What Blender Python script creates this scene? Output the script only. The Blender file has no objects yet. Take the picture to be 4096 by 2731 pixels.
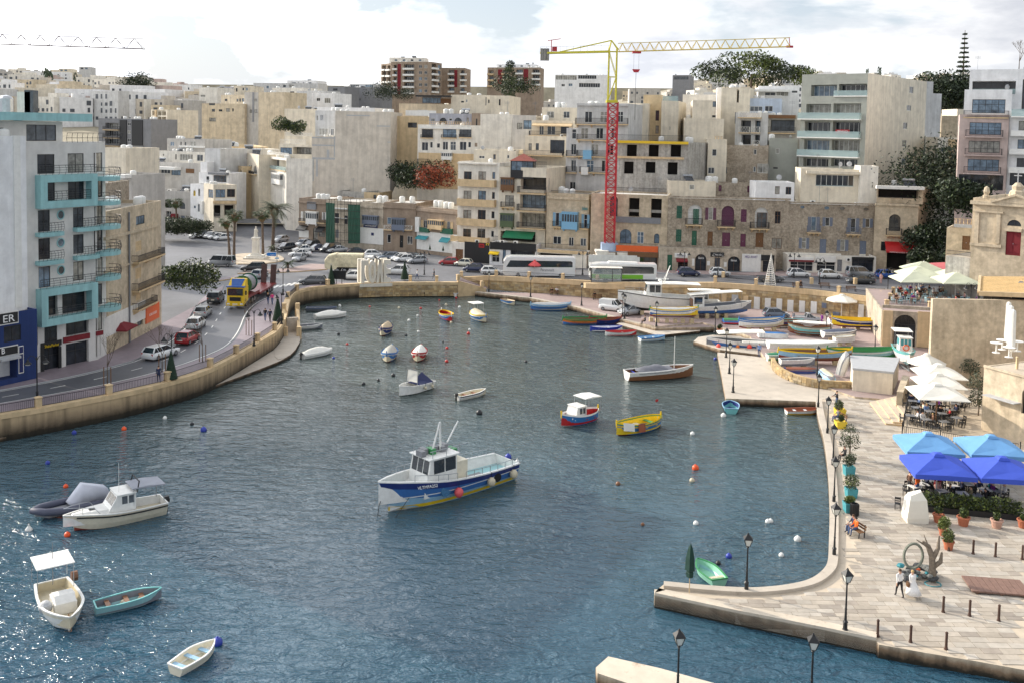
import bpy,math,random
from math import sin,cos,pi
from mathutils import Vector,Matrix
V3=Vector
from mathutils.geometry import delaunay_2d_cdt
R=math.radians
rnd=random.Random(7)
U=rnd.uniform
sc=bpy.context.scene
COL=sc.collection
H,F,CX,CY,PIT,ROLL=28.8,3900.0,2048.0,762.0,R(3.66),R(1.11)
FWD=V3((0,cos(PIT),-sin(PIT)))
U0=V3((0,sin(PIT),cos(PIT)))
R0=V3((1,0,0))
RGT=cos(ROLL)*R0+sin(ROLL)*U0
UPV=-sin(ROLL)*R0+cos(ROLL)*U0
EYE=V3((0,0,H))
cd=bpy.data.cameras.new('camera')
cam=bpy.data.objects.new('camera',cd)
COL.objects.link(cam)
M=Matrix((RGT,UPV,-FWD)).transposed().to_4x4()
M.translation=EYE
cam.matrix_world=M
cd.sensor_width=36
cd.lens=36*F/4096
cd.shift_y=-(1365.5-CY)/4096
cd.clip_start,cd.clip_end=1,9000
sc.camera=cam
SUN_EL,SUN_AZ=R(23),R(-58)
w=bpy.data.worlds.new('World')
sc.world=w
w.use_nodes=True
nt=w.node_tree
nt.nodes.clear()
def N(nt,t,**k):
 n=nt.nodes.new(t)
 for a,b in k.items():
  if a.startswith('i_'):
   n.inputs[a[2:].replace('_',' ')].default_value=b
  elif a[0]=='n' and a[1:].isdigit():
   n.inputs[int(a[1:])].default_value=b
  else:
   setattr(n,a,b)
 return n
def ramp(nt,fac,stops):
 n=nt.nodes.new('ShaderNodeValToRGB')
 e=n.color_ramp.elements
 while len(e)<len(stops):e.new(.5)
 for q,(p,c)in zip(e,stops):
  q.position=p
  q.color=(c,c,c,1)if isinstance(c,(int,float))else(*c,1)
 nt.links.new(fac,n.inputs[0])
 return n.outputs[0]
def mixc(nt,fac,a,b,mode='MIX'):
 n=nt.nodes.new('ShaderNodeMix')
 n.data_type='RGBA';n.blend_type=mode
 for s,v in((n.inputs[0],fac),(n.inputs[6],a),(n.inputs[7],b)):
  if isinstance(v,(int,float)):s.default_value=v
  elif isinstance(v,(tuple,list)):s.default_value=(*v[:3],1)
  else:nt.links.new(v,s)
 return n.outputs[2]
def math_(nt,op,a,b=.0):
 n=nt.nodes.new('ShaderNodeMath');n.operation=op
 for s,v in((n.inputs[0],a),(n.inputs[1],b)):
  if isinstance(v,(int,float)):s.default_value=v
  else:nt.links.new(v,s)
 return n.outputs[0]
sky=N(nt,'ShaderNodeTexSky',sky_type='NISHITA',sun_disc=False,sun_elevation=SUN_EL,sun_rotation=SUN_AZ,altitude=30,air_density=1.0,dust_density=1.6,ozone_density=1.0)
tc=N(nt,'ShaderNodeTexCoord')
sx=N(nt,'ShaderNodeSeparateXYZ')
nt.links.new(tc.outputs['Generated'],sx.inputs[0])
def wn(scale,detail,rough,off,zs=2.6,dist=.0):
 mp=N(nt,'ShaderNodeMapping');mp.inputs[1].default_value=off;mp.inputs[3].default_value=(1,1,zs)
 nt.links.new(tc.outputs['Generated'],mp.inputs[0])
 n=N(nt,'ShaderNodeTexNoise',i_Scale=scale,i_Detail=detail,i_Roughness=rough,i_Distortion=dist)
 nt.links.new(mp.outputs[0],n.inputs['Vector'])
 return n.outputs[0]
cover=ramp(nt,wn(4.6,8,.52,(3.1,1.3,.22),2.7,.25),[(.41,.0),(.475,.8),(.56,1.0)])
shade=ramp(nt,wn(6.5,8,.58,(8.4,2.2,3),3.2),[(.36,(5.6,5.8,6.3)),(.47,(7.2,7.3,7.6)),(.60,(9.6,9.6,9.5))])
glow=N(nt,'ShaderNodeVectorMath',operation='DOT_PRODUCT')
nt.links.new(tc.outputs['Generated'],glow.inputs[0])
glow.inputs[1].default_value=(sin(SUN_AZ)*cos(SUN_EL),cos(SUN_AZ)*cos(SUN_EL),sin(SUN_EL))
gl=ramp(nt,math_(nt,'MULTIPLY',glow.outputs['Value'],1.0),[(.0,.18),(.35,.21),(.60,.28),(.80,.46),(.93,.8),(1.0,1.0)])
glm=N(nt,'ShaderNodeVectorMath',operation='SCALE');glm.inputs[3].default_value=4.6
nt.links.new(gl,glm.inputs[0])
cloud=mixc(nt,1.0,shade,glm.outputs[0],'MULTIPLY')
lowband=ramp(nt,sx.outputs[2],[(.0,.9),(.10,.62),(.25,.3),(.6,.1)])
blue=mixc(nt,lowband,sky.outputs[0],(5.6,6.1,6.9))
final=mixc(nt,cover,blue,cloud)
bg=N(nt,'ShaderNodeBackground',i_Strength=.10)
nt.links.new(final,bg.inputs[0])
wo=N(nt,'ShaderNodeOutputWorld')
nt.links.new(bg.outputs[0],wo.inputs[0])
sd=bpy.data.lights.new('sun','SUN')
sd.energy,sd.angle,sd.color=3.4,R(.6),(1.0,.90,.76)
sun=bpy.data.objects.new('sun',sd)
COL.objects.link(sun)
sdir=V3((sin(SUN_AZ)*cos(SUN_EL),cos(SUN_AZ)*cos(SUN_EL),sin(SUN_EL)))
sun.rotation_euler=(-sdir).to_track_quat('-Z','Y').to_euler()
sun.location=(-60,40,80)
vs=sc.view_settings
vs.view_transform='Standard';vs.look='None';vs.gamma=1;vs.exposure=.55;vs.use_curve_mapping=False
sc.cycles.use_denoising=True
sc.cycles.max_bounces=6
sc.cycles.sample_clamp_indirect=6
ZM={0:(0,0,1),1:(0,100,2.851),2:(800,150,2.8),3:(1600,150,2.8),4:(2400,150,2.8),5:(3200,200,2.614),6:(0,400,2.851),7:(800,700,2.8),8:(1600,700,2.8),9:(2400,700,2.8),10:(3200,700,2.614),11:(0,900,2.851),12:(0,1200,2.851),13:(2300,1100,3.336),14:(2800,1150,2.904),15:(3400,1050,3.336),16:(3400,1450,3.336),17:(3100,1700,2.34),18:(2300,2060,2.337),19:(3200,2060,2.337),20:(1400,1700,2.904),21:(0,1850,2.57),22:(0,2200,2.613),23:(1150,1150,2.767),24:(2100,1400,2.904),25:(1330,980,6.7),26:(860,1000,6.174),27:(580,660,6.174),28:(600,880,6.174),29:(0,1220,4.9),30:(1180,760,6.174),31:(2300,950,5.334),32:(3580,1060,4.558),33:(3560,1750,4.356),34:(900,1150,6.533),35:(3700,250,5.808),36:(3240,1560,5.808),37:(560,480,5.808),38:(900,460,5.808),50:(0,0,1/1.7415)}
def zp(k,x,y):
 a,b,s=ZM[k]
 return a+x/s,b+y/s
def ray(px,py):
 return FWD+((px-CX)/F)*RGT-((py-CY)/F)*UPV
def G(px,py,z=.0):
 d=ray(px,py)
 return EYE+d*((z-H)/d.z)
def D(px,py,Y):
 d=ray(px,py)
 return EYE+d*(Y/d.y)
def GZ(k,x,y,z=.0):return G(*zp(k,x,y),z)
def DZ(k,x,y,Y):return D(*zp(k,x,y),Y)
def ppx(Y):return Y/F
class MB:
 def __init__(s):s.v=[];s.f=[];s.m=[]
 def add(s,vs,fs,m=0):
  o=len(s.v)
  s.v+=[tuple(p)for p in vs]
  s.f+=[tuple(i+o for i in f)for f in fs]
  s.m+=[m]*len(fs)
  return s
 def box(s,a,b,m=0):
  (x0,y0,z0),(x1,y1,z1)=a,b
  return s.add([(x0,y0,z0),(x1,y0,z0),(x1,y1,z0),(x0,y1,z0),(x0,y0,z1),(x1,y0,z1),(x1,y1,z1),(x0,y1,z1)],[(0,3,2,1),(4,5,6,7),(0,1,5,4),(1,2,6,5),(2,3,7,6),(3,0,4,7)],m)
 def cbox(s,c,d,m=0):
  return s.box([c[i]-d[i]/2 for i in range(3)],[c[i]+d[i]/2 for i in range(3)],m)
 def bar(s,a,b,w,h=None,m=0):
  a=V3(a);b=V3(b);h=h or w
  t=(b-a).normalized()
  up=V3((0,0,1))if abs(t.z)<.95 else V3((0,1,0))
  x=t.cross(up).normalized()*w/2;y=x.cross(t).normalized()*h/2
  return s.add([a-x-y,a+x-y,a+x+y,a-x+y,b-x-y,b+x-y,b+x+y,b-x+y],[(0,1,2,3),(7,6,5,4),(0,4,5,1),(1,5,6,2),(2,6,7,3),(3,7,4,0)],m)
 def prism(s,poly,z0,z1,m=0):
  n=len(poly)
  s.add([(p[0],p[1],z0)for p in poly]+[(p[0],p[1],z1)for p in poly],[tuple(range(n-1,-1,-1)),tuple(range(n,2*n))]+[(i,(i+1)%n,n+(i+1)%n,n+i)for i in range(n)],m)
  return s
 def loft(s,rings,caps=True,m=0,close=True):
  n=len(rings[0]);o=[]
  for r in rings:o+=list(r)
  fs=[]
  for a in range(len(rings)-1):
   for i in range(n if close else n-1):
    j=(i+1)%n
    fs.append((a*n+i,a*n+j,(a+1)*n+j,(a+1)*n+i))
  if caps:
   fs.append(tuple(range(n-1,-1,-1)))
   fs.append(tuple(range((len(rings)-1)*n,len(rings)*n)))
  return s.add(o,fs,m)
 def tube(s,pts,r,n=6,m=0,caps=True):
  pts=[V3(p)for p in pts];rings=[]
  px=None
  for i,p in enumerate(pts):
   t=(pts[min(i+1,len(pts)-1)]-pts[max(i-1,0)]).normalized()
   if px is None:px=t.cross(V3((0,0,1))if abs(t.z)<.9 else V3((1,0,0))).normalized()
   px=(px-t*px.dot(t)).normalized();py=t.cross(px)
   rr=r[i]if isinstance(r,(list,tuple))else r
   rings.append([p+(px*cos(2*pi*k/n)+py*sin(2*pi*k/n))*rr for k in range(n)])
  return s.loft(rings,caps,m)
 def lathe(s,prof,n=10,c=(0,0,0),m=0):
  return s.loft([[(c[0]+r*cos(2*pi*k/n),c[1]+r*sin(2*pi*k/n),c[2]+z)for k in range(n)]for r,z in prof],True,m)
 def ball(s,c,r,n=8,k=5,m=0,sq=(1,1,1)):
  return s.loft([[(c[0]+sq[0]*r*sin(pi*a/k)*cos(2*pi*i/n),c[1]+sq[1]*r*sin(pi*a/k)*sin(2*pi*i/n),c[2]-sq[2]*r*cos(pi*a/k))for i in range(n)]for a in[.12]+list(range(1,k))+[k-.12]],True,m)
 def mesh(s,name,mats,smooth=False):
  me=bpy.data.meshes.new(name)
  me.from_pydata(s.v,[],s.f)
  for m_ in(mats if isinstance(mats,(list,tuple))else[mats]):me.materials.append(m_)
  if s.f:
   me.polygons.foreach_set('material_index',s.m)
   me.polygons.foreach_set('use_smooth',[smooth]*len(s.f))
  me.update()
  return me
 def bd(s,name,mats,parent=None,smooth=False,**k):
  return obj(name,s.mesh(name,mats,smooth),parent,**k)
def obj(name,me,parent=None,loc=None,rz=0,label=None,cat=None,group=None,kind=None):
 o=bpy.data.objects.new(name,me)
 COL.objects.link(o)
 if parent is not None:o.parent=parent
 if loc is not None:o.location=loc
 if rz:o.rotation_euler=(0,0,rz)
 tag(o,label,cat,group,kind)
 return o
def tag(o,label=None,cat=None,group=None,kind=None):
 for k,v in(('label',label),('category',cat),('group',group),('kind',kind)):
  if v:o[k]=v
 return o
def thing(name,label,cat,loc=(0,0,0),rz=0,group=None):
 o=obj(name,None,None,loc,rz,label,cat,group)
 o.empty_display_size=.2
 return o
KIDS={}
def kids(o):
 return[c for c in COL.objects if c.parent is o]
def snap(root):
 t=[(c,snap(c))for c in kids(root)]
 return t
def dup(root,tree,loc,rz=0,label=None,group=None,s=None,repl=None):
 r=root.copy();COL.objects.link(r);r.location=loc;r.rotation_euler=(0,0,rz)
 if s:r.scale=(s,s,s)if not isinstance(s,tuple)else s
 if label:r['label']=label
 if group:r['group']=group
 def rec(t,p):
  for c,sub in t:
   d=c.copy();COL.objects.link(d);d.parent=p
   if repl:recolour(d,repl)
   rec(sub,d)
 if repl and r.data:recolour(r,repl)
 rec(tree,r)
 return r
def recolour(o,repl):
 for i,sl in enumerate(o.material_slots):
  if sl.material and sl.material.name in repl:
   nm=repl[sl.material.name]
   sl.link='OBJECT';sl.material=nm
def L(r,g,b):
 f=lambda c:(c/255/12.92)if c<=10 else((c/255+.055)/1.055)**2.4
 return(f(r),f(g),f(b))
MATS={}
def mat(name,col,rough=.7,var=.12,scale=1.5,metal=0,bump=0,bscale=20,spec=None,coat=0,streak=0,grime=0,emit=0,alpha=1,trans=0):
 if name in MATS:return MATS[name]
 m=bpy.data.materials.new(name);m.use_nodes=True
 t=m.node_tree;b=t.nodes['Principled BSDF']
 b.inputs['Roughness'].default_value=rough;b.inputs['Metallic'].default_value=metal
 if spec is not None:b.inputs['Specular IOR Level'].default_value=spec
 if coat:b.inputs['Coat Weight'].default_value=coat;b.inputs['Coat Roughness'].default_value=.06
 if trans:b.inputs['Transmission Weight'].default_value=trans
 if alpha<1:b.inputs['Alpha'].default_value=alpha
 if emit:b.inputs['Emission Color'].default_value=(*col,1);b.inputs['Emission Strength'].default_value=emit
 c=(*col,1)
 src=None
 if var or streak or grime:
  g=N(t,'ShaderNodeNewGeometry')
  src=None
  if var:
   n=N(t,'ShaderNodeTexNoise',i_Scale=scale,i_Detail=6,i_Roughness=.65)
   t.links.new(g.outputs['Position'],n.inputs['Vector'])
   src=mixc(t,1.0,c,ramp(t,n.outputs[0],[(.3,1-var*1.4),(.7,1+var)]),'MULTIPLY')
  if streak:
   mp=N(t,'ShaderNodeMapping');mp.inputs[3].default_value=(1.3,1.3,.10)
   t.links.new(g.outputs['Position'],mp.inputs[0])
   n=N(t,'ShaderNodeTexNoise',i_Scale=1.0,i_Detail=5,i_Roughness=.6)
   t.links.new(mp.outputs[0],n.inputs['Vector'])
   src=mixc(t,1.0,src or c,ramp(t,n.outputs[0],[(.42,1-streak),(.56,1.0)]),'MULTIPLY')
  if grime:
   n=N(t,'ShaderNodeTexNoise',i_Scale=.45,i_Detail=8,i_Roughness=.7)
   t.links.new(g.outputs['Position'],n.inputs['Vector'])
   src=mixc(t,1.0,src or c,ramp(t,n.outputs[0],[(.40,(1-grime,1-grime*1.05,1-grime*1.1)),(.54,1.0)]),'MULTIPLY')
  t.links.new(src,b.inputs['Base Color'])
 else:
  b.inputs['Base Color'].default_value=c
 if bump:
  g=N(t,'ShaderNodeNewGeometry')
  n=N(t,'ShaderNodeTexNoise',i_Scale=bscale,i_Detail=5)
  t.links.new(g.outputs['Position'],n.inputs['Vector'])
  bp=N(t,'ShaderNodeBump',i_Strength=bump,i_Distance=.05)
  t.links.new(n.outputs[0],bp.inputs['Height']);t.links.new(bp.outputs[0],b.inputs['Normal'])
 m.diffuse_color=c
 MATS[name]=m
 return m
def paint(name,c,rough=.35,**k):return mat(name,c,rough,var=.05,scale=3,**k)
m_white=mat('white_paint',L(232,231,226),.5,.06,2,streak=.06)
m_frame_w=mat('white_frame',L(226,226,222),.5,0)
m_frame_d=mat('dark_frame',L(38,36,36),.5,0)
m_frame_b=mat('brown_frame',L(96,66,44),.6,.1)
m_black=mat('black_paint',L(30,31,33),.5,.1,5)
m_iron=mat('dark_iron',L(42,42,45),.5,.1,6)
def glassm(name,c,rough=.06,sp=.5):return mat(name,c,rough,.5,.8,spec=sp)
m_glass=glassm('window_glass_dark',L(46,50,56))
m_glass2=glassm('window_glass_mid',L(84,90,96))
m_glass3=glassm('window_glass_curtain',L(150,148,140),.12)
m_glassb=glassm('window_glass_blue',L(108,128,146),.05)
m_glass_rail=mat('railing_glass',L(176,200,200),.05,0,spec=.6,alpha=.45)
m_screen=mat('clear_glass',L(170,185,188),.05,0,spec=.6,alpha=.3)
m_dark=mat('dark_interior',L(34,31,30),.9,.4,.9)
m_concrete=mat('raw_concrete',L(150,147,140),.9,.2,.8,streak=.2,grime=.15)
m_roofdeck=mat('roof_deck',L(172,166,154),.9,.18,.6,grime=.2)
m_roofwhite=mat('white_roof',L(214,212,206),.8,.1,.7,grime=.12)
m_stonecap=mat('stone_coping',L(216,190,150),.85,.10,1.2,streak=.1,grime=.08)
m_wood=mat('wood',L(116,82,52),.7,.2,4)
m_terracotta=mat('terracotta',L(176,104,74),.8,.12,4)
m_leaf=mat('leaf_green',L(62,78,38),.6,.45,1.3)
m_leaf2=mat('leaf_dark_green',L(38,52,30),.6,.5,1.0)
m_leaf3=mat('leaf_light_green',L(98,110,46),.6,.4,1.6)
m_leafg=mat('leaf_grey_green',L(92,98,76),.7,.4,1.6)
m_bark=mat('bark',L(104,90,76),.9,.25,5,bump=.4)
m_palmbark=mat('palm_bark',L(106,92,80),.95,.3,3,bump=.6)
m_red=paint('red_paint',L(176,34,36));m_yellow=paint('yellow_paint',L(226,190,40));m_orange=paint('orange_paint',L(226,98,40))
m_blue=paint('blue_paint',L(44,88,160));m_navy=paint('navy_paint',L(34,44,92));m_turq=mat('turquoise_paint',L(150,196,198),.6,.06,1.5,streak=.12)
m_green=paint('green_paint',L(42,120,84));m_lblue=paint('light_blue_paint',L(126,176,208));m_teal=paint('teal_paint',L(60,146,156))
m_burg=mat('burgundy_cloth',L(122,34,42),.85,.12,2);m_cloth_w=mat('white_cloth',L(232,230,222),.85,.05,2)
m_grey=mat('grey_paint',L(128,130,134),.6,.1,2);m_lgrey=mat('light_grey_paint',L(178,180,182),.6,.08,2)
m_steel=mat('galvanised_steel',L(176,180,184),.35,.1,3,metal=.7)
m_cream=mat('cream_plaster',L(222,208,176),.85,.08,.8,streak=.1,grime=.08)
m_txt_w=mat('white_lettering',L(240,240,238),.6,0);m_txt_k=mat('black_lettering',L(24,24,26),.6,0)
def X(s):return[tuple((float(v)if'.'in v else int(v))if v[-1].isdigit()else v for v in t.split())for t in s.split(';')]
def clamp(t,a=0.,b=1.):return max(a,min(b,t))
def gz(X):return 2.4+1.8*clamp((X+2)/35)
def ridge(px):
 pts=[(-3000,90),(0,90),(500,84),(800,70),(1400,58),(2300,58),(2700,92),(3200,108),(4096,112),(9000,112)]
 for(a,za),(b,zb)in zip(pts,pts[1:]):
  if px<=b:return za+(zb-za)*clamp((px-a)/(b-a))
 return 112
def tz(X,Y):
 d=max(0,Y-205-20*clamp(-X/30))
 s=.13-.085*clamp((-X-25)/35)*clamp((X+140)/40)
 z=gz(X)+s*min(d,190)
 if Y>400:
  t=clamp((Y-400)/1000)
  z+=(ridge(CX+X/Y*F)-z)*t**.9
 return z
def inside(p,poly):
 x,y=p[0],p[1];c=False;n=len(poly)
 for i in range(n):
  a,b=poly[i],poly[(i+1)%n]
  if(a[1]>y)!=(b[1]>y)and x<(b[0]-a[0])*(y-a[1])/(b[1]-a[1])+a[0]:c=not c
 return c
def slab(name,pts,z,thick,m,side=None,grid=None,parent=None,kind='structure',label=None):
 0
 zf=z if callable(z)else(lambda x,y:z)
 p2=[V3((p[0],p[1]))for p in pts]
 n=len(p2);extra=[]
 if grid:
  xs=[p.x for p in p2];ys=[p.y for p in p2]
  gx=min(xs)+grid/2
  while gx<max(xs):
   gy=min(ys)+grid/2
   while gy<max(ys):
    if inside((gx,gy),p2):extra.append(V3((gx+U(-.1,.1),gy+U(-.1,.1))))
    gy+=grid if gy<260 else grid*3
   gx+=grid
 vs,es,fs,*_=delaunay_2d_cdt(p2+extra,[(i,(i+1)%n)for i in range(n)],[],1,1e-4)
 b=MB()
 ff=[]
 for f in fs:
  a=[vs[i]for i in f]
  ar=sum(a[i].x*a[(i+1)%len(a)].y-a[(i+1)%len(a)].x*a[i].y for i in range(len(a)))
  ff.append(tuple(f)if ar>0 else tuple(reversed(f)))
 b.add([(v.x,v.y,zf(v.x,v.y))for v in vs],ff,0)
 if thick:
  ar=sum(p2[i].x*p2[(i+1)%n].y-p2[(i+1)%n].x*p2[i].y for i in range(n))
  q=p2 if ar>0 else p2[::-1]
  top=[(v.x,v.y,zf(v.x,v.y))for v in q]
  b.add(top+[(x,y,z_-thick)for x,y,z_ in top],[(i,n+i,n+(i+1)%n,(i+1)%n)for i in range(n)],1 if side else 0)
 return b.bd(name,[m,side]if side else m,parent,kind=kind,label=label)
def offset(pts,d):
 0
 out=[]
 for i,p in enumerate(pts):
  a=pts[max(i-1,0)];c=pts[min(i+1,len(pts)-1)]
  t=V3((c[0]-a[0],c[1]-a[1])).normalized()
  out.append(V3((p[0]-t.y*d,p[1]+t.x*d)+((p[2],)if len(p)>2 else())))
 return out
def resample(pts,step):
 pts=[V3(p)for p in pts];out=[pts[0].copy()];need=step
 for a,b in zip(pts,pts[1:]):
  Ld=(b-a).length;t=0
  while Ld-t>=need:
   t+=need;out.append(a.lerp(b,t/Ld));need=step
  need-=(Ld-t)
 return out
def smooth(pts,it=2):
 pts=[V3(p)for p in pts]
 for _ in range(it):
  q=[pts[0]]
  for a,b in zip(pts,pts[1:]):q+=[a.lerp(b,.25),a.lerp(b,.75)]
  pts=q+[pts[-1]]
 return pts
def ground_mat(name,col,var,scale,rough,spots=None,bump=.25,bs=14,patch=0):
 m=bpy.data.materials.new(name);m.use_nodes=True;t=m.node_tree;b=t.nodes['Principled BSDF']
 g=N(t,'ShaderNodeNewGeometry')
 n=N(t,'ShaderNodeTexNoise',i_Scale=scale,i_Detail=9,i_Roughness=.7);t.links.new(g.outputs['Position'],n.inputs['Vector'])
 c=mixc(t,1.0,(*col,1),ramp(t,n.outputs[0],[(.3,1-var),(.7,1+var)]),'MULTIPLY')
 n2=N(t,'ShaderNodeTexNoise',i_Scale=.11,i_Detail=5,i_Roughness=.6);t.links.new(g.outputs['Position'],n2.inputs['Vector'])
 c=mixc(t,1.0,c,ramp(t,n2.outputs[0],[(.35,1-patch),(.6,1+patch*.5)]),'MULTIPLY')
 if spots:
  n3=N(t,'ShaderNodeTexNoise',i_Scale=.8,i_Detail=7,i_Roughness=.75);t.links.new(g.outputs['Position'],n3.inputs['Vector'])
  c=mixc(t,ramp(t,n3.outputs[0],[(.58,0.),(.72,.75)]),c,spots)
 t.links.new(c,b.inputs['Base Color'])
 b.inputs['Roughness'].default_value=rough
 n4=N(t,'ShaderNodeTexNoise',i_Scale=bs,i_Detail=4);t.links.new(g.outputs['Position'],n4.inputs['Vector'])
 bp=N(t,'ShaderNodeBump',i_Strength=bump,i_Distance=.03);t.links.new(n4.outputs[0],bp.inputs['Height']);t.links.new(bp.outputs[0],b.inputs['Normal'])
 MATS[name]=m
 return m
g_asphalt=ground_mat('asphalt',L(112,113,117),.10,2.5,.62,patch=.22)
g_road=ground_mat('road_asphalt',L(92,94,100),.10,2.5,.5,patch=.2)
g_hill=ground_mat('hill_earth',L(150,142,122),.3,.05,.95,L(88,92,66))
g_pink=ground_mat('pink_paving',L(160,142,138),.12,1.5,.8,patch=.14)
g_mauve=ground_mat('mauve_paving',L(140,128,134),.12,1.8,.6,patch=.2)
g_lime=ground_mat('limestone_paving',L(196,182,162),.10,1.2,.85,L(150,138,120),patch=.1)
g_conc=ground_mat('quay_concrete',L(190,180,166),.10,.9,.85,L(140,130,116),patch=.14)
g_rust=ground_mat('stained_quay_stone',L(206,194,176),.10,1.4,.85,L(134,96,60),patch=.12)
def quay_side(name,c1,c2,zs):
 0
 m=bpy.data.materials.new(name);m.use_nodes=True;t=m.node_tree;b=t.nodes['Principled BSDF']
 g=N(t,'ShaderNodeNewGeometry');s=N(t,'ShaderNodeSeparateXYZ');t.links.new(g.outputs['Position'],s.inputs[0])
 n=N(t,'ShaderNodeTexNoise',i_Scale=1.1,i_Detail=8,i_Roughness=.7);t.links.new(g.outputs['Position'],n.inputs['Vector'])
 h=math_(t,'ADD',s.outputs[2],math_(t,'MULTIPLY',math_(t,'SUBTRACT',n.outputs[0],.5),.7))
 f=math_(t,'DIVIDE',h,zs)
 c=ramp(t,f,[(.0,L(30,30,22)),(.22,L(52,44,32)),(.55,c2),(1.0,c1)])
 mp=N(t,'ShaderNodeMapping');mp.inputs[3].default_value=(1.6,1.6,.12);t.links.new(g.outputs['Position'],mp.inputs[0])
 n2=N(t,'ShaderNodeTexNoise',i_Scale=1.0,i_Detail=6);t.links.new(mp.outputs[0],n2.inputs['Vector'])
 c=mixc(t,1.0,c,ramp(t,n2.outputs[0],[(.38,.62),(.58,1.05)]),'MULTIPLY')
 t.links.new(c,b.inputs['Base Color']);b.inputs['Roughness'].default_value=.85
 bp=N(t,'ShaderNodeBump',i_Strength=.5,i_Distance=.06);t.links.new(n.outputs[0],bp.inputs['Height']);t.links.new(bp.outputs[0],b.inputs['Normal'])
 MATS[name]=m
 return m
q_left=quay_side('left_quay_face',L(196,172,136),L(140,122,98),2.0)
q_low=quay_side('low_quay_face',L(200,184,160),L(136,112,88),.8)
def water_mat():
 m=bpy.data.materials.new('sea_water');m.use_nodes=True;t=m.node_tree;b=t.nodes['Principled BSDF']
 g=N(t,'ShaderNodeNewGeometry')
 s=N(t,'ShaderNodeSeparateXYZ');t.links.new(g.outputs['Position'],s.inputs[0])
 def nz(sc_,det,mapping,dist=0.,rough=.55):
  mp=N(t,'ShaderNodeMapping');mp.inputs[3].default_value=mapping;mp.inputs[2].default_value=(0,0,.5)
  t.links.new(g.outputs['Position'],mp.inputs[0])
  n=N(t,'ShaderNodeTexNoise',i_Scale=sc_,i_Detail=det,i_Roughness=rough,i_Distortion=dist);t.links.new(mp.outputs[0],n.inputs['Vector'])
  return n.outputs[0]
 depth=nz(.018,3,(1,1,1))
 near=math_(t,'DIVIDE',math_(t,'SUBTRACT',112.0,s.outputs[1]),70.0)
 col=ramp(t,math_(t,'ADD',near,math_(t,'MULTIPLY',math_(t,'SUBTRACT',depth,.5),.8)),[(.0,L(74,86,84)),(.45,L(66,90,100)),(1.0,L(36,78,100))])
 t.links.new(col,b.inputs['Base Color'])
 b.inputs['Roughness'].default_value=.1;b.inputs['IOR'].default_value=1.34;b.inputs['Specular IOR Level'].default_value=.9
 big=nz(.16,2,(1.0,1.7,1),.4);mid=nz(.62,3,(1.0,2.1,1),.8);fine=nz(2.3,3,(1.0,1.7,1),.6)
 calm=ramp(t,nz(.03,3,(1,1,1),.6),[(.38,.35),(.6,1.0)])
 h=math_(t,'ADD',math_(t,'ADD',math_(t,'MULTIPLY',big,.55),math_(t,'MULTIPLY',mid,.42)),math_(t,'MULTIPLY',fine,.12))
 bp=N(t,'ShaderNodeBump',i_Distance=1.25);t.links.new(h,bp.inputs['Height']);t.links.new(calm,bp.inputs['Strength'])
 t.links.new(bp.outputs[0],b.inputs['Normal'])
 return m
MB().add([(-600,-300,0),(600,-300,0),(600,215,0),(-600,215,0)],[(0,1,2,3)]).bd('water',water_mat(),kind='structure')
LW=[(-160,1685),(0,1656),(140,1635),(340,1598),(526,1563),(687,1523),(820,1484),(923,1432),(1019,1377),(1073,1345),(1101,1330),(1134,1290),(1147,1250),(1152,1215),(1164,1183),(1190,1163),(1264,1148),(1350,1140),(1436,1135)]
left_wall=smooth([G(x,y,2.5)for x,y in LW],2)
MWp=[(1436,1135),(1571,1131),(1700,1130),(1832,1130)]
mid_wall=[G(x,y,2.5)for x,y in MWp]
RWp=[(1846,1111,2.6),(1950,1105,2.9),(2200,1117,3.3),(2439,1130,3.65),(2620,1133,4.0),(2860,1132,4.5),(3050,1145,4.5),(3239,1160,4.5),(3400,1179,4.5),(3590,1204,4.5)]
right_wall=[G(x,y,z)for x,y,z in RWp]
edge=left_wall+mid_wall[1:]+right_wall
def zroad(x,y):return tz(x,y)
sq=[(p.x,p.y)for p in edge]+[(75,150),(130,190),(130,236),(-190,236),(-190,95),(-75,80)]
slab('square',sq,lambda x,y:tz(x,y)-.05,0,g_asphalt,grid=9)
slab('hills',[(-190,232),(130,232),(240,236),(520,400),(900,1750),(-1100,1750),(-420,400),(-300,236)],lambda x,y:tz(x,y)-.4,0,g_hill,grid=34)
RL=[(-60,1571),(0,1561),(260,1512),(438,1470),(582,1428),(740,1314),(765,1251),(820,1181),(904,1139),(990,1112)]
RR=[(-60,1626),(0,1616),(175,1586),(428,1540),(687,1477),(840,1422),(923,1383),(969,1326),(992,1257),(1030,1214),(1110,1178),(1200,1150),(1330,1128)]
rl=smooth([G(x,y,2.42)for x,y in RL],2);rr=smooth([G(x,y,2.42)for x,y in RR],2)
slab('road',[(p.x,p.y)for p in rl]+[(p.x,p.y)for p in rr[::-1]],lambda x,y:tz(x,y)-.02,0,g_road,grid=8)
prom=[(p.x,p.y)for p in rr]+[(p.x,p.y)for p in left_wall[::-1]]
slab('promenade',prom,lambda x,y:tz(x,y)+.09,.14,g_mauve,m_stonecap,grid=6)
slab('pavement',[(p.x,p.y)for p in rl[:-6]]+[(-44.8,150),(-45.6,109),(-49.9,99),(-58,85.5)],lambda x,y:tz(x,y)+.1,.14,g_mauve,m_lgrey,grid=6)
def stripe(path,wd,name='road_marking',m=m_white,z=None):
 a=offset(path,wd/2);b=offset(path,-wd/2);n=len(path);q=MB()
 zz=z or(lambda p:tz(p[0],p[1])+.006)
 q.add([(p[0],p[1],zz(p))for p in a]+[(p[0],p[1],zz(p))for p in b],[(i,n+i,n+i+1,i+1)for i in range(n-1)])
 return q.bd(name,m,kind='structure')
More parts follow.
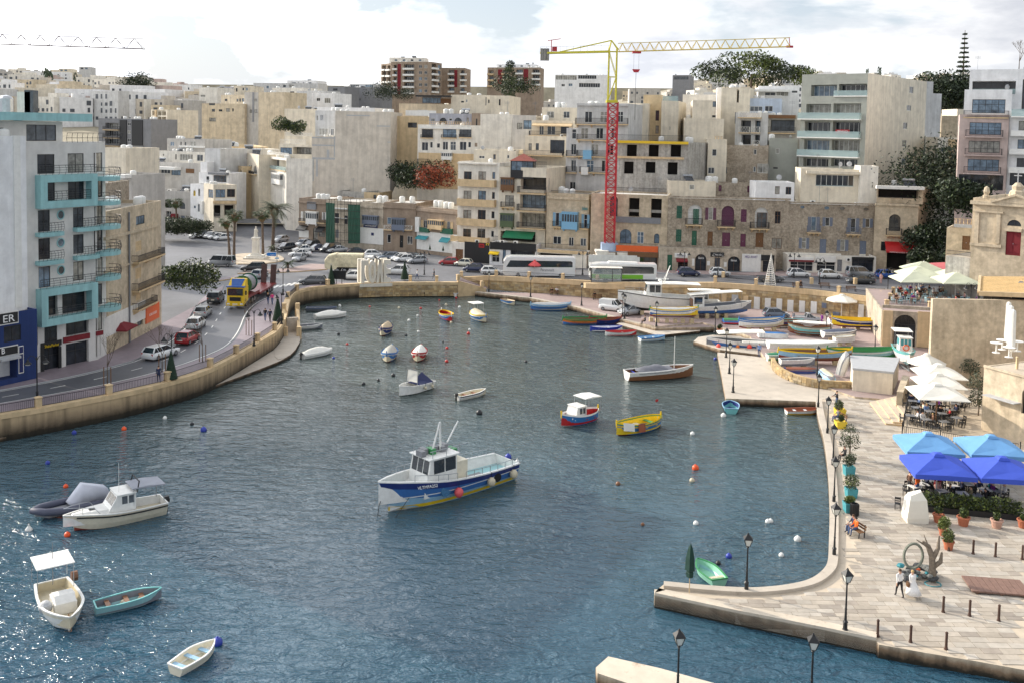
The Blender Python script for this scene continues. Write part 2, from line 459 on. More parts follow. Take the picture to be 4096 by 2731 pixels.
stripe(offset(rl,-.35)[:-8],.12);stripe(offset(rr,.45)[:-10],.14)
cl=resample([rl[int(i*(len(rl)-1)/19)].lerp(rr[int(i*(len(rr)-9)/19)],.5)for i in range(20)],1.5)
for i in range(1,len(cl)-1,3):stripe(cl[i:i+2],.14)
for i in range(9):
 a=GZ(7,640+i*62,1295-i*9,2.4);b=GZ(7,700+i*62,1262-i*9,2.4)
 stripe([a,b],.5)
for pth in([(640,640),(800,600),(940,560)],[(340,1290),(560,1215),(760,1180)],[(900,1250),(1090,1215),(1240,1190)],[(1000,680),(1100,620)]):
 stripe(resample([GZ(7,x,y,2.4)for x,y in pth],3),.14)
isl=[GZ(7,x,y,2.45)for x,y in((420,1000),(300,960),(310,910),(480,880),(760,880),(900,905),(960,950),(840,985),(620,1000))]
slab('traffic_island',[(p.x,p.y)for p in smooth(isl+[isl[0]],2)[:-1]],lambda x,y:tz(x,y)+.12,.2,g_lime,m_stonecap)
isl2=[GZ(7,x,y,2.45)for x,y in((420,1105),(700,1068),(1000,1050),(1240,1000),(1480,1010),(1420,1060),(1080,1085),(760,1100))]
slab('traffic_island',[(p.x,p.y)for p in isl2],lambda x,y:tz(x,y)+.12,.2,g_pink,m_stonecap)
isl3=[GZ(7,x,y,2.45)for x,y in((0,1165),(240,1155),(420,1130),(400,1158),(200,1190),(0,1230))]
slab('traffic_island',[(p.x,p.y)for p in isl3],lambda x,y:tz(x,y)+.12,.3,g_mauve,m_stonecap)
fp=[G(x,y,z)for x,y,z in((2420,1072,3.5),(2690,1098,3.9),(3000,1106,4.2),(3250,1108,4.2),(3600,1114,4.2))]
slab('pavement',[(p.x,p.y)for p in fp]+[(78,178),(25,178)],lambda x,y:tz(x,y)+.1,.16,g_pink,m_lgrey)
def wall_run(b,pts,z0,ztop,th,m,cap=None):
 0
 n=len(pts)
 zt=[ztop(p)if callable(ztop)else ztop for p in pts]
 inn=offset(pts,th)
 b.add([(p[0],p[1],z0)for p in pts]+[(p[0],p[1],z)for p,z in zip(pts,zt)]+[(p[0],p[1],z)for p,z in zip(inn,zt)]+[(p[0],p[1],z0)for p in inn],[(i,i+1,n+i+1,n+i)for i in range(n-1)]+[(2*n+i,2*n+i+1,3*n+i+1,3*n+i)for i in range(n-1)]+[(0,n,2*n,3*n),(n-1,4*n-1,3*n-1,2*n-1)],m)
 b.add([(p[0],p[1],z)for p,z in zip(pts,zt)]+[(p[0],p[1],z)for p,z in zip(inn,zt)],[(i,i+1,n+i+1,n+i)for i in range(n-1)],m if cap is None else cap)
lw=thing('quay_wall','long curved plastered quay wall under the left promenade, stained at the waterline','quay wall',left_wall[8])
def rel(o,pts):return[V3(p)-o.location for p in pts]
def z_rel(o,f):return(lambda p:f(p+o.location)-o.location.z)
b=MB();wall_run(b,rel(lw,left_wall),-1-2.5,.0,.5,0);b.bd('wall',[q_left],lw)
b=MB();lp=[p for p in left_wall];o2=offset(rel(lw,left_wall),-.12)
wall_run(b,[V3((p[0],p[1],0))for p in o2],-.42,.02,.85,0);b.bd('coping',m_stonecap,lw)
LG=[(-160,1788),(0,1752),(280,1694),(456,1658),(666,1611),(820,1556),(975,1500),(1080,1460),(1150,1430),(1190,1388),(1204,1356),(1192,1335)]
ledge=smooth([G(x,y,.35)for x,y in LG],2)
slab('ledge',[(p.x,p.y)for p in ledge]+[(p.x,p.y)for p in offset(left_wall,.2)[::-1]if p.y<131],.38,1.4,g_conc,q_low)
mw=thing('quay_wall','straight coursed stone quay wall with the four culvert mouths','quay wall',mid_wall[0])
b=MB();wall_run(b,rel(mw,mid_wall),-3.5,.0,.6,0);b.bd('wall',[q_left],mw)
b=MB();wall_run(b,[V3((p[0],p[1],0))for p in offset(rel(mw,mid_wall),-.12)],-.42,.03,.85,0);b.bd('coping',m_stonecap,mw)
m_mason=[mat('quay_stone_%d'%i,c,.9,.16,1.2,grime=.22,streak=.14)for i,c in enumerate((L(196,170,126),L(184,158,116),L(206,184,142),L(170,148,114),L(190,172,140)))]
rw=thing('quay_wall','high coursed limestone wall below the right hand road, with white store doors','quay wall',right_wall[3])
zr=rw.location.z
b=MB();wall_run(b,rel(rw,right_wall),.6-zr,lambda p:p.z-.9 if False else p.z,.6,0);b.bd('wall',m_mason[1],rw)
b=MB();wall_run(b,offset(rel(rw,right_wall),-.10),0,lambda p:p.z+.04,.8,0)
for i in range(len(b.v)):
 pass
n_=len(right_wall)
bb=MB();o2=offset(rel(rw,right_wall),-.12);i2=offset(rel(rw,right_wall),.7)
bb.loft([[(a.x,a.y,a.z-.75),(a.x,a.y,a.z+.05),(c.x,c.y,c.z+.05),(c.x,c.y,c.z-.75)]for a,c in zip(o2,i2)]);bb.bd('coping',m_stonecap,rw)
def courses(root,pts,zlo,ztop,sw=.85,sh=.36,limit=150,skip=None):
 0
 unit=[MB().box((-.5,-.5,-.5),(.5,.5,.5)).mesh('stone_block',m)for m in m_mason]
 rest=MB();cand=[]
 L0=root.location
 for a,c in zip(pts,pts[1:]):
  seg=(c-a);Ls=V3((seg.x,seg.y)).length;t=seg.normalized();ang=math.atan2(t.y,t.x)
  z=zlo;row=0
  while z+sh<max(ztop(a),ztop(c)):
   u=-U(0,sw*.6)
   while u<Ls:
    wv=sw*U(.7,1.3);u0=max(u,0);u1=min(u+wv,Ls)
    mid=a+V3((t.x,t.y,0))*((u0+u1)/2)
    if u1-u0>.15 and z+sh<=ztop(a)+(ztop(c)-ztop(a))*((u0+u1)/2/Ls)and not(skip and skip(mid,z)):
     cand.append((mid,z+sh/2,u1-u0,ang))
    u+=wv
   z+=sh
 cand.sort(key=lambda q:q[0].y)
 for i,(mid,z,wv,ang)in enumerate(cand):
  dv=U(.05,.10);k=rnd.randrange(5)
  out=V3((sin(ang),-cos(ang),0))
  p=V3((mid.x,mid.y,z))+out*(dv/2-.01)-L0
  if i<limit:
   o=obj('stone_block',unit[k],root,p,ang);o.scale=(wv-.035,dv,sh-.035)
  else:
   ca,sa=cos(ang),sin(ang);hx,hy,hz=(wv-.035)/2,dv/2,(sh-.035)/2
   vs=[(p.x+ca*x-sa*y,p.y+sa*x+ca*y,p.z+zz)for zz in(-hz,hz)for x,y in((-hx,-hy),(hx,-hy),(hx,hy),(-hx,hy))]
   rest.add(vs,[(0,3,2,1),(4,5,6,7),(0,1,5,4),(1,2,6,5),(2,3,7,6),(3,0,4,7)],k)
 if rest.v:rest.bd('stonework',m_mason,root,kind='stuff')
courses(rw,right_wall,.8,lambda p:p.z-.8,limit=300)
courses(mw,mid_wall,.15,lambda p:1.9,.7,.34,limit=150)
cv=thing('culvert','concrete platform over four dark square drain mouths in the quay wall','culvert',G(1506,1180,0))
b=MB();a0=G(1439,1184,0);a1=G(1576,1176,0);t=(a1-a0).normalized();nn=V3((t.y,-t.x,0));Lc=(a1-a0).length
wd=MB()
def cvp(u,o,z):return a0+t*u+nn*o+V3((0,0,z))-cv.location
nm=4;pw=Lc/nm
for i in range(nm+1):
 u=i*pw;w_=.55
 b.add([cvp(u-w_/2,o,z)for z in(-1,.95)for o in(.0,.9)for u_ in(0,)]and[cvp(u-w_/2,.05,-1),cvp(u+w_/2,.05,-1),cvp(u+w_/2,1.1,-1),cvp(u-w_/2,1.1,-1),cvp(u-w_/2,.05,.95),cvp(u+w_/2,.05,.95),cvp(u+w_/2,1.1,.95),cvp(u-w_/2,1.1,.95)],[(0,1,2,3),(7,6,5,4),(0,4,5,1),(1,5,6,2),(2,6,7,3),(3,7,4,0)])
b.bd('pier',m_stonecap,cv)
b=MB();b.add([cvp(-.3,.06,.95),cvp(Lc+.3,.06,.95),cvp(Lc+.3,1.1,.95),cvp(-.3,1.1,.95),cvp(-.3,.06,1.6),cvp(Lc+.3,.06,1.6),cvp(Lc+.3,1.1,1.6),cvp(-.3,1.1,1.6)],[(0,1,2,3),(7,6,5,4),(0,4,5,1),(1,5,6,2),(2,6,7,3),(3,7,4,0)]);b.bd('lintel',m_stonecap,cv)
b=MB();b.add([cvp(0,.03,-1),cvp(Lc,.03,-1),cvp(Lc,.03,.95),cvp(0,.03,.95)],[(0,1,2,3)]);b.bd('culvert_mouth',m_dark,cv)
ra=[G(1832,1129,2.5),G(1945,1160,.9)];rb=[G(1846,1111,2.6),G(1960,1140,.9)]
rmp=thing('ramp','sloping ramp with a stone parapet going down to the lower promenade','ramp',ra[0])
b=MB();o=rmp.location
b.add([p-o for p in ra]+[p-o for p in rb[::-1]],[(0,1,2,3)])
b.bd('ramp_deck',g_pink,rmp)
b=MB();d_=(ra[1]-ra[0]);n2=V3((d_.y,-d_.x,0)).normalized()
b.loft([[p-o+n2*.05-V3((0,0,3.2)),p-o+n2*.05+V3((0,0,.25)),p-o-n2*.35+V3((0,0,.25)),p-o-n2*.35-V3((0,0,3.2))]for p in ra])
b.bd('parapet',m_stonecap,rmp)
b=MB();b.add([rb[0]-o-V3((0,0,3)),ra[0]-o-V3((0,0,3)),ra[0]-o,rb[0]-o],[(0,1,2,3)]);b.bd('end_wall',m_mason[1],rmp)
foot=[V3((p.x,p.y,.8))for p in offset(right_wall,.2)]
lowp=[G(x,y,.8)for x,y in((1900,1168),(1957,1175),(2121,1193),(2300,1228),(2486,1278),(2620,1312))]
slab('lower_promenade',[(p.x,p.y)for p in lowp]+[(G(2700,1310,.8).x,G(2700,1310,.8).y)]+[(p.x,p.y)for p in foot[::-1]if p.x>-3.5],.8,1.8,g_pink,q_low)
band=offset(lowp,.02);b=MB();n=len(lowp);inn=offset(lowp,.7)
b.add([(p.x,p.y,.812)for p in band]+[(p[0],p[1],.812)for p in inn],[(i,i+1,n+i+1,n+i)for i in range(n-1)]);b.bd('quay_edge',g_conc,kind='structure')
yard=[G(x,y,1.0)for x,y in((2560,1292),(2627,1306),(2810,1290),(2960,1330),(3000,1345),(3060,1430),(3120,1440),(3170,1470),(3300,1545),(3420,1585),(3600,1600),(3990,1620))]
slab('boat_yard',[(p.x,p.y)for p in yard]+[(78,100),(82,128),(60,146),(40,152),(22,158)],1.0,2.0,g_pink,q_low,grid=8)
step=[G(x,y,.35)for x,y in((2466,1297),(2630,1343),(2800,1325),(2800,1300),(2620,1302),(2500,1284))]
slab('landing_step',[(p.x,p.y)for p in step],.4,1.4,g_conc,q_low)
rock=[G(x,y,.6)for x,y in((2774,1366),(2792,1349),(2850,1340),(2960,1345),(3080,1400),(3060,1420),(2880,1398))]
slab('slipway',[(p.x,p.y)for p in rock],.62,1.6,g_conc,q_low)
pier=[G(x,y,.8)for x,y in((2870,1408),(2903,1592),(3262,1604),(3420,1560),(3420,1500),(3130,1470),(3090,1432))]
slab('pier',[(p.x,p.y)for p in pier],.8,1.9,g_conc,q_low)
QE=[(3262,1600),(3275,1687),(3288,1722),(3303,1800),(3314,1905),(3320,2042),(3315,2180),(3313,2243),(3304,2275),(3271,2307),(3235,2327),(3185,2341),(3100,2354),(2985,2361),(2820,2350),(2655,2334)]
QS=[(2655,2334),(2617,2364),(2619,2378),(2942,2447),(3300,2517),(3505,2560),(3516,2574),(3700,2607),(3900,2640),(4096,2676),(4400,2735)]
qe=smooth([G(x,y,.8)for x,y in QE],2);qs=[G(x,y,.8)for x,y in QS]
quay_poly=[(p.x,p.y)for p in qe]+[(p.x,p.y)for p in qs[1:]]+[(62,50),(80,90),(80,116)]+[(G(3420,1560,.8).x,G(3420,1560,.8).y)]
slab('promenade',quay_poly,.78,1.9,g_lime,q_low,grid=10)
b=MB();inn=offset(qe,.62);n=len(qe)
b.loft([[(a.x,a.y,.3),(a.x,a.y,1.0),(c.x,c.y,1.0),(c.x,c.y,.3)]for a,c in zip(qe,inn)])
b.bd('quay_edge',g_conc,kind='structure')
b=MB();ed2=[qs[i]for i in range(1,6)];inn=offset(ed2,.7)
b.loft([[(a.x,a.y,.1),(a.x,a.y,.95),(c.x,c.y,.95),(c.x,c.y,.1)]for a,c in zip(ed2,inn)]);b.bd('quay_edge',g_rust,kind='structure')
g_slabs=[mat('paving_slab_%d'%i,c,.85,.10,2.2,grime=.10)for i,c in enumerate((L(182,172,158),L(172,162,148),L(188,180,168),L(162,152,140),L(178,170,158),L(154,145,134)))]
pv=MB().bd('paving',g_slabs[0],None,loc=(0,0,0),kind='structure')
unit=[MB().box((-.5,-.5,0),(.5,.5,1)).mesh('paving_slab',m)for m in g_slabs]
cand=[]
pin=[(p.x,p.y)for p in offset(qe,.8)]+quay_poly[len(qe):]
y=41.0
while y<112:
 rowd=U(.42,.62);x=-2+U(0,1)
 while x<60:
  wv=U(.6,1.5)
  xm=x+wv/2
  if all(inside((xa,ya),pin)for xa,ya in((x,y),(x+wv,y),(x,y+rowd),(x+wv,y+rowd)))and CX+xm/y*F<4200:
   cand.append((xm,y+rowd/2,wv,rowd))
  x+=wv
 y+=rowd
cand.sort(key=lambda q:q[1])
rest=MB()
for i,(x,y,wv,rd)in enumerate(cand):
 k=rnd.choices(range(6),(5,4,4,2,4,1))[0];hh=.022+U(0,.012)
 if i<300:
  o=obj('paving_slab',unit[k],pv,(x,y,.78));o.scale=(wv-.03,rd-.03,hh)
 else:
  rest.box((x-wv/2+.015,y-rd/2+.015,.78),(x+wv/2-.015,y+rd/2-.015,.78+hh),k)
rest.bd('paving_field',g_slabs,pv,kind='stuff')
jt=[G(x,y,.8)for x,y in((2433,2623),(2383,2668),(2390,2690),(2600,2760),(3000,2870),(3200,2860),(2900,2742),(2640,2670))]
slab('jetty',[(p.x,p.y)for p in jt],.8,1.9,g_rust,q_low)
slab('slipway',[(p.x,p.y)for p in[G(x,y,.05)for x,y in((3540,2600),(3700,2630),(3900,2668),(4150,2718),(4150,2690),(3900,2642),(3700,2606))]],.12,.5,q_low,q_low)
def wallm(name,c,**k):return mat(name,c,.9,k.pop('var',.09),k.pop('scale',.7),streak=k.pop('streak',.12),grime=k.pop('grime',.10),**k)
def soft(c,f=.42,g=1.07):
 y=.3*c[0]+.59*c[1]+.11*c[2]
 return tuple(min(238,(v+(y-v)*f)*g)for v in c)
W={n:wallm(n+'_wall',L(*(soft(c)if n not in('navy','shop_dark')else c)),**k)for n,c,k in(('cream',(222,206,174),{}),('pale',(224,216,198),{}),('white',(228,228,226),dict(streak=.08,grime=.06)),('beige',(206,192,170),{}),('sand',(214,190,148),dict(grime=.18)),('grey',(150,152,150),dict(streak=.05,grime=.04)),('lgrey',(196,196,194),{}),('warmgrey',(184,178,168),{}),('honey',(204,178,136),dict(var=.16,scale=1.6,grime=.2)),('stone',(190,170,140),dict(var=.2,scale=2.2,grime=.25,streak=.2)),('ochre',(216,180,120),{}),('pink',(200,168,156),{}),('olive',(152,156,142),dict(streak=.04,grime=.03)),('dgrey',(88,90,96),dict(streak=.03,grime=.03)),('mgrey',(126,128,134),dict(streak=.04,grime=.03)),('brown',(160,132,104),dict(grime=.2)),('blue',(168,188,216),{}),('hotel',(204,200,192),dict(streak=.05,grime=.03)),('block',(176,172,162),dict(var=.2,scale=2.5,streak=.25,grime=.2)),('bluegrey',(156,160,176),{}),('shop_dark',(58,56,58),dict(grime=.03)),('shop_white',(226,226,228),dict(grime=.05)),('navy',(38,58,108),dict(grime=.04)),('roughstone',(172,152,124),dict(var=.3,scale=3,grime=.3)))}
GL=[m_glass,m_glass,m_glass2,m_glassb,m_glass3]
_cache={}
def cached(key,fn):
 if key not in _cache:_cache[key]=fn()
 return _cache[key]
def q05(x):return max(.2,round(x*10)/10)
def win_mesh(wd,ht,fm,nm=None,tr=False):
 def mk():
  b=MB();t=.07
  b.box((0,-.03,0),(t,.05,ht));b.box((wd-t,-.03,0),(wd,.05,ht));b.box((t,-.03,0),(wd-t,.05,t));b.box((t,-.03,ht-t),(wd-t,.05,ht))
  n=nm or max(2 if wd>.9 else 1,round(wd/.95))
  for i in range(1,n):b.box((wd*i/n-.035,-.025,t),(wd*i/n+.035,.045,ht-t))
  if tr:b.box((t,-.02,ht*.62),(wd-t,.04,ht*.62+.06))
  return b.mesh('window',fm)
 return cached(('win',wd,ht,fm.name,nm,tr),mk)
def pane_mesh(wd,ht,gm):
 return cached(('pane',wd,ht,gm.name),lambda:MB().box((.05,.0,.05),(wd-.05,.02,ht-.05)).mesh('pane',gm))
def shutter_mesh(wd,ht,m):
 def mk():
  b=MB();b.box((0,-.03,0),(.06,.03,ht));b.box((wd-.06,-.03,0),(wd,.03,ht))
  for z in(0,ht/2-.04,ht-.08):b.box((.06,-.03,z),(wd-.06,.03,z+.08))
  k=max(4,int(ht/.14))
  for i in range(k):
   z=.08+(ht-.16)*i/k
   b.add([(.06,-.02,z),(wd-.06,-.02,z),(wd-.06,.015,z+.10),(.06,.015,z+.10)],[(0,1,2,3)])
  return b.mesh('shutter',m)
 return cached(('sh',wd,ht,m.name),mk)
def rail_mesh(wd,ht,m,style):
 def mk():
  b=MB()
  if style=='glass':
   b.box((0,-.01,0),(wd,.01,ht-.05));b.box((0,-.025,ht-.05),(wd,.025,ht));return b.mesh('railing',[m])
  if style=='solid':
   b.box((0,-.06,0),(wd,.06,ht));return b.mesh('railing',m)
  b.box((0,-.03,ht-.06),(wd,.03,ht));b.box((0,-.02,.06),(wd,.02,.1))
  n=max(2,int(wd/(.14 if style=='bars' else .5)))
  for i in range(n+1):
   x=wd*i/n;b.box((x-.012,-.012,0),(x+.012,.012,ht-.03))
   if style=='lattice' and i<n:
    b.bar((x,0,.05),(x+wd/n,0,ht-.05),.03);b.bar((x,0,ht-.05),(x+wd/n,0,.05),.03)
   if style=='baluster' and i<n:
    b.lathe([(.04,0),(.10,ht*.3),(.05,ht*.6),(.07,ht-.06)],6,(x+wd/n/2,0,0))
  return b.mesh('railing',m)
 return cached(('rail',wd,ht,m.name,style),mk)
class Fac:
 0
 def __init__(s,a,c,root):
  s.o=V3((a.x,a.y,0));d=V3((c.x-a.x,c.y-a.y,0));s.L=d.length;s.t=d.normalized();s.n=V3((s.t.y,-s.t.x,0));s.ang=math.atan2(s.t.y,s.t.x)
  s.root=root;s.holes=[]
 def uv(s,px,py):
  d=ray(px,py);k=(s.o-EYE).dot(s.n)/d.dot(s.n)
  if k<=0:return(1e9,0)
  p=EYE+d*k
  return(p-s.o).dot(s.t),p.z
 def rect(s,x0,y0,x1,y1):
  xm,ym=(x0+x1)/2,(y0+y1)/2
  return s.uv(x0,ym)[0],s.uv(xm,y1)[1],s.uv(x1,ym)[0],s.uv(xm,y0)[1]
 def at(s,u,y,z):return s.o+s.t*u-s.n*y+V3((0,0,z))
 def put(s,name,me,u,y,z,parent=None,sub=None,**k):
  if parent is None or parent is s.root:
   return obj(name,me,s.root,s.at(u,y,z)-s.root.location,s.ang,**k)
  return obj(name,me,parent,(sub or(0,0,0)),**k)
FM={'w':m_frame_w,'d':m_frame_d,'b':m_frame_b}
CO=dict(red=m_red,green=m_green,blue=m_lblue,navy=m_navy,grey=m_grey,white=m_white,brown=m_wood,burg=m_burg,turq=m_turq,teal=m_teal,black=m_black,lgrey=m_lgrey,stone=m_stonecap,glass=m_glass_rail,iron=m_iron,plum=paint('plum_paint',L(96,40,72)),dgreen=paint('dark_green_paint',L(34,92,70)),yellow=m_yellow,orange=m_orange,olive=paint('olive_paint',L(84,100,70)),bgrey=paint('blue_grey_paint',L(112,122,140)),concrete=m_concrete)
def text(s,string,wd,ht,m,parent,loc,rz=0,depth=.02,name='lettering',flat=False,fit=True):
 cu=bpy.data.curves.new(name,'FONT');cu.body=string;cu.align_x='CENTER';cu.align_y='CENTER';cu.extrude=depth;cu.resolution_u=2
 cu.size=ht*1.25
 o=bpy.data.objects.new(name,cu);COL.objects.link(o);o.parent=parent;o.location=loc;o.rotation_euler=(0 if flat else R(90),0,rz)
 cu.materials.append(m)
 est=.56*cu.size*max(1,len(string))
 if fit:o.scale=(wd/est,1,1)
 return o
def add_win(f,w,spec,dep=.16):
 0
 kind=w[0];u0,v0,u1,v1=f.rect(*w[1:5]);op=list(w[5:]);root=f.root
 wd,ht=u1-u0,v1-v0
 fr=next((FM[o]for o in op if o in FM),spec.get('frame',m_frame_w))
 col=next((CO[o]for o in op if o in CO),None)
 gl=rnd.choice(GL)
 def glazed(y,h=True,parent=None):
  if h:f.holes.append((u0,v0,u1,v1,y))
  a,c=q05(wd),q05(ht)
  o=f.put('window',win_mesh(a,c,fr,None,ht>1.9 and rnd.random()<.3),u0,y-.06,v0);o.scale=(wd/a,1,ht/c)
  p=obj('pane',pane_mesh(a,c,gl),o)
  return o
 if kind=='w':return glazed(dep)
 if kind=='wr':
  return glazed(.55)
 if kind=='d':
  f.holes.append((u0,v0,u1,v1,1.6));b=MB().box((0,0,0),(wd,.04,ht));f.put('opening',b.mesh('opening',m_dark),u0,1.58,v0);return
 if kind=='log':
  f.holes.append((u0,v0,u1,v1,1.7));a,c=q05(wd),q05(ht-.1)
  o=f.put('window',win_mesh(a,c,fr),u0,1.6,v0);o.scale=(wd/a,1,(ht-.1)/c);obj('pane',pane_mesh(a,c,gl),o);return
 if kind=='s':
  f.holes.append((u0,v0,u1,v1,.1));a,c=q05(wd/2),q05(ht)
  for i in(0,1):
   o=f.put('shutter',shutter_mesh(a,c,col or m_green),u0+i*wd/2,.04,v0);o.scale=(wd/2/a,1,ht/c)
  return
 if kind=='o':
  sw=wd*.28;U0_,U1_=u0,u1
  u0,u1=u0+sw,u1-sw;wd=u1-u0;glazed(dep);a,c=q05(sw),q05(ht)
  for uu in(U0_,u1):
   o=f.put('shutter',shutter_mesh(a,c,col or m_green),uu,-.05,v0);o.scale=(sw/a,1,ht/c)
  return
 if kind=='aw':
  f.holes.append((u0,v0,u1,v1,.3));r=wd/2;zc_=v1-r
  b=MB();k=8
  for sgn in(0,1):
   for i in range(k):
    a0,a1=pi/2*i/k,pi/2*(i+1)/k
    xa,xb=(r-r*cos(a0),r-r*cos(a1))if not sgn else(r+r*cos(a0),r+r*cos(a1))
    za,zb=ht-r+r*sin(a0),ht-r+r*sin(a1)
    for y0_,y1_ in((.001,.28),):
     b.add([(xa,y0_,za),(xb,y0_,zb),(xb,y0_,ht),(xa,y0_,ht),(xa,y1_,za),(xb,y1_,zb)],[(0,1,2,3)if not sgn else(3,2,1,0),(0,4,5,1)if not sgn else(1,5,4,0)])
  f.put('arch',b.mesh('arch',spec['m']),u0,0,v0)
  a,c=q05(wd),q05(ht)
  if col is not None:
   o=f.put('door',shutter_mesh(a,c,col),u0,.24,v0);o.scale=(wd/a,1,ht/c)
  else:
   o=f.put('window',win_mesh(a,c,fr),u0,.22,v0);o.scale=(wd/a,1,ht/c);obj('pane',pane_mesh(a,c,gl),o)
  return
 if kind=='g':
  dp=.85;b=MB();cm=col or m_white
  b.box((0,-dp,0),(wd,0,ht*.42));b.box((-.08,-dp-.08,ht-.16),(wd+.08,0,ht));b.box((-.05,-dp-.05,-.12),(wd+.05,0,0))
  b.box((0,-dp,ht*.86),(wd,0,ht-.16))
  n=max(3,round(wd/.55))
  for i in range(n+1):
   x=wd*i/n;b.box((max(0,x-.05),-dp,ht*.42),(min(wd,x+.05),-dp+.09,ht*.86))
  for x in(0,wd-.09):b.box((x,-.09,ht*.42),(x+.09,0,ht*.86))
  for x in(.2,wd-.4):b.box((x,-dp*.7,-.5),(x+.2,0,-.12))
  o=f.put('closed_balcony',b.mesh('closed_balcony',cm),u0,0,v0)
  b=MB().box((.04,-dp+.04,ht*.42),(wd-.04,-.02,ht*.86));obj('pane',b.mesh('pane',m_glass2),o);return
 if kind in('bal','balg','bals','ball','balb'):
  dp=next((o for o in op if isinstance(o,float)),1.1);st=dict(bal='bars',balg='glass',bals='solid',ball='lattice',balb='baluster')[kind]
  th=.2;zs=v0;cm=col if(col and kind!='bal')else(m_stonecap if not spec.get('slab')else spec['slab'])
  o=f.put('balcony',MB().box((0,-dp,0),(wd,0,th)).mesh('balcony',cm),u0,0,zs)
  rm=dict(bars=m_iron if col is None else col,glass=m_glass_rail,solid=cm,lattice=m_white,baluster=m_stonecap)[st]
  hh=q05(max(.5,min(1.15,v1-v0-th)))
  a=q05(wd);r_=obj('railing',rail_mesh(a,hh,rm,st),o,(0,-dp+.07,th));r_.scale=(wd/a,1,1)
  a=q05(dp-.1)
  for x in(.05,wd-.05):
   obj('railing',rail_mesh(a,hh,rm,st),o,(x,-dp+.08,th),R(90))
  if 'corbel' in op:
   for x in(.25,wd/2-.1,wd-.45):obj('corbel',cached(('corbel',round(dp,1)),lambda:MB().add([(0,0,0),(.2,0,0),(.2,0,-.5),(0,0,-.5),(0,-dp*.8,0),(.2,-dp*.8,0),(.2,-dp*.8,-.12),(0,-dp*.8,-.12)],[(3,2,1,0),(4,5,6,7),(0,1,5,4),(3,0,4,7),(1,2,6,5),(2,3,7,6)]).mesh('corbel',m_stonecap)),o,(x,0,0))
  return
 if kind=='rl':
  st=next((o for o in op if o in('bars','glass','lattice','baluster')),'bars');rm=col or dict(bars=m_iron,glass=m_glass_rail,lattice=m_white,baluster=m_stonecap)[st]
  a,c=q05(wd),q05(ht);o=f.put('railing',rail_mesh(a,c,rm,st),u0,.08,v0);o.scale=(wd/a,1,ht/c);return
 if kind=='door':
  f.holes.append((u0,v0,u1,v1,.2));b=MB();b.box((0,0,0),(wd,.05,ht))
  k=2 if wd>1 else 1
  for i in range(k):
   for z0,z1 in((.12,.42),(.48,.93)):
    b.box((wd*i/k+.1,-.03,ht*z0),(wd*(i+1)/k-.1,0,ht*z1))
  o=f.put('door',b.mesh('door',col or m_wood),u0,.15,v0);obj('handle',cached('handle',lambda:MB().box((0,-.05,0),(.05,0,.16)).mesh('handle',m_steel)),o,(wd*.47,-.03,ht*.47));return
 if kind=='shop':
  f.holes.append((u0,v0,u1,v1,.5));a,c=q05(wd),q05(ht)
  o=f.put('shop_window',win_mesh(a,c,fr,max(2,round(wd/1.4)),True),u0,.4,v0);o.scale=(wd/a,1,ht/c);obj('pane',pane_mesh(a,c,m_glass),o);return
 if kind in('box','cor'):
  dp=next((o for o in op if isinstance(o,float)),.12)
  f.put('cornice' if kind=='cor' else 'panel',MB().box((0,-dp,0),(wd,.03,ht)).mesh('panel',col or spec['m']),u0,0,v0);return
 if kind=='awn':
  dp=next((o for o in op if isinstance(o,float)),1.4);b=MB()
  b.add([(0,0,ht),(wd,0,ht),(wd,-dp,.22),(0,-dp,.22),(wd,-dp,0),(0,-dp,0),(0,0,ht-.05),(wd,0,ht-.05),(wd,-dp,.17),(0,-dp,.17)],[(3,2,1,0),(5,4,2,3),(6,7,8,9),(0,6,9,3),(1,2,8,7)])
  o=f.put('awning',b.mesh('awning',col or m_burg),u0,0,v0)
  for x in(.15,wd-.15):obj('awning_arm',MB().bar((x,-.02,ht*.2),(x,-dp+.1,.2),.04).mesh('awning_arm',m_grey),o)
  tx=next((o_ for o_ in op if isinstance(o_,tuple)),None)
  if tx:text(None,tx[0],wd*.8,.2,m_txt_w,o,(wd/2,-dp-.02,.11))
  return
 if kind=='txt':
  tx,tm,bm=op[0],op[1],(op[2]if len(op)>2 else None)
  o=root
  if bm is not None:
   o=f.put('sign',MB().box((0,-.12,0),(wd,.0,ht)).mesh('sign',bm),u0,0,v0)
   text(None,tx,wd*.84,ht*.62,tm,o,(wd/2,-.14,ht*.5))
  else:
   text(None,tx,wd,ht,tm,root,f.at(u0+wd/2,-.06,v0+ht/2)-root.location,f.ang)
  return
 if kind=='ac':
  o=f.put('air_conditioner',ac_mesh(),u0,-.4,v0);return
 if kind=='ow':
  n=14;b=MB();r0,r1=wd/2,ht/2
  ring=lambda s_,y_:[(r0+r0*s_*cos(2*pi*i/n),y_,r1+r1*s_*sin(2*pi*i/n))for i in range(n)]
  b.loft([ring(1.25,.0),ring(1.25,-.1),ring(1.0,-.1),ring(1.0,.02)],False)
  o=f.put('window',b.mesh('window',col or spec['m']),u0,0,v0);b=MB();b.add(ring(1.0,-.02),[tuple(range(n))]);obj('pane',b.mesh('pane',gl),o);return
def ac_mesh():
 def mk():
  b=MB();b.box((0,0,0),(.85,.35,.62));b.lathe([(.22,0),(.22,.03),(.2,.03)],12,(0,0,0))
  k=12;c=[(.36+.23*cos(2*pi*i/k),-.012,.31+.23*sin(2*pi*i/k))for i in range(k)]
  b.v=b.v[:8];b.f=b.f[:6];b.m=b.m[:6]
  b.add(c,[tuple(range(k))],1)
  return b.mesh('air_conditioner',[m_white,m_black])
 return cached('ac',mk)
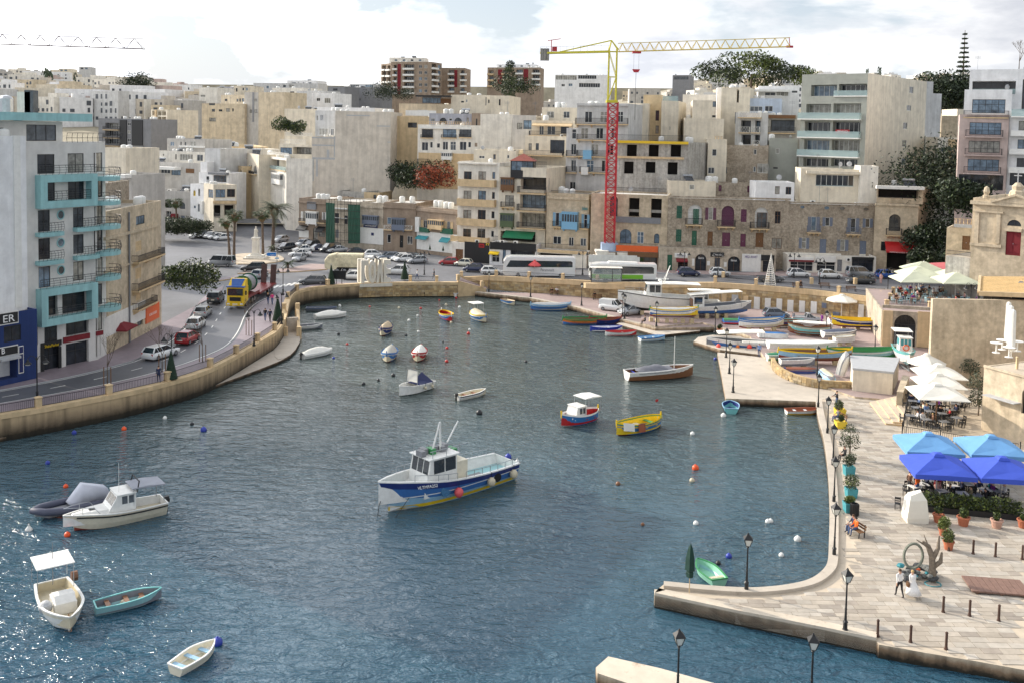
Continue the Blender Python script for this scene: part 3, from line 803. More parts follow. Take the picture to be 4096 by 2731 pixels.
def bld(name,label,cat,k,plan,ytop,m,wins=(),dep=14,zb=None,ref=0,group=None,deck=None,parapet=.6,roof=True,frame=None,slab=None,ztop=None,pyref=None,fmats=None):
 0
 yr=zp(k,0,ytop if pyref is None else pyref)[1]
 pts=[]
 for x,Y in plan:
  p=D(zp(k,x,0)[0],yr,Y);pts.append(V3((p.x,p.y,0)))
 zt=ztop if ztop is not None else DZ(k,plan[ref][0],ytop,plan[ref][1]).z
 a,c=pts[0],pts[-1]
 if len(pts)==2:
  t=(c-a).normalized();nb=V3((-t.y,t.x,0));back=[c+nb*dep,a+nb*dep]
 else:
  back=[a+(pts[-1]-pts[-2])]if len(pts)==3 else[pts[-1]+(pts[0]-pts[1])*.3+V3((0,6,0)),a+V3((0,6,0))]
 foot=pts+back
 cx=sum(p.x for p in foot)/len(foot);cy=sum(p.y for p in foot)/len(foot)
 zg=zb if zb is not None else min(tz(p.x,p.y)for p in foot)-.3
 root=thing(name,label,cat,(cx,cy,zg),0,group)
 spec=dict(m=m,frame=frame or m_frame_w,slab=slab)
 facs=[Fac(p,q,root)for p,q in zip(pts,pts[1:])]
 for w_ in wins:
  xs=[(w_[1],w_[2]),(w_[3],w_[4])]if w_[0]!='grid' else None
  items=[w_]
  if w_[0]=='grid':
   _,kd,x0,y0,ww,hh,nx,ny,dx,dy,*op=w_
   items=[(kd,x0+i*dx,y0+j*dy,x0+i*dx+ww,y0+j*dy+hh,*op)for i in range(nx)for j in range(ny)]
  for it in items:
   x0,y0=zp(k,it[1],it[2]);x1,y1=zp(k,it[3],it[4])
   best=None
   for f in facs:
    uu,vv=f.uv((x0+x1)/2,(y0+y1)/2)
    if-.3<=uu<=f.L+.3 and(best is None or(f.at(uu,0,vv)-EYE).length<best[0]):best=((f.at(uu,0,vv)-EYE).length,f)
   f=best[1]if best else facs[0]
   add_win(f,(it[0],x0,y0,x1,y1,*it[5:]),spec)
 b=MB();o=root.location
 for fi,f in enumerate(facs):
  mi=1 if fmats and fi in fmats else 0
  hs=[(max(.02,h[0]),max(zg+.01,h[1]),min(f.L-.02,h[2]),min(zt-.05,h[3]),h[4])for h in f.holes]
  hs=[h for h in hs if h[2]-h[0]>.1 and h[3]-h[1]>.1]
  us=sorted({0,f.L}|{h[0]for h in hs}|{h[2]for h in hs});vs_=sorted({zg,zt}|{h[1]for h in hs}|{h[3]for h in hs})
  for i in range(len(us)-1):
   um=(us[i]+us[i+1])/2;run=None
   for j in range(len(vs_)-1):
    vm=(vs_[j]+vs_[j+1])/2
    solid=not any(h[0]<um<h[2]and h[1]<vm<h[3]for h in hs)
    if solid and run is None:run=vs_[j]
    if(not solid or j==len(vs_)-2)and run is not None:
     top=vs_[j]if not solid else vs_[j+1]
     q=[f.at(us[i],0,run)-o,f.at(us[i+1],0,run)-o,f.at(us[i+1],0,top)-o,f.at(us[i],0,top)-o]
     b.add(q,[(0,1,2,3)],mi);run=None
  for h in hs:
   P=lambda u,y,z:f.at(u,y,z)-o
   b.add([P(h[0],0,h[1]),P(h[2],0,h[1]),P(h[2],0,h[3]),P(h[0],0,h[3]),P(h[0],h[4],h[1]),P(h[2],h[4],h[1]),P(h[2],h[4],h[3]),P(h[0],h[4],h[3])],[(0,4,5,1),(1,5,6,2),(2,6,7,3),(3,7,4,0)]+([(4,7,6,5)]if h[4]>1 else[]))
 rest=[pts[-1]]+back+[pts[0]]
 for p,q in zip(rest,rest[1:]):
  b.add([(p.x-o.x,p.y-o.y,0),(q.x-o.x,q.y-o.y,0),(q.x-o.x,q.y-o.y,zt-o.z),(p.x-o.x,p.y-o.y,zt-o.z)],[(0,1,2,3)])
 n=len(foot);cen=V3((cx,cy,0))
 inn=[]
 for i in range(n):
  a_,b_,c_=foot[i-1],foot[i],foot[(i+1)%n]
  e1=(b_-a_).normalized();e2=(c_-b_).normalized();n1=V3((-e1.y,e1.x,0));n2=V3((-e2.y,e2.x,0))
  q=(n1+n2);q=q/max(.4,q.length_squared)*2
  inn.append(b_+q*.22)
 zt_,zd=zt-o.z,zt-parapet-o.z
 b.add([(p.x-o.x,p.y-o.y,zt_)for p in foot]+[(p.x-o.x,p.y-o.y,zt_)for p in inn]+[(p.x-o.x,p.y-o.y,zd)for p in inn],[(i,(i+1)%n,n+(i+1)%n,n+i)for i in range(n)]+[(n+i,n+(i+1)%n,2*n+(i+1)%n,2*n+i)for i in range(n)])
 b.bd('wall',[m]+(list(fmats.values())[:1]if fmats else[]),root)
 MB().add([(p.x-o.x,p.y-o.y,zd)for p in inn],[tuple(range(n))]).bd('roof',deck or rnd.choice((m_roofdeck,m_roofwhite)),root)
 root['_zt']=zt
 del root['_zt']
 BL.append((root,foot,zt,zt-parapet))
 return root,facs,zt
def bA(*a,**k):return bld('apartment_block',*a,**k)
def bT(*a,**k):return bld('town_house',*a,**k)
BL=[]
g_blk=MATS['black_paint']
bld('shop_row','single storey stone shop row with two arched wooden doors and a terrace on top','shops',9,[(662,172.8),(1975,171.6)],812,W['stone'],[('door',752,897,808,1076,'dgreen'),('txt',835,878,982,928,'Maltese',CO['navy'],m_white),*X("awn 850 938 978 972 burg 1.0;shop 872 972 985 1070 b;aw 1065 890 1192 1084 b;aw 1430 915 1570 1090 b"),('txt',1237,870,1388,918,"blanco's",m_txt_w,m_black),('txt',1092,918,1172,948,'blancos',m_txt_w),('txt',1456,945,1540,974,'blancos',m_txt_w),*X("w 1282 930 1345 1050 b;box 1588 888 1800 1092 white .1"),('txt',1600,896,1785,946,'MED ASSIST',paint('purple_lettering',L(104,84,140)),m_white),*X("shop 1652 966 1786 1090 w;box 1802 900 1950 962 black .2;shop 1822 966 1950 1090 d;box 1030 940 1058 1020 white .06;box 1198 968 1230 1016 white .06;box 1388 980 1418 1030 white .06")],dep=4.2,zb=3.2,parapet=.35,deck=m_roofdeck)
bld('stone_terrace','weathered limestone terrace house with plum and green shutters and three iron balconies','terrace house',9,[(765,176.6),(2135,175.4)],262,W['roughstone'],[*X("s 858 348 918 488 dgreen;aw 985 335 1140 552 white;s 1043 384 1108 552 dgreen;bal 955 485 1143 570 .9 corbel;o 1180 370 1300 503 plum;aw 1362 350 1502 575 plum;bal 1312 508 1510 592 .9 corbel;s 1578 388 1642 530 plum;aw 1735 365 1880 596 white;w 1758 425 1868 592 b;bal 1678 530 1888 614 .9 corbel;w 1958 410 2022 548 b;s 850 612 912 750 dgreen;door 1028 628 1084 792 dgreen;door 1203 637 1262 806 brown;door 1366 648 1458 822 plum;door 1572 662 1632 834 plum;door 1742 652 1830 848 brown;w 1922 712 2036 828 b;cor 765 250 2135 268 .35")],zb=3.2,dep=11,parapet=.3)
def rooftop(name,label,k,x0,x1,y0,Y,m,wins=(),dep=5,h=6,cat='roof building',**kw):
 z=DZ(k,(x0+x1)/2,y0,Y).z
 return bld(name,label,cat,k,[(x0,Y),(x1,Y-.4)],y0,m,wins,dep=dep,zb=z-h,parapet=.3,**kw)
rooftop('roof_house','low cream flat roofed annexe above the green shuttered end of the terrace house',9,770,1300,66,184,W['cream'],[('w',1002,112,1058,166)],dep=6)
rooftop('roof_house','blackened old stone parapet house with purple door above the balustrade',9,1140,1900,88,186,W['roughstone'],[*X("door 1328 118 1362 186 plum;door 1650 125 1720 200 plum")],dep=5)
rooftop('roof_house','small white rooftop house with two brown windows over the purple lettered clinic',9,1745,2180,80,179,W['white'],[*X("w 1960 130 2012 218 b;w 2080 138 2142 222 b;rl 1780 228 2120 282 baluster")],dep=6)
bld('stone_house','rubble stone house with blue grey shutters and small oval windows','house',10,[(-104,175.4),(790,174.4)],302,W['roughstone'],[*X("ow 2 324 48 354;ow 252 330 305 364;ow 416 336 470 370;ow 660 344 718 376;o 82 440 205 585 bgrey;bal 70 528 210 612 .8 corbel bgrey;o 235 447 340 538 bgrey;o 495 455 617 602 bgrey;bal 478 545 628 630 .8 corbel bgrey;o 655 460 760 552 bgrey;o -12 660 95 772 bgrey;door 205 673 275 832 bgrey;o 385 680 505 795 bgrey;door 622 692 692 857 bgrey;cor -104 290 790 306 .3")],zb=3.4,dep=11,parapet=.2)
bld('shop_row','low row of white fronted shops below the blue grey shuttered house','shops',10,[(-128,171.8),(798,171.2)],836,W['pale'],[*X("box -120 862 140 908 white .3;box -120 890 140 908 burg .34;shop -100 912 138 1010 w;box 158 850 374 912 white .2;shop 176 914 372 1010 w;door 388 888 440 1012 grey;ac 478 866 534 905;shop 542 868 772 1016 d;box 542 862 772 886 black .15")],dep=3.6,zb=3.4,parapet=.3)
bld('restaurant','corner restaurant in squared stone with red awning and open rooftop dining room','restaurant',10,[(786,173.2),(1240,171.6),(1402,186)],318,W['honey'],[*X("aw 930 414 1052 590 d;bal 897 534 1060 640 .9 iron corbel"),('awn',884,702,1212,806,'red',2.2,("PEPPINO'S RESTAURANT",)),*X("d 905 806 1130 1000;w 846 700 900 795 d"),('txt',1072,646,1196,690,"peppino's",m_txt_k),('cor',786,306,1240,326,.3)],zb=3.4,parapet=.2)
bld('rooftop_dining_room','open fronted rooftop dining room with grey flat roof over the red awning restaurant','dining room',10,[(806,174.6),(1290,173.2),(1402,186)],128,W['honey'],[*X("d 816 148 1240 246;rl 816 236 1180 288 bars;box 790 118 1288 150 white 1.2")],zb=16.6,parapet=.1,deck=m_grey)
bld('penthouse','stone penthouse with wide sliding doors and a planted terrace','penthouse',5,[(12,181),(636,179.6)],1240,W['cream'],[*X("w 164 1310 562 1430;cor 60 1270 640 1300 .9;rl 40 1418 630 1486 glass")],zb=15,dep=7,parapet=.2)
bld('stair_block','plain pale stone stair block beside the planted penthouse','stair block',5,[(634,178.4),(822,178)],1216,W['pale'],[('w',738,1238,760,1256)],zb=15,dep=5,parapet=.2)
root,fc,zt=bA('tall new grey apartment block with a blank cream side wall and white balconies','apartment block',5,[(24,192),(712,184),(1332,208)],246,W['olive'],[*X("log 115 367 386 484;log 405 357 700 480;balg 355 425 706 492 .25;log 65 568 322 690;log 348 562 638 690;balg 0 655 645 735 1.3 white;log 50 752 315 880;log 342 752 630 885;balg -4 845 637 928 1.3 white;log 42 942 305 1080;log 330 945 624 1080;balg -8 1030 627 1124 1.3 white;log 35 1135 295 1225;log 325 1140 600 1224;w 1145 387 1185 455;w 1116 582 1160 638;w 1080 762 1120 830;w 1070 946 1110 1015;w 1062 1136 1102 1208"),('txt',372,836,520,880,'79040403',m_txt_w,m_red)],ref=1,slab=m_white,fmats={1:W['cream']})
bA('stepped bare concrete party wall behind the cream side wall','apartment block',5,[(1312,209),(1396,210)],330,W['lgrey'],dep=8)
bA('lower step of the bare concrete party wall with grey render','apartment block',5,[(1376,211),(1484,212)],456,W['lgrey'],dep=8)
bT('narrow pale town house with striped stone bay between the tall blocks','town house',5,[(1444,196),(1700,195)],916,W['pale'],[*X("w 1480 1022 1522 1068 d;w 1603 997 1655 1068 d;w 1490 1195 1522 1268 d;w 1590 1190 1650 1266;box 1546 936 1668 1166 stone .5;rl 1540 1180 1660 1276 bars")])
bT('small sunlit cream house between trees and the pink block','town house',5,[(1646,222),(1730,222)],620,W['cream'],dep=8)
bT('low old stone house with rusty roof railings behind the concrete party wall','town house',5,[(1490,214),(1650,213)],690,W['honey'],dep=7)
bA('pink apartment block with black framed windows and four long balconies','apartment block',5,[(1672,166),(2190,163)],676,W['pink'],[*X("w 1772 762 2105 890 d;bal 1730 842 2120 920 1.2;w 1762 955 2090 1078 d;bal 1722 1032 2110 1112 1.2;w 1752 1147 2080 1270 d;bal 1710 1226 2097 1304 1.2;w 1657 1308 2125 1464 d;w 1715 1510 1795 1566 d")],slab=W['pink'],zb=4)
bld('penthouse','white upper storey with a three part picture window above the pink block','penthouse',5,[(1722,167.2),(2222,164)],416,W['white'],[*X("w 1800 520 2146 664 d;bal 1712 640 2180 720 1.6")],zb=20)
bld('penthouse','topmost white storey with a recessed roof terrace at the right edge','penthouse',5,[(1778,169),(2480,164)],208,W['white'],[*X("log 1800 328 2255 464 d;rl 1806 410 2258 468 glass;w 2322 310 2470 640 d")],zb=26)
bA('white apartment block with solid balconies at the right edge','apartment block',5,[(2196,163.6),(2640,160)],640,W['white'],[*X("w 2286 745 2460 845 d;w 2275 940 2450 1038 d;w 2265 1135 2440 1230 d"),('w',2180+12,1292,2440,1424,'d'),*X("balg 2222 620 2480 710 1.2 white;bals 2214 848 2480 905 1.2 white;bals 2200 1040 2470 1096 1.2 white;bals 2192 1232 2460 1290 1.2 white")],zb=4)
root,fc,zt=bld('chapel','honey stone chapel with pilasters, pediment and a brown double door','chapel',10,[(1812,137),(2600,130.5)],240,W['honey'],[*X("door 2150 598 2308 846 burg;aw 2165 472 2316 538 d;box 1826 390 1872 722 .2;box 2050 390 2096 722 .2;box 2138 560 2322 592 .25;cor 1790 292 2600 330 .5;cor 1780 720 2110 750 .3;cor 1812 380 2130 396 .3")],zb=8,dep=14)
f=fc[0];u0=f.uv(*zp(10,2010,300))[0];u1=f.uv(*zp(10,2540,300))[0];z0=f.uv(*zp(10,2270,300))[1];z1=f.uv(*zp(10,2270,215))[1]
b=MB();wd=u1-u0;hh=z1-z0
b.add([(0,-.55,0),(wd,-.55,0),(wd/2,-.55,hh),(0,.3,0),(wd,.3,0),(wd/2,.3,hh)],[(0,1,2),(5,4,3),(0,2,5,3),(1,4,5,2)])
for s_ in(0,1):
 xa=0 if not s_ else wd
 b.bar((xa,-.6,.05),(wd/2,-.6,hh+.05),.3,.3)
f.put('pediment',b.mesh('pediment',W['honey']),u0,0,z0)
f.put('finial',MB().lathe([(.5,0),(.5,.4),(.3,.5),(.45,.9),(.3,1.5),(.05,1.7)],10).mesh('finial',W['honey']),f.uv(*zp(10,1940,220))[0],.4,zt)
f.put('finial',MB().lathe([(1.2,0),(1.0,.8),(.7,1.0),(.8,1.5),(.3,2.0)],8).mesh('finial',W['honey']),f.uv(*zp(10,2262,200))[0],.6,z1-.3)
b=MB();b.box((-.06,-.06,0),(.06,.06,2.2));b.box((-.5,-.05,1.4),(.5,.05,1.52));f.put('cross',b.mesh('cross',m_lgrey),f.uv(*zp(10,2262,120))[0],.6,z1+1.2)
bld('podium','stained stone podium with a diagonal stair carrying the chapel','podium',10,[(1526,141),(2620,130.2)],846,W['block'],[*X("rl 1530 800 1800 846 bars;box 1900 980 1950 1028 black .05")],zb=4,dep=10,parapet=.05)
bld('garden_house','small shaded stone house with a brown door beside the chapel','house',10,[(1536,150),(1815,148)],552,W['honey'],[*X("door 1695 640 1778 788 brown;rl 1612 462 1812 520 baluster;box 1612 520 1812 552 lgrey .3")],zb=7,dep=6)
bld('stone_building','gutted old stone front with three tall unglazed openings behind the red crane mast','building site',9,[(-96,180),(765,176.8)],206,W['honey'],[*X("aw 112 240 198 468 d;d 322 262 440 472;d 570 270 690 490;box 322 388 440 418 concrete .03;box 570 396 690 428 concrete .03;box 165 476 680 542 grey .25;aw 222 610 352 772 d;w 416 640 490 770;aw 606 660 664 770 d;rl 170 150 745 206 bars")],zb=2.8,dep=9,parapet=.3)
bld('shop_row','dark brown shopfront under a balcony wrapped in orange safety netting','shops',9,[(-60,175.4),(656,173.6)],858,W['brown'],[*X("shop 330 920 640 1060 b;box 310 868 652 920 brown .4;rl 170 770 652 868 bars;box 180 796 650 862 orange .1")],zb=2.8,dep=4,parapet=.2)
bld('concrete_block','unfinished concrete block building with empty window holes and yellow formwork','building site',4,[(188,189),(990,186.4),(1222,196)],1166,W['block'],[*X("d 300 1204 412 1338;d 545 1206 657 1338;d 792 1206 907 1340;d 268 1394 375 1530;d 510 1397 620 1522;d 757 1402 868 1541;box 186 1163 992 1192 yellow 1.0;box 190 1338 940 1362 stone .5;rl 190 1098 990 1162 bars;d 265 1750 370 1880")],zb=2.6,parapet=.1,deck=m_concrete)
bld('hotel','two storey stone hotel front with pale blue shutters and an enclosed blue balcony','hotel',8,[(1645,186),(2118,183)],200,W['honey'],[*X("o 1715 425 1810 575 blue;bal 1715 520 1810 590 .6 corbel;g 1825 415 2000 602 blue;o 2035 445 2122 600 blue;bal 2020 548 2116 612 .6"),('txt',2018,356,2122,402,'Juliani',m_teal),*X("rl 1690 186 2235 246 bars;cor 1650 250 2118 276 .4;w 1715 690 1805 776;w 1890 700 1945 800;w 2020 712 2085 800")],zb=2.5,dep=10,parapet=.4)
bld('terrace','hotel terrace with a grey canopy and a railing full of red flowers','terrace',8,[(1540,181.6),(2092,179)],846,W['pale'],[*X("rl 1560 778 2085 846 bars;d 1548 884 1930 985;box 1540 846 2092 880 stone .2")],zb=2.5,dep=4,parapet=.1)
bA('apartment block with green and brown enclosed balconies above the fast food restaurant','apartment block',8,[(1112,190),(1642,186.6)],-90,W['cream'],[*X("g 1143 30 1283 170 brown;w 1178 232 1275 352 d;bal 1137 302 1287 372 .8 corbel;g 1137 430 1280 576 olive;log 1350 30 1640 172 d;bal 1338 118 1642 214 1.4;log 1345 228 1637 380 d;bal 1333 312 1640 412 1.4;log 1340 432 1632 592 d;bal 1330 532 1634 606 1.4;d 1125 640 1515 748;awn 1182 632 1516 706 green 1.8;rl 1040 700 1520 760 bars;rl 1240 -150 1640 -92 bars")],zb=2.4,parapet=.5)
bld('restaurant','dark fast food restaurant front with yellow arches and white lettering','restaurant',8,[(1005,186.4),(1530,183.6)],760,W['shop_white'],[('box',1010,766,1526,846,'black',.2),('txt',1310,796,1482,840,"McDonald's",m_txt_w),('txt',1228,768,1276,824,'m',m_yellow),('txt',968,756,1014,800,'m',m_yellow),('txt',1474,804,1520,846,'m',m_yellow),*X("shop 1234 852 1512 985 d;shop 1026 890 1112 980 w;awn 1005 858 1116 892 yellow .8;w 1150 830 1185 960 d")],zb=2.4,dep=4,parapet=.2)
bA('cream apartment block with four solid balconies above the noodle restaurant','apartment block',8,[(652,194),(1114,190.4)],-150,W['pale'],[('grid','w',716,-36,86,120,2,1,162,0,'b'),*X("w 1034 -30 1066 48 b;bals 668 48 1082 132 1.2"),('grid','w',712,180,88,132,2,1,162,0,'b'),*X("w 1030 196 1062 272 b;bals 664 264 1080 352 1.2"),('grid','w',709,395,88,138,2,1,162,0,'b'),*X("w 1024 412 1058 490 b;bals 660 478 1078 570 1.2"),('grid','w',706,606,88,134,2,1,160,0,'b'),*X("w 1018 628 1052 700;bals 596 690 1004 752 1.3;cor 655 -130 1085 -118 .6;door 620 830 706 980 b")],zb=2.4,parapet=.5)
bld('restaurant','charcoal noodle restaurant shopfront below the cream balconies','restaurant',8,[(588,190.6),(1008,187.4)],752,W['pale'],[('box',724,758,1004,985,'black',.1),('txt',750,768,856,804,'wagamama',m_txt_w),('txt',886,772,946,816,'soho',m_txt_k,m_red),*X("shop 826 836 950 960 d;shop 760 830 810 985 d;door 622 834 706 980 brown")],zb=2.3,dep=3.4,parapet=.2)
bld('stone_house','low old house with a grey bull sign and a white enclosed balcony','house',30,[(100,215),(768,211.6)],200,W['brown'],[*X("o 150 540 318 795 white;g 322 535 582 832 white;o 672 560 766 750 white;bal 130 700 312 802 .7;bal 540 735 768 832 .7;box 315 300 532 486 grey .3"),('txt',350,320,500,460,'R',m_txt_w),*X("awn 105 880 322 1000 black 1.2;awn 565 910 752 1042 black 1.2;aw 440 935 562 1230 d;w 590 1050 740 1160 d;box 100 1000 340 1180 white .05;w 215 960 290 1110 d;cor 100 310 768 345 .3;cor 100 815 768 870 .2")],zb=2.2,dep=10,parapet=.3)
bld('stone_house','low old house wrapped in scaffolding and dark green netting','house',30,[(768,211.6),(1612,207.6)],258,W['stone'],[*X("w 985 580 1085 830 d;w 1225 640 1300 850 d;door 1000 985 1080 1190 grey;box 985 450 1312 478 white .5;box 985 690 1312 708 white .5")],zb=2.2,dep=10,parapet=.3)
bld('stone_house','low old house with a slate grey enclosed balcony and navy banner','house',30,[(1612,207.6),(2186,205)],300,W['stone'],[('g',1712,630,2072,832,'bgrey'),('txt',1695,836,2044,936,'www.homes.com.mt',m_txt_w,CO['navy']),*X("box 1616 945 2184 1340 white .08;w 1750 1090 1832 1300;door 2032 1130 2112 1340 bgrey;box 1888 1062 1952 1130 navy .12;cor 1612 400 2186 450 .3")],zb=2.2,dep=10,parapet=.3)
bld('stone_house','low old house with a grey green enclosed balcony and white criss cross railings','house',7,[(2062,205),(2420,203)],308,W['brown'],[*X("w 2096 478 2142 556;g 2162 482 2302 612 bgrey;ball 2070 566 2160 622 .7;ball 2285 570 2380 626 .7;w 2098 668 2138 762;door 2236 680 2276 818 black;w 2322 688 2380 780;cor 2062 352 2420 378 .3")],zb=2.2,dep=10,parapet=.3)
bld('stone_house','low old house with green balcony panels and teal awnings beside the dark pipe','house',8,[(185,203.2),(655,196)],352,W['brown'],[*X("o 236 512 338 596 stone;g 340 502 492 604 stone;o 500 526 592 612 stone;bals 236 588 336 644 .5 dgreen;bals 468 604 592 662 .5 dgreen;box 190 650 650 860 white .08;awn 206 680 326 722 teal 1.0;awn 470 700 572 756 teal 1.0;w 256 722 310 830 b;aw 390 700 462 858 w;w 520 758 570 850 b;box 186 474 230 640 white .5;cor 190 392 655 424 .3")],zb=2.2,dep=10,parapet=.3)
AB,TH='apartment block','town house'
bld('hotel','tall grey hotel with white doors and stone bracketed balconies behind the crane mast','hotel',3,[(1985,197),(2560,193)],738,W['lgrey'],[('grid','w',2070,832,82,124,2,1,172,0),*X("w 2432 832 2500 952;bal 1975 900 2330 985 .9 corbel;bal 2380 900 2560 985 .9"),('grid','w',2028,1016,80,122,3,1,168,0),('bal',1990,1085,2330,1160,.9,'corbel'),('grid','w',2140,1196,82,122,2,1,170,0),('bal',1990,1262,2330,1345,.9,'corbel'),('grid','w',2090,1380,80,128,3,1,166,0),*X("bal 2020 1450 2330 1525 .9 corbel;cor 1985 742 2560 768 .4;box 2065 1266 2160 1366 blue 1.0;box 2044 1455 2120 1540 white 1.0")],frame=m_frame_w)
bld('hotel','lower left step of the grey hotel with the same bracketed balconies','hotel',3,[(1866,198),(1990,197.4)],1016,W['lgrey'],[*X("w 1925 1030 1975 1140;w 1915 1196 1975 1316;bal 1868 1262 1988 1345 .9;w 1915 1376 1978 1506;bal 1866 1450 1986 1525 .9"),('grid','w',1900,1620,70,130,1,1,0,0)])
bA('cream stepped apartment block with planted terraces and red roofed glass veranda',AB,3,[(1404,205),(1900,203)],1102,W['cream'],[*X("w 1682 1152 1842 1300 d;w 1440 1190 1476 1264 d;w 1520 1188 1555 1264 d;bal 1300 1268 1836 1330 2.2")],parapet=.2)
bA('second terrace step of the cream block with wide doors and a striped awning',AB,3,[(1474,209),(1945,207)],930,W['cream'],[*X("w 1560 985 1610 1092;w 1650 985 1740 1092;w 1800 990 1890 1080 d;bal 1456 1052 1905 1110 1.4;awn 1490 962 1935 1000 stone 1.6")],parapet=.2)
bA('top terrace step of the cream block with yellow walls and potted plants',AB,3,[(1590,213),(1990,211)],784,W['cream'],[*X("w 1645 832 1725 905;w 1830 832 1900 905;rl 1530 880 1900 922 bars")],parapet=.2)
b=None
bld('veranda','glazed roof veranda with a red tiled hip roof above the enclosed balconies','veranda',3,[(1240,188.6),(1498,188)],1384,m_iron,[('w',1246,1390,1490,1494,'d')],dep=4,zb=19,parapet=.05,deck=m_terracotta)
vr,vf,vz=BL[-1][0],BL[-1][1],BL[-1][2]
b=MB();c=sum(vf,V3())/4;top=V3((c.x,c.y,vz+1.4));b.add([V3((p.x+(p.x-c.x)*.12,p.y+(p.y-c.y)*.12,vz))-vr.location for p in vf]+[top-vr.location],[(0,1,4),(1,2,4),(2,3,4),(3,0,4),(3,2,1,0)])
b.bd('hip_roof',mat('red_roof_tiles',L(150,84,72),.8,.15,3),vr)
bT('pale sunlit flat roofed house behind the cream balcony tower',TH,3,[(826,200),(1300,199)],1262,W['cream'],[*X("w 885 1328 948 1358;w 1045 1312 1072 1368 b;w 1200 1318 1225 1358")])
bA('beige and white apartment house with three wide dark windows over a terrace',AB,3,[(200,226),(902,222)],976,W['pale'],[*X("w 245 1030 370 1126 d;w 480 1030 630 1126 d;w 665 1030 800 1124 d;bal 235 1090 370 1135 .4;bal 465 1090 635 1135 .4;bal 665 1086 800 1130 .4;w 243 1175 315 1270;w 336 1172 366 1240;w 416 1190 446 1236 d;w 478 1170 538 1262;w 563 1170 626 1266;w 668 1170 744 1266;w 762 1172 796 1236;w 838 1184 866 1226 d;box 204 1300 826 1700 stone .03;g 475 1288 590 1366 white;bal 205 1360 320 1415 .9;w 415 1316 445 1362 d;w 684 1306 722 1358;w 250 1430 300 1492;w 414 1430 444 1478;w 515 1440 580 1490;box 228 1004 806 1028 white .4;rl 215 944 800 978 baluster")])
bld('penthouse','lilac grey attic with two arched dormer doors above the beige apartment house','attic',3,[(328,230),(802,228)],852,W['bluegrey'],[*X("aw 442 902 524 972 d;aw 608 902 692 972 d;w 346 906 390 946;w 548 908 584 938;w 748 902 770 956 b")],parapet=.2)
bA('narrow brown brick stair tower beside the lilac attic',AB,3,[(804,222.6),(908,222)],850,W['brown'],[('w',850,912,866,992,'d')])
bA('plain peach party wall stepping down towards the right',AB,3,[(902,221),(1256,220)],858,W['pale'],[])
bA('blank cream party wall block with a slit window',AB,3,[(572,246),(1012,244)],644,W['cream'],[*X("w 684 714 716 732 d;w 740 696 756 730;w 958 672 968 764 d;w 988 700 1002 738 d")])
bA('cream party wall dropping to the tall cypress',AB,3,[(1010,243),(1226,242)],652,W['cream'],[('w',1106,694,1126,764,'b')])
bA('roof terrace with a dark pergola left of the blank cream block',AB,3,[(-10,248),(575,246)],742,W['sand'],[*X("box 200 654 580 672 black 2.5;w 250 674 460 738 d;box 455 690 572 740 brown .1")])
bA('orange stained block with a glazed penthouse above the big blank wall',AB,3,[(-40,236),(330,234)],884,W['ochre'],[*X("box 62 820 405 880 white .05;w 195 816 305 876;w 88 956 190 1014 d")])
bA('dark glazed house with a railing in the gap below the solar panels',AB,3,[(1260,216),(1525,214)],872,W['warmgrey'],[*X("w 1382 930 1490 1030 d;w 1310 960 1370 1030 d;rl 1340 1010 1480 1050 bars")])
for nm,lab,x0,x1,y0,Y,gr in(('apartment_tower','tall tan apartment tower with white balconies, largest on the skyline',-100,470,276,470,((210,312,34,34,2,5,62,68),(42,316,118,34,1,5,0,68),(352,330,66,36,1,4,0,68))),):
 bld(nm,lab,'tower',3,[(x0,Y+6),(350,Y),(x1,Y+10)],y0,W['brown'],[('grid','w',212,312,34,34,2,5,60,68),('grid','log',46,304,112,46,1,5,0,68),('grid','bals',40,346,122,20,1,5,0,68,1.3,'white'),('box',-28,300,8,640,'burg',.1),('grid','log',-72,312,40,40,1,5,0,68),('grid','bals',-76,350,48,18,1,5,0,68,1.2,'white'),('grid','log',358,300,50,44,1,5,0,66),('grid','bals',352,342,62,20,1,5,0,66,1.2,'white'),('grid','w',424,312,30,40,1,5,0,66,'d')],zb=20,dep=20)
bld('apartment_tower','left wing of the largest tan tower with stacked side balconies','tower',3,[(-212,484),(-98,476)],300,W['brown'],[('grid','log',-200,316,44,46,1,5,0,68),('grid','bals',-206,360,56,18,1,5,0,68,1.5,'white'),('grid','log',-140,316,34,46,1,5,0,68),('grid','bals',-146,360,44,18,1,5,0,68,1.2,'white')],zb=20)
bld('rooftop_room','pale rooftop storey on the largest tan tower','roof building',3,[(-120,486),(284,484)],226,W['pale'],[('grid','w',-60,248,30,20,4,1,90,0,'d')],zb=55,dep=8)
bld('apartment_tower','lower right wing of the largest tan tower with a dark red stair strip','tower',3,[(464,486),(726,484)],342,W['brown'],[('grid','log',546,366,60,44,1,4,0,66),('grid','bals',540,404,70,20,1,4,0,66,1.3,'white'),('box',608,368,642,560,'burg',.1),('grid','log',680,370,42,44,1,4,0,66),('grid','bals',676,408,72,18,1,4,0,66,1.3,'white')],zb=20)
bld('apartment_tower','second tan tower on the skyline with two dark red stair strips','tower',3,[(980,480),(1575,474),(1615,484)],338,W['brown'],[('grid','log',1000,370,48,44,1,3,0,66),('grid','bals',980,408,72,16,1,3,0,66,1.3),('box',1097,362,1144,520,'burg',.1),('grid','log',1150,366,64,44,1,3,0,66),('grid','bals',1142,404,78,18,1,3,0,66,1.3),('grid','log',1302,362,74,44,1,3,0,64),('grid','bals',1296,400,84,18,1,3,0,64,1.3,'white'),('box',1384,358,1436,516,'burg',.1),('grid','log',1486,362,74,44,1,3,0,62),('grid','bals',1480,400,92,18,1,3,0,62,1.3,'white')],zb=20,dep=20)
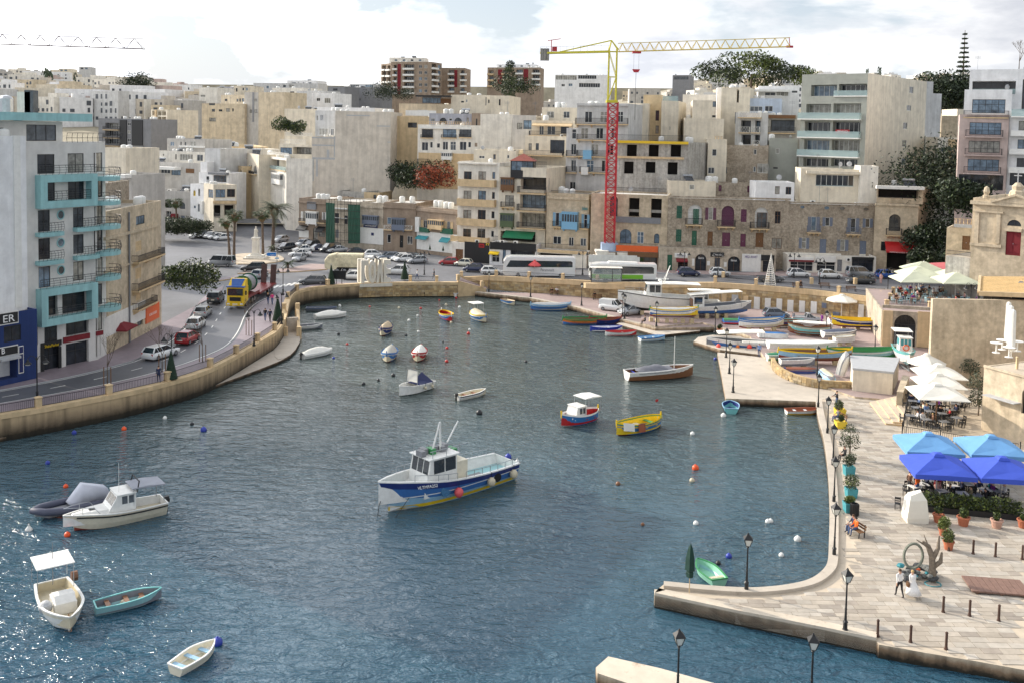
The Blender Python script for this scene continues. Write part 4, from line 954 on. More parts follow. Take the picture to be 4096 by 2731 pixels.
bld('rooftop_room','long white rooftop storey on the second tan tower','roof building',3,[(1080,486),(1520,482)],302,W['white'],[('grid','w',1110,316,26,16,5,1,80,0,'d')],zb=55,dep=8)
bld('office_building','white modern building with long blue glazed top storey','building',3,[(1736,392),(2330,388)],418,W['white'],[*X("w 1745 428 1980 478 w;w 1994 426 2200 468 w;w 2004 514 2240 562 w;w 1808 524 1846 552 w;w 1888 518 1932 550 w")])
bA('tan party wall with stains above the concrete building site',AB,4,[(312,204),(546,203)],738,W['cream'])
bA('taller ochre block with one narrow recessed window',AB,4,[(488,207),(690,206)],644,W['ochre'],[*X("w 622 820 662 936 d;w 622 990 658 1080 d")])
bA('beige block with two ledges and a glass roof railing',AB,4,[(690,204),(882,203)],712,W['cream'],[*X("w 780 1000 786 1040 d;rl 700 658 875 712 glass")])
bA('tall beige chimney like party wall in the middle',AB,4,[(1040,202),(1262,201.4)],706,W['cream'],[])
bA('low broad base of the beige party wall',AB,4,[(948,200),(1390,199)],906,W['cream'])
bA('white house with peeling render and a dark window',AB,4,[(928,222),(1482,220)],640,W['pale'],[*X("w 1262 718 1318 782 d;w 1256 874 1322 900 d")])
bA('tall cream block with a dark slit and rusty roofline',AB,4,[(1362,213),(1682,211)],562,W['cream'],[*X("d 1532 582 1556 732;w 1510 840 1526 968 d")])
bld('rooftop_room','white rooftop room with a grey window beside the tank row','roof building',4,[(1312,216),(1484,215.4)],562,W['white'],[('w',1372,580,1426,632)],zb=30,dep=6)
bA('white terraced block with criss cross balconies and plants',AB,4,[(1520,206),(1886,203)],842,W['lgrey'],[*X("log 1576 932 1690 1062 d;log 1736 934 1798 1062 d;ball 1560 1000 1684 1078 .9;ball 1700 1002 1796 1078 .9;log 1584 1092 1690 1200 d;log 1730 1094 1790 1204 d;ball 1716 1160 1790 1212 .7;ball 1560 830 1812 910 1.4")])
bld('penthouse','pale blue set back storey with wide windows','penthouse',4,[(1646,212),(2036,210)],684,W['blue'],[*X("w 1680 774 1820 832;w 1846 770 1936 832;rl 1760 652 2036 708 lattice")])
bA('brown and white balcony block with overgrown planters',AB,4,[(1880,204),(2240,202)],872,W['warmgrey'],[*X("log 1912 926 2180 1052 d;bal 1880 1000 2190 1082 .9;bals 1884 872 2190 910 .9 brown;log 1900 1096 1960 1210 d;bal 1870 1160 1956 1218 .8")])
bld('penthouse','white roof apartment with a long canopy at the top of the terraces','penthouse',4,[(1776,222),(2236,220)],546,W['white'],[*X("w 1846 616 1966 660;w 1976 610 2110 660;box 1690 588 2120 614 white 2.0;w 2150 600 2210 622 d")])
bld('stone_house','old rubble stone house with a drainpipe and a grey window wall','house',4,[(1330,196),(1890,194)],1204,W['roughstone'],[*X("w 1366 1456 1424 1526 d;w 1764 1418 1884 1522;w 1716 1450 1746 1510;w 1722 1256 1754 1314")])
bT('cream house with balustrade and two white windows beside the rubble house',TH,4,[(1212,194),(1424,193.6)],1140,W['cream'],[*X("w 1256 1254 1306 1330;w 1210 1460 1280 1528;rl 1280 1110 1380 1150 baluster")])
bA('olive grey rendered house stepping down beside the tall grey block',AB,4,[(1896,196),(2216,194.6)],1130,W['olive'],[*X("w 1968 1244 2008 1306;w 1940 1456 1990 1475 d")])
bld('hotel','distant slab hotel with rows of small windows on the ridge','hotel',4,[(1224,820),(1572,812)],356,W['lgrey'],[('grid','w',1236,376,16,10,14,7,24,17,'d')],zb=60,dep=16)
bld('office_building','distant dark glazed building with a flat canopy roof','building',4,[(814,640),(1010,636)],424,W['mgrey'],[('w',826,440,990,474,'d')],zb=45)
bA('front terrace block of the big blank wall with white framed loggias',AB,2,[(655,250),(968,231),(1262,230)],1320,W['pale'],[*X("log 772 1372 965 1484;balg 765 1440 966 1492 .3;w 710 1366 748 1482;w 664 1370 690 1460;log 795 1505 860 1600;g 836 1520 930 1640 white;w 750 1516 780 1590;rl 770 1290 990 1322 lattice")])
bA('second terrace step of the big blank wall behind a row of glass doors',AB,2,[(888,236),(1262,231.6)],1196,W['cream'],[*X("log 1040 1232 1250 1312 d;w 900 1236 1030 1310 d;rl 895 1144 1185 1198 lattice")])
bA('third terrace step of the big blank wall with white picket railing',AB,2,[(958,241),(1530,230.4)],1106,W['cream'],[*X("rl 960 1070 1256 1108 lattice;w 1330 1020 1430 1096;w 1462 1024 1498 1100")])
bA('huge blank beige party wall patched with paler render',AB,2,[(1252,230.2),(2138,229)],1110,W['beige'],[('box',1256,1120,1530,1134,'lgrey',.04)]+[('box',x,y,x+w_,y+h_,'lgrey',.035)for x,y,w_,h_ in((1500,1110,30,230),(1700,1130,30,420),(1258,1205,450,16),(1258,1350,470,22),(1300,1370,20,190),(1420,1260,28,90),(1590,1490,16,40),(1850,1170,16,80),(1240,1370,34,240))])
bA('upper part of the huge blank party wall under a cluttered roof',AB,2,[(1516,229.8),(2136,228.6)],826,W['beige'],[*X("box 1640 870 1900 884 lgrey .04;box 1980 990 2130 1002 lgrey .04;box 2100 1170 2136 1182 lgrey .04")])
bA('pale upper house with blue shutters on top of the blank wall',AB,2,[(1292,240),(1530,236)],820,W['lgrey'],[*X("s 1345 870 1382 932 lgrey;w 1304 874 1324 936")])
bA('sand coloured stair head with a white shuttered window',AB,2,[(1528,234),(1660,233)],826,W['sand'],[('s',1544,882,1582,948,'white')])
bA('long white flat roof storey behind the blank wall',AB,2,[(1310,262),(1960,258)],782,W['white'],[])
for nm,x0,x1,y0,Y0,Y1,m,lab,ws in(('apartment_block',236,502,646,352,346,'sand','sand coloured block with brown windows and stepped roof',[*X("w 276 690 306 716 d;w 410 690 430 722 d;w 440 686 460 722 d;w 470 684 492 722 d")]),('apartment_block',20,500,740,342,338,'sand','broad sand coloured party wall with scattered brown windows',[*X("w 100 738 168 762 d;w 132 804 168 834 d;w 210 808 250 832 d;w 292 796 334 834 d;w 360 798 378 832 d;w 104 902 178 944 d")]),('apartment_block',498,660,616,340,336,'warmgrey','grey light well wall with paired windows',[*X("w 612 690 644 720 d;w 556 810 584 850 d;w 612 810 644 850 d"),('box',588,616,606,950,'mgrey' if 'mgrey' in CO else 'grey',.1)]),('apartment_block',655,946,616,336,330,'sand','weathered stone gable wall with a curved shoulder',[]),('apartment_block',808,1150,568,380,372,'pale','pale block with three window pairs',[*X("w 1010 608 1056 636 d;w 1008 700 1054 726 d;w 956 736 992 770 d")]),('apartment_block',1084,1350,600,366,360,'lgrey','grey block stepping down beside the pale block',[]),('town_house',1252,1498,626,350,346,'white','white roof terrace house with two bright windows',[*X("w 1306 680 1344 716;w 1394 682 1460 738")]),('town_house',946,1320,800,300,296,'cream','long pale wall under the roof terraces',[]),('apartment_block',1432,1620,552,430,426,'mgrey','grey house with slatted windows',[*X("w 1500 640 1530 680;w 1546 640 1572 680;w 1490 574 1540 598 d")]),('apartment_block',1616,2034,560,446,440,'mgrey','wide grey villa with a flat overhanging roof',[*X("w 1650 614 1718 656;w 1848 612 1900 640;w 1956 608 2000 660;w 1756 686 1798 708 d")]),('rooftop_room',1674,1952,524,456,452,'lgrey','glazed top storey of the wide grey villa',[*X("w 1684 534 1780 562;w 1850 532 1940 560")]),('apartment_block',598,1320,512,520,510,'lgrey','long grey and white block on the crest with solar heaters',[*X("w 604 548 648 574 d;w 858 540 892 564 d;w 930 536 962 562 d;w 1000 534 1050 560 d;w 744 546 770 572 d")]),('rooftop_room',976,1300,484,526,520,'white','white rooftop storey on the crest block',[]),('town_house',380,600,544,470,468,'cream','cream house with white doors on the crest',[*X("w 474 566 494 596;w 512 564 536 598;w 402 570 420 610 d")]),('apartment_block',-10,196,562,430,426,'pale','big pale blank wall at the left of the sunny hill',[('w',6,644,60,668)]),('town_house',190,360,556,480,474,'bluegrey','blue grey house in shade behind the pale blank wall',[]),('town_house',300,482,1242,262,254,'pale','cream street house with balconies facing the climbing street',[*X("d 330 1300 372 1400;w 400 1480 418 1560;w 450 1490 466 1570")]),('town_house',480,660,1290,256,240,'cream','tall cream street house with an enclosed brown balcony',[*X("g 490 1352 528 1448 burg;w 545 1430 560 1480;w 565 1430 580 1480;aw 596 1440 640 1530;bal 576 1498 640 1540 .8")]),('town_house',180,306,1200,290,268,'ochre','sunlit ochre street house higher up the climbing street',[*X("w 232 1260 250 1300;w 232 1385 250 1425")]),('town_house',310,470,1420,258,246,'ochre','old arcaded street house with three tall arches',[*X("aw 396 1472 420 1560 w;aw 444 1484 470 1580 w")])):
 bld(nm,lab,{'apartment_block':AB,'town_house':TH,'rooftop_room':'roof building'}[nm],2,[(x0,Y0),(x1,Y1)],y0,W[m],ws,dep=11)
for nm,x0,x1,y0,Y0,Y1,m,lab,ws in(('apartment_block',1122,1722,1066,296,288,'mgrey','modern grey apartment block with dark panels and white windows',[*X("box 1372 1086 1448 1376 black .25;box 1508 1086 1630 1376 black .25")]+[('w',x,y,x+36,y+34)for x in(1388,1454,1554)for y in(1118,1208,1300)]+[('log',1200,1120+90*i,1360,1180+90*i)for i in range(3)]+[('bal',1192,1160+92*i,1366,1204+92*i,.8)for i in range(3)]+[('door',1630,1380,1660,1440,'grey')]),('apartment_block',1722,1906,968,312,306,'cream','beige block of stacked loggia balconies',[('log',x,y,x+w_,y+58)for y in(976,1052,1134,1214,1296)for x,w_ in((1736,32),(1798,42),(1846,46))]+[('box',1772,970,1792,1380,'stone',.3)])):
 bld(nm,lab,{'apartment_block':AB,'town_house':TH}[nm],1,[(x0,Y0),(x1,Y1)],y0,W[m],ws,dep=11)
bA('top storey of the white terraced house with a row of planters',AB,37,[(630,262),(1506,254)],432,W['warmgrey'],[*X("w 700 510 790 610 w;w 940 516 968 604 d;w 1040 520 1074 606 d;w 1170 502 1292 612;box 930 606 1510 648 white .4")],dep=9)
bA('glazed middle storey of the white terraced house',AB,37,[(380,258),(1506,250)],716,W['pale'],[*X("w 920 800 1226 950 w;w 1320 812 1460 962;w 820 798 850 922 d;w 530 796 560 836 d")],dep=9)
bA('lower storey of the white terraced house with a long band of grasses',AB,37,[(220,252),(1408,245)],968,W['warmgrey'],[*X("w 245 1150 460 1246 w;w 482 1150 700 1250 w;w 730 1150 944 1290 d;box 225 1086 960 1150 white 2.4;box 1070 1140 1258 1240 brown .1")],dep=9)
bA('tall plain white party wall right of the terraced house',AB,37,[(1506,247),(1866,244)],664,W['lgrey'],[],dep=9)
bA('white lower annex under the plain white party wall',AB,37,[(1404,244),(1560,243)],980,W['white'],[],dep=7)
bld('arcade','beige arcaded ground floor with three arched windows behind the palms','arcade',27,[(-60,240),(1122,237)],620,W['warmgrey'],[*X("aw 510 890 648 1068 d;aw 862 930 990 1094 d;aw 250 870 345 1050 d;shop 522 1150 645 1360 w;door 884 1260 984 1470 bgrey;rl 800 625 1118 780 bars;box 680 1210 820 1400 burg .8")],dep=8,zb=3)
bld('house','white house with narrow arched windows and a vertical green lettered sign','house',27,[(1120,236),(1452,233)],470,W['white'],[*X("aw 1190 632 1250 774 yellow;aw 1310 590 1362 774 d;aw 1300 968 1362 1160 d;w 1205 1014 1256 1074 d;box 1372 900 1440 1220 white .25")],dep=9,zb=3)
root,fc,zt=BL[-1][0],None,None
bld('house','cream corner bar with three wide brown windows and a projecting upper floor','house',27,[(1450,233),(1690,229),(2262,230)],460,W['cream'],[*X("w 1562 612 1682 820 b;w 1740 610 1978 812 b;w 2024 602 2222 800 b;d 1590 1000 1860 1280;box 1740 836 2232 886 white .3;box 1690 896 2266 960 stone .9;rl 1460 1180 1850 1290 bars;d 1950 1000 2220 1260")],zb=3)
bld('penthouse','set back veranda with a dark canopy on the cream corner bar','penthouse',27,[(1330,240),(2076,237)],186,W['white'],[*X("w 1690 262 2010 430 b;box 1640 190 2076 246 grey 1.4;w 1516 288 1582 372 d")],dep=7)
bT('low cream roof block behind the bull sign house',TH,7,[(1542,224),(1850,222)],182,W['block'],[('w',1650,240,1670,270,'d')],dep=8)
bT('yellow roof house with a dark window behind the old houses',TH,7,[(1838,222),(2010,221)],196,W['ochre'],[('w',1942,226,1976,282,'d')],dep=8)
pv_=thing('sports_hall','hall with a rounded blue grey roof behind the old houses','hall',DZ(8,100,215,226))
b=MB();c0=DZ(8,-90,215,226);c1=DZ(8,258,215,226);wd_=(c1-c0).length;n_=12
prof=[(wd_*i/n_,4.2*sin(pi*i/n_)**.8)for i in range(n_+1)]
b.loft([[(c0.x-pv_.location.x+u,0,z)for u,z in prof],[(c0.x-pv_.location.x+u,14,z)for u,z in prof]],False,0,False)
b.add([(c0.x-pv_.location.x+u,.01,z)for u,z in prof],[tuple(range(n_+1))],1)
b.bd('roof',[CO['bgrey'],W['cream']],pv_)
MB().box((c0.x-pv_.location.x,.02,-14),(c0.x-pv_.location.x+wd_,14,0)).bd('wall',W['cream'],pv_)
A_,B_=V3((-49.6,99,0)),V3((-45.3,106,0))
TQ=m_turq
pA=A_-(B_-A_).normalized()*16
zt_h=26.4
def bldxy(name,label,cat,k,pts,z,m,wins,**kw):
 a,b_,s=ZM[k]
 d=V3((pts[0].x,pts[0].y,z))-EYE;q=d.dot(FWD)
 y=((CY-F*d.dot(UPV)/q)-b_)*s
 plan=[]
 for p in pts:
  d=V3((p.x,p.y,z))-EYE;q=d.dot(FWD)
  px,py=CX+F*d.dot(RGT)/q,CY-F*d.dot(UPV)/q
  yr=zp(k,0,y)[1]
  lo,hi=-9000.0,14000.0
  for _ in range(60):
   mid=(lo+hi)/2
   if D(mid,yr,p.y).x<p.x:lo=mid
   else:hi=mid
  plan.append(((lo-a)*s,p.y))
 return bld(name,label,cat,k,plan,y,m,wins,ztop=z,**kw)
C_=V3((-45.35,108.5,0))
hw=[*X("w 425 622 622 845 d;w 772 612 955 832 d;w 1086 604 1168 822 d;w 1088 910 1170 1115 d;w 1092 1210 1172 1420 d;w 458 938 626 1172 d;w 775 920 958 1135 d;w 433 1260 570 1505 d;w 833 1228 953 1455 d;ow 655 1268 722 1358 turq")]
y1=(900-400)*2.851
hw+=[(w_,x0,y0+y1,x1,y1_+y1,*o)for w_,x0,y0,x1,y1_,*o in(('w',438,155,572,395,'d'),*X("ow 655 160 725 248 turq;w 835 110 955 330 d;w 440 478 574 715 d;ow 658 472 728 562 turq;w 836 418 955 630 d;w 1090 60 1172 295 d;w 1092 375 1172 590 d;w 1094 676 1168 910 d;shop 486 775 656 1040 d;shop 710 710 988 1000 d;shop 752 1020 1010 1250 d;w 506 1100 652 1330 d;w 308 1120 430 1380 d;w 1092 985 1168 1200 d"))]
y2=(1200-400)*2.851
hw+=[(w_,x0,y0+y2,x1,y1_+y2,*o)for w_,x0,y0,x1,y1_,*o in(('door',308,600,428,850,'brown'),*X("shop 466 530 694 815 d;shop 752 478 1012 735 d;box 718 400 1018 462 burg .15;box 1092 352 1170 402 burg .15;shop 1092 410 1168 640 d;box 462 470 696 530 black .12;box 462 530 500 830 black .1;box 662 530 696 790 black .1"))]
root,hf,zt=bldxy('hotel','pale hotel with turquoise framed balconies and round windows on the left bank','hotel',6,[A_,B_,C_],zt_h,W['hotel'],hw,zb=2.2,parapet=.5,frame=m_frame_d)
HF=hf[0];HS=hf[1]
text(None,'ShakeMarket',1.9,.34,MATS['yellow_paint'],root,HF.at(HF.uv(*zp(12,580,515))[0],-.16,HF.uv(*zp(12,580,515))[1])-root.location,HF.ang)
def hrect(k,x0,y0,x1,y1):return HF.rect(*zp(k,x0,y0),*zp(k,x1,y1))
def curved_rail(parent,wd,hh,dpf,m,n=10,loc=(0,0,0)):
 b=MB()
 for z in(.25,.5,.75,hh):
  pts=[(wd*i/n,-dpf(i/n),z)for i in range(n+1)]
  b.tube(pts,.02 if z<hh else .03,4)
 for i in range(0,n+1):
  y=-dpf(i/n);x=wd*i/n
  b.tube([(x,y+.12,0),(x,y-.06,hh*.35),(x,y-.06,hh*.7),(x,y+.10,hh)],.02,4)
 return b.bd('railing',m,parent,loc=loc)
def turq_frame(k,x0,y0,x1,y1,dp):
 0
 u0,v0,u1,v1=hrect(k,x0,y0,x1,y1);wd,ht=u1-u0,v1-v0;t=.75
 b=MB();b.box((0,-dp,0),(wd,0,t));b.box((0,-dp,ht-t),(wd,0,ht));b.box((0,-dp,t),(t,0,ht-t));b.box((wd-t,-dp,t),(wd,0,ht-t))
 o=HF.put('balcony',b.mesh('balcony',TQ),u0,0,v0)
 curved_rail(o,wd-2*t,1.0,lambda s:dp-.15,m_iron,9,(t,0,t))
 curved_rail(o,wd,1.0,lambda s:dp-.15,m_iron,9,(0,0,ht))
turq_frame(6,400,850,1050,1222,1.0)
turq_frame(11,410,690,1055,1105,1.0)
for k,x0,x1,y in((6,400,680,1530),(6,830,1088,1470),(11,400,680,425),(11,830,1088,365)):
 u0,v0,u1,v1=hrect(k,x0,y-20,x1,y+22);wd=u1-u0
 b=MB();n=10
 b.loft([[(wd*s,0,0),(wd*s,0,.42),(wd*s,-.5-.55*sin(pi*min(1,.12+s*.76))**.5,.42),(wd*s,-.5-.55*sin(pi*min(1,.12+s*.76))**.5,0)]for s in[i/n for i in range(n+1)]])
 o=HF.put('balcony',b.mesh('balcony',TQ),u0,0,v0)
 curved_rail(o,wd,1.0,lambda s:.45+.55*sin(pi*min(1,.12+s*.76))**.5,m_iron,7,(0,0,.42))
for zy in(715,812,908,1012,1110,1232):
 zz=G(430,zy,0);Ych=107.2;z=D(430,zy,Ych).z
 b=MB();n=9;pts=[]
 for i in range(n+1):
  a=pi*(i/n)-pi/2
  pts.append((1.9*cos(a)**.7 if cos(a)>1e-6 else 0,1.6+1.75*sin(a)))
 poly=pts
 lo=[(x,y,-.2)for x,y in poly];hi=[(x,y,.25)for x,y in poly]
 b.add(lo+hi,[tuple(range(n,-1,-1)),tuple(range(n+1,2*n+2))]+[(i,i+1,n+2+i,n+1+i)for i in range(n)])
 o=obj('balcony',b.mesh('balcony',TQ),root,V3((-45.25,105.7,z))-root.location)
 b=MB()
 for zz_ in(.55,.85,1.25):b.tube([(x,y,zz_)for x,y in poly],.025,4)
 for x,y in poly[1:-1]:b.tube([(x*.97,y,.25),(x*1.04,y,.6),(x*1.04,y,.95),(x*.96,y,1.25)],.022,4)
 b.bd('railing',m_iron,o)
e=(B_-A_).normalized();nrm=V3((e.y,-e.x,0))
P0,P1=pA-nrm*3,A_+e*6.0-nrm*2.6
rp,pf,_=bldxy('penthouse','hotel penthouse with curtained windows under a turquoise roof slab','penthouse',6,[P0,P1],D(200,487,108).z,W['hotel'],[*X("w 300 285 640 470 d;w 0 320 40 400 d")],zb=24.5,dep=8,parapet=.05)
zz=D(200,485,108).z
slabp=[P0+nrm*1.2,P1+nrm*1.2+e*2.8,P1-nrm*9+e*2.8,P0-nrm*9]
MB().prism([(p.x-rp.location.x,p.y-rp.location.y)for p in slabp],zz-rp.location.z,zz+.85-rp.location.z).bd('roof_slab',TQ,rp)
b=MB();
for i in range(12):
 b.tube([(0,.6*i,0),(-.08,.6*i,.5),(.05,.6*i,1.0)],.025,4)
b.tube([(0,0,1.0),(0,6.6,1.0)],.025,4);b.tube([(-.08,0,.5),(-.08,6.6,.5)],.02,4)
rr_=obj('roof_railing',b.mesh('roof_railing',m_iron),root,V3((B_.x-.3,B_.y-6.2,zt_h))-root.location,R(-31)+0)
for k_,(x,y,w_,h_,m_)in enumerate(((70,910,1.6,1.9,m_steel),(300,920,1.5,2.4,W['pale']),(360,920,1.0,2.6,m_glass2))):
 p=DZ(1,x,y+90,112)
 o=MB().box((-w_/2,-.6,0),(w_/2,.6,h_)).bd('roof_plant',m_,None,loc=(p.x,p.y,zz+.85))if k_ else MB().lathe([(w_/2,0),(w_/2,h_-.3),(w_*.3,h_),(.1,h_+.1)],12).bd('roof_tank',m_,None,loc=(p.x,p.y,zz+.85))
 tag(o,('steel water tank with a conical lid on the turquoise roof','pale lift housing on the turquoise roof','dark glazed shaft on the turquoise roof')[k_],('tank','lift housing','glass shaft')[k_])
pW0=A_-e*16+nrm*.7;pW1=A_-e*.25+nrm*.7
bldxy('apartment_block','tall blank white wall with a slim pilaster at the left edge',AB,6,[pW0,pW1],D(60,545,98).z,W['white'],[('box',160,415,235,2370,'white',.12)],zb=2.2,dep=9)
pP0=pW0+nrm*1.3;pP1=A_-e*.1+nrm*2.0
pr,pfc,_=bldxy('pub','navy blue pub front with white framed black signboards at the left edge','pub',12,[pP0,pP1],D(40,1240,97).z,W['navy'],[*X("box -40 140 205 280 white .1;box -40 150 196 268 black .14;w 44 292 240 470 d;box -40 525 200 635 white .1;box -40 535 194 622 black .14;box 208 520 265 830 white .08;box 214 528 258 600 navy .1;box 214 612 258 820 navy .1;d -40 650 196 900;awn -40 625 190 668 lgrey .8")],zb=2.2,dep=1.9,parapet=.2)
f=pfc[0]
for s_,x0,y0,x1,y1_ in(('ER',14,168,158,262),('B',2,545,46,618)):
 u0,v0,u1,v1=f.rect(*zp(12,x0,y0),*zp(12,x1,y1_))
 text(None,s_,u1-u0,v1-v0,m_txt_w,pr,f.at((u0+u1)/2,-.18,(v0+v1)/2)-pr.location,f.ang)
S0,S1=V3((-45.3,108.7,0)),V3((-45.1,125,0))
yy=(900-400)*2.851
sw=[('w',1552,1322,1650,1422,'d')]+[(w_,x0,y0+yy,x1,y1_+yy,*o)for w_,x0,y0,x1,y1_,*o in(('s',1545,185,1612,300,'stone'),*X("bal 1500 300 1808 395 .9 corbel;s 1545 490 1610 612 stone;bal 1500 610 1806 712 .9 corbel;s 1548 750 1604 860 stone;bal 1505 850 1730 940 .8 corbel;cor 1180 65 1808 98 .25;cor 1180 425 1806 445 .2;box 1180 960 1656 1180 white .05;box 1656 912 1806 1092 orange .15"),('txt',1680,985,1782,1040,'GUNS & ROSES',m_txt_w,m_black),*X("aw 1565 985 1632 1150 d;d 1215 1050 1400 1180"))]
sr,sf,_=bldxy('stone_house','weathered old stone house with three iron balconies beside the turquoise hotel','house',6,[S0,S1],18.6,W['honey'],sw,zb=2.2,dep=10,parapet=.4)
tb=MB();p=sf[0].uv(*zp(11,1462,500));tb.tube([(0,-.15,0),(0,-.15,15.5)],.11,6);sf[0].put('drainpipe',tb.mesh('drainpipe',m_grey),p[0],0,2.5)
bldxy('stone_house','set back upper wall of dark rubble on the old stone house','house',6,[V3((-50,116,0)),V3((-50,127,0))],D(515,740,118).z,W['roughstone'],[],zb=16,dep=5)
bT('small cream roof house behind the rounded hotel balconies',TH,6,[(1176,170),(1436,168)],545,W['cream'],dep=8)
bT('low pale house with a tiled canopy below the cream roof house',TH,6,[(1176,160),(1500,158)],846,W['warmgrey'],[*X("w 1200 890 1260 950;box 1400 850 1500 890 white 1.5")],dep=8)
UNITS={}
def heading(a):return R(a)
m_lampglass=mat('lamp_glass',L(226,224,214),.3,.05,3)
def lantern_post():
 t=thing('lamp_post','x','lamp post')
 MB().lathe([(.19,0),(.19,.12),(.13,.2),(.12,.55),(.16,.6),(.08,.7),(.06,1.3),(.08,1.34),(.055,1.4),(.045,2.75),(.09,2.8),(.05,2.86)],8).bd('post',m_black,t)
 h=MB();r=lambda s,z:[(s,s,z),(-s,s,z),(-s,-s,z),(s,-s,z)]
 h.loft([r(.24,3.32),r(.27,3.36),r(.10,3.56),r(.07,3.60),r(.02,3.72)])
 for x,y in((1,1),(-1,1),(-1,-1),(1,-1)):h.bar((x*.11,y*.11,2.9),(x*.23,y*.23,3.34),.03)
 h.loft([r(.04,2.84),r(.12,2.92)]);h.bd('lantern_cap',m_black,t)
 MB().loft([r(.105,2.92),r(.215,3.32)]).bd('lantern_glass',m_lampglass,t)
 return t
def twin_post():
 t=thing('lamp_post','x','lamp post')
 MB().lathe([(.2,0),(.2,.15),(.11,.25),(.11,.8),(.14,.85),(.06,.95),(.05,3.9),(.09,3.95),(.04,4.2)],8).bd('post',m_black,t)
 for s in(-1,1):
  b=MB();b.tube([(0,0,3.75),(s*.2,0,4.2),(s*.5,0,4.32),(s*.72,0,4.12),(s*.75,0,3.95)],.03,5);a=b.bd('arm',m_black,t)
  MB().lathe([(.34,3.55),(.3,3.62),(.13,3.78),(.09,3.95),(.03,4.0)],10,(s*.75,0,0)).bd('lamp_shade',m_black,a)
  MB().lathe([(.05,3.42),(.2,3.46),(.24,3.56)],8,(s*.75,0,0)).bd('lamp_bulb',m_lampglass,a)
 return t
m_car=mat('car_paint',L(210,212,214),.3,.04,2,coat=.6);m_carglass=mat('car_glass',L(38,46,54),.05,.2,1,spec=.8)
m_tyre=mat('tyre_rubber',L(28,28,30),.85,.1);m_rim=mat('wheel_rim',L(150,152,156),.35,.05,metal=.5)
m_hl=mat('headlamp',L(235,238,240),.1,0);m_tl=mat('tail_lamp',L(170,22,24),.25,0);m_plate=mat('number_plate',L(232,230,220),.5,0);m_trim=mat('black_trim',L(34,35,37),.6,.1)
PAINTS={}
def cpaint(n,c):
 if n not in PAINTS:PAINTS[n]=mat('car_paint_'+n,L(*c),.28,.04,2,coat=.6)
 return PAINTS[n]
CP=dict(white=(228,230,230),silver=(166,170,174),grey=(92,96,100),black=(30,32,36),navy=(34,44,78),blue=(40,84,160),red=(160,30,36),cream=(224,220,202),slate=(104,116,130),dkgrey=(58,62,66))
def wheel(parent,x,y,r,w=.2):
 k=12
 def mk():
  b=MB();ring=lambda rr,yy:[(rr*cos(2*pi*i/k),yy,rr*sin(2*pi*i/k))for i in range(k)]
  b.loft([ring(r*.9,-w/2),ring(r,-w/2+.04),ring(r,w/2-.04),ring(r*.9,w/2)]);return b.mesh('wheel',m_tyre)
 def mr():
  b=MB();ring=lambda rr,yy:[(rr*cos(2*pi*i/k),yy,rr*sin(2*pi*i/k))for i in range(k)]
  b.loft([ring(r*.62,-w/2-.01),ring(r*.6,w/2+.01)]);return b.mesh('rim',m_rim)
 o=obj('wheel',cached(('whl',r,w),mk),parent,(x,y,r));obj('rim',cached(('rim',r,w),mr),o);return o
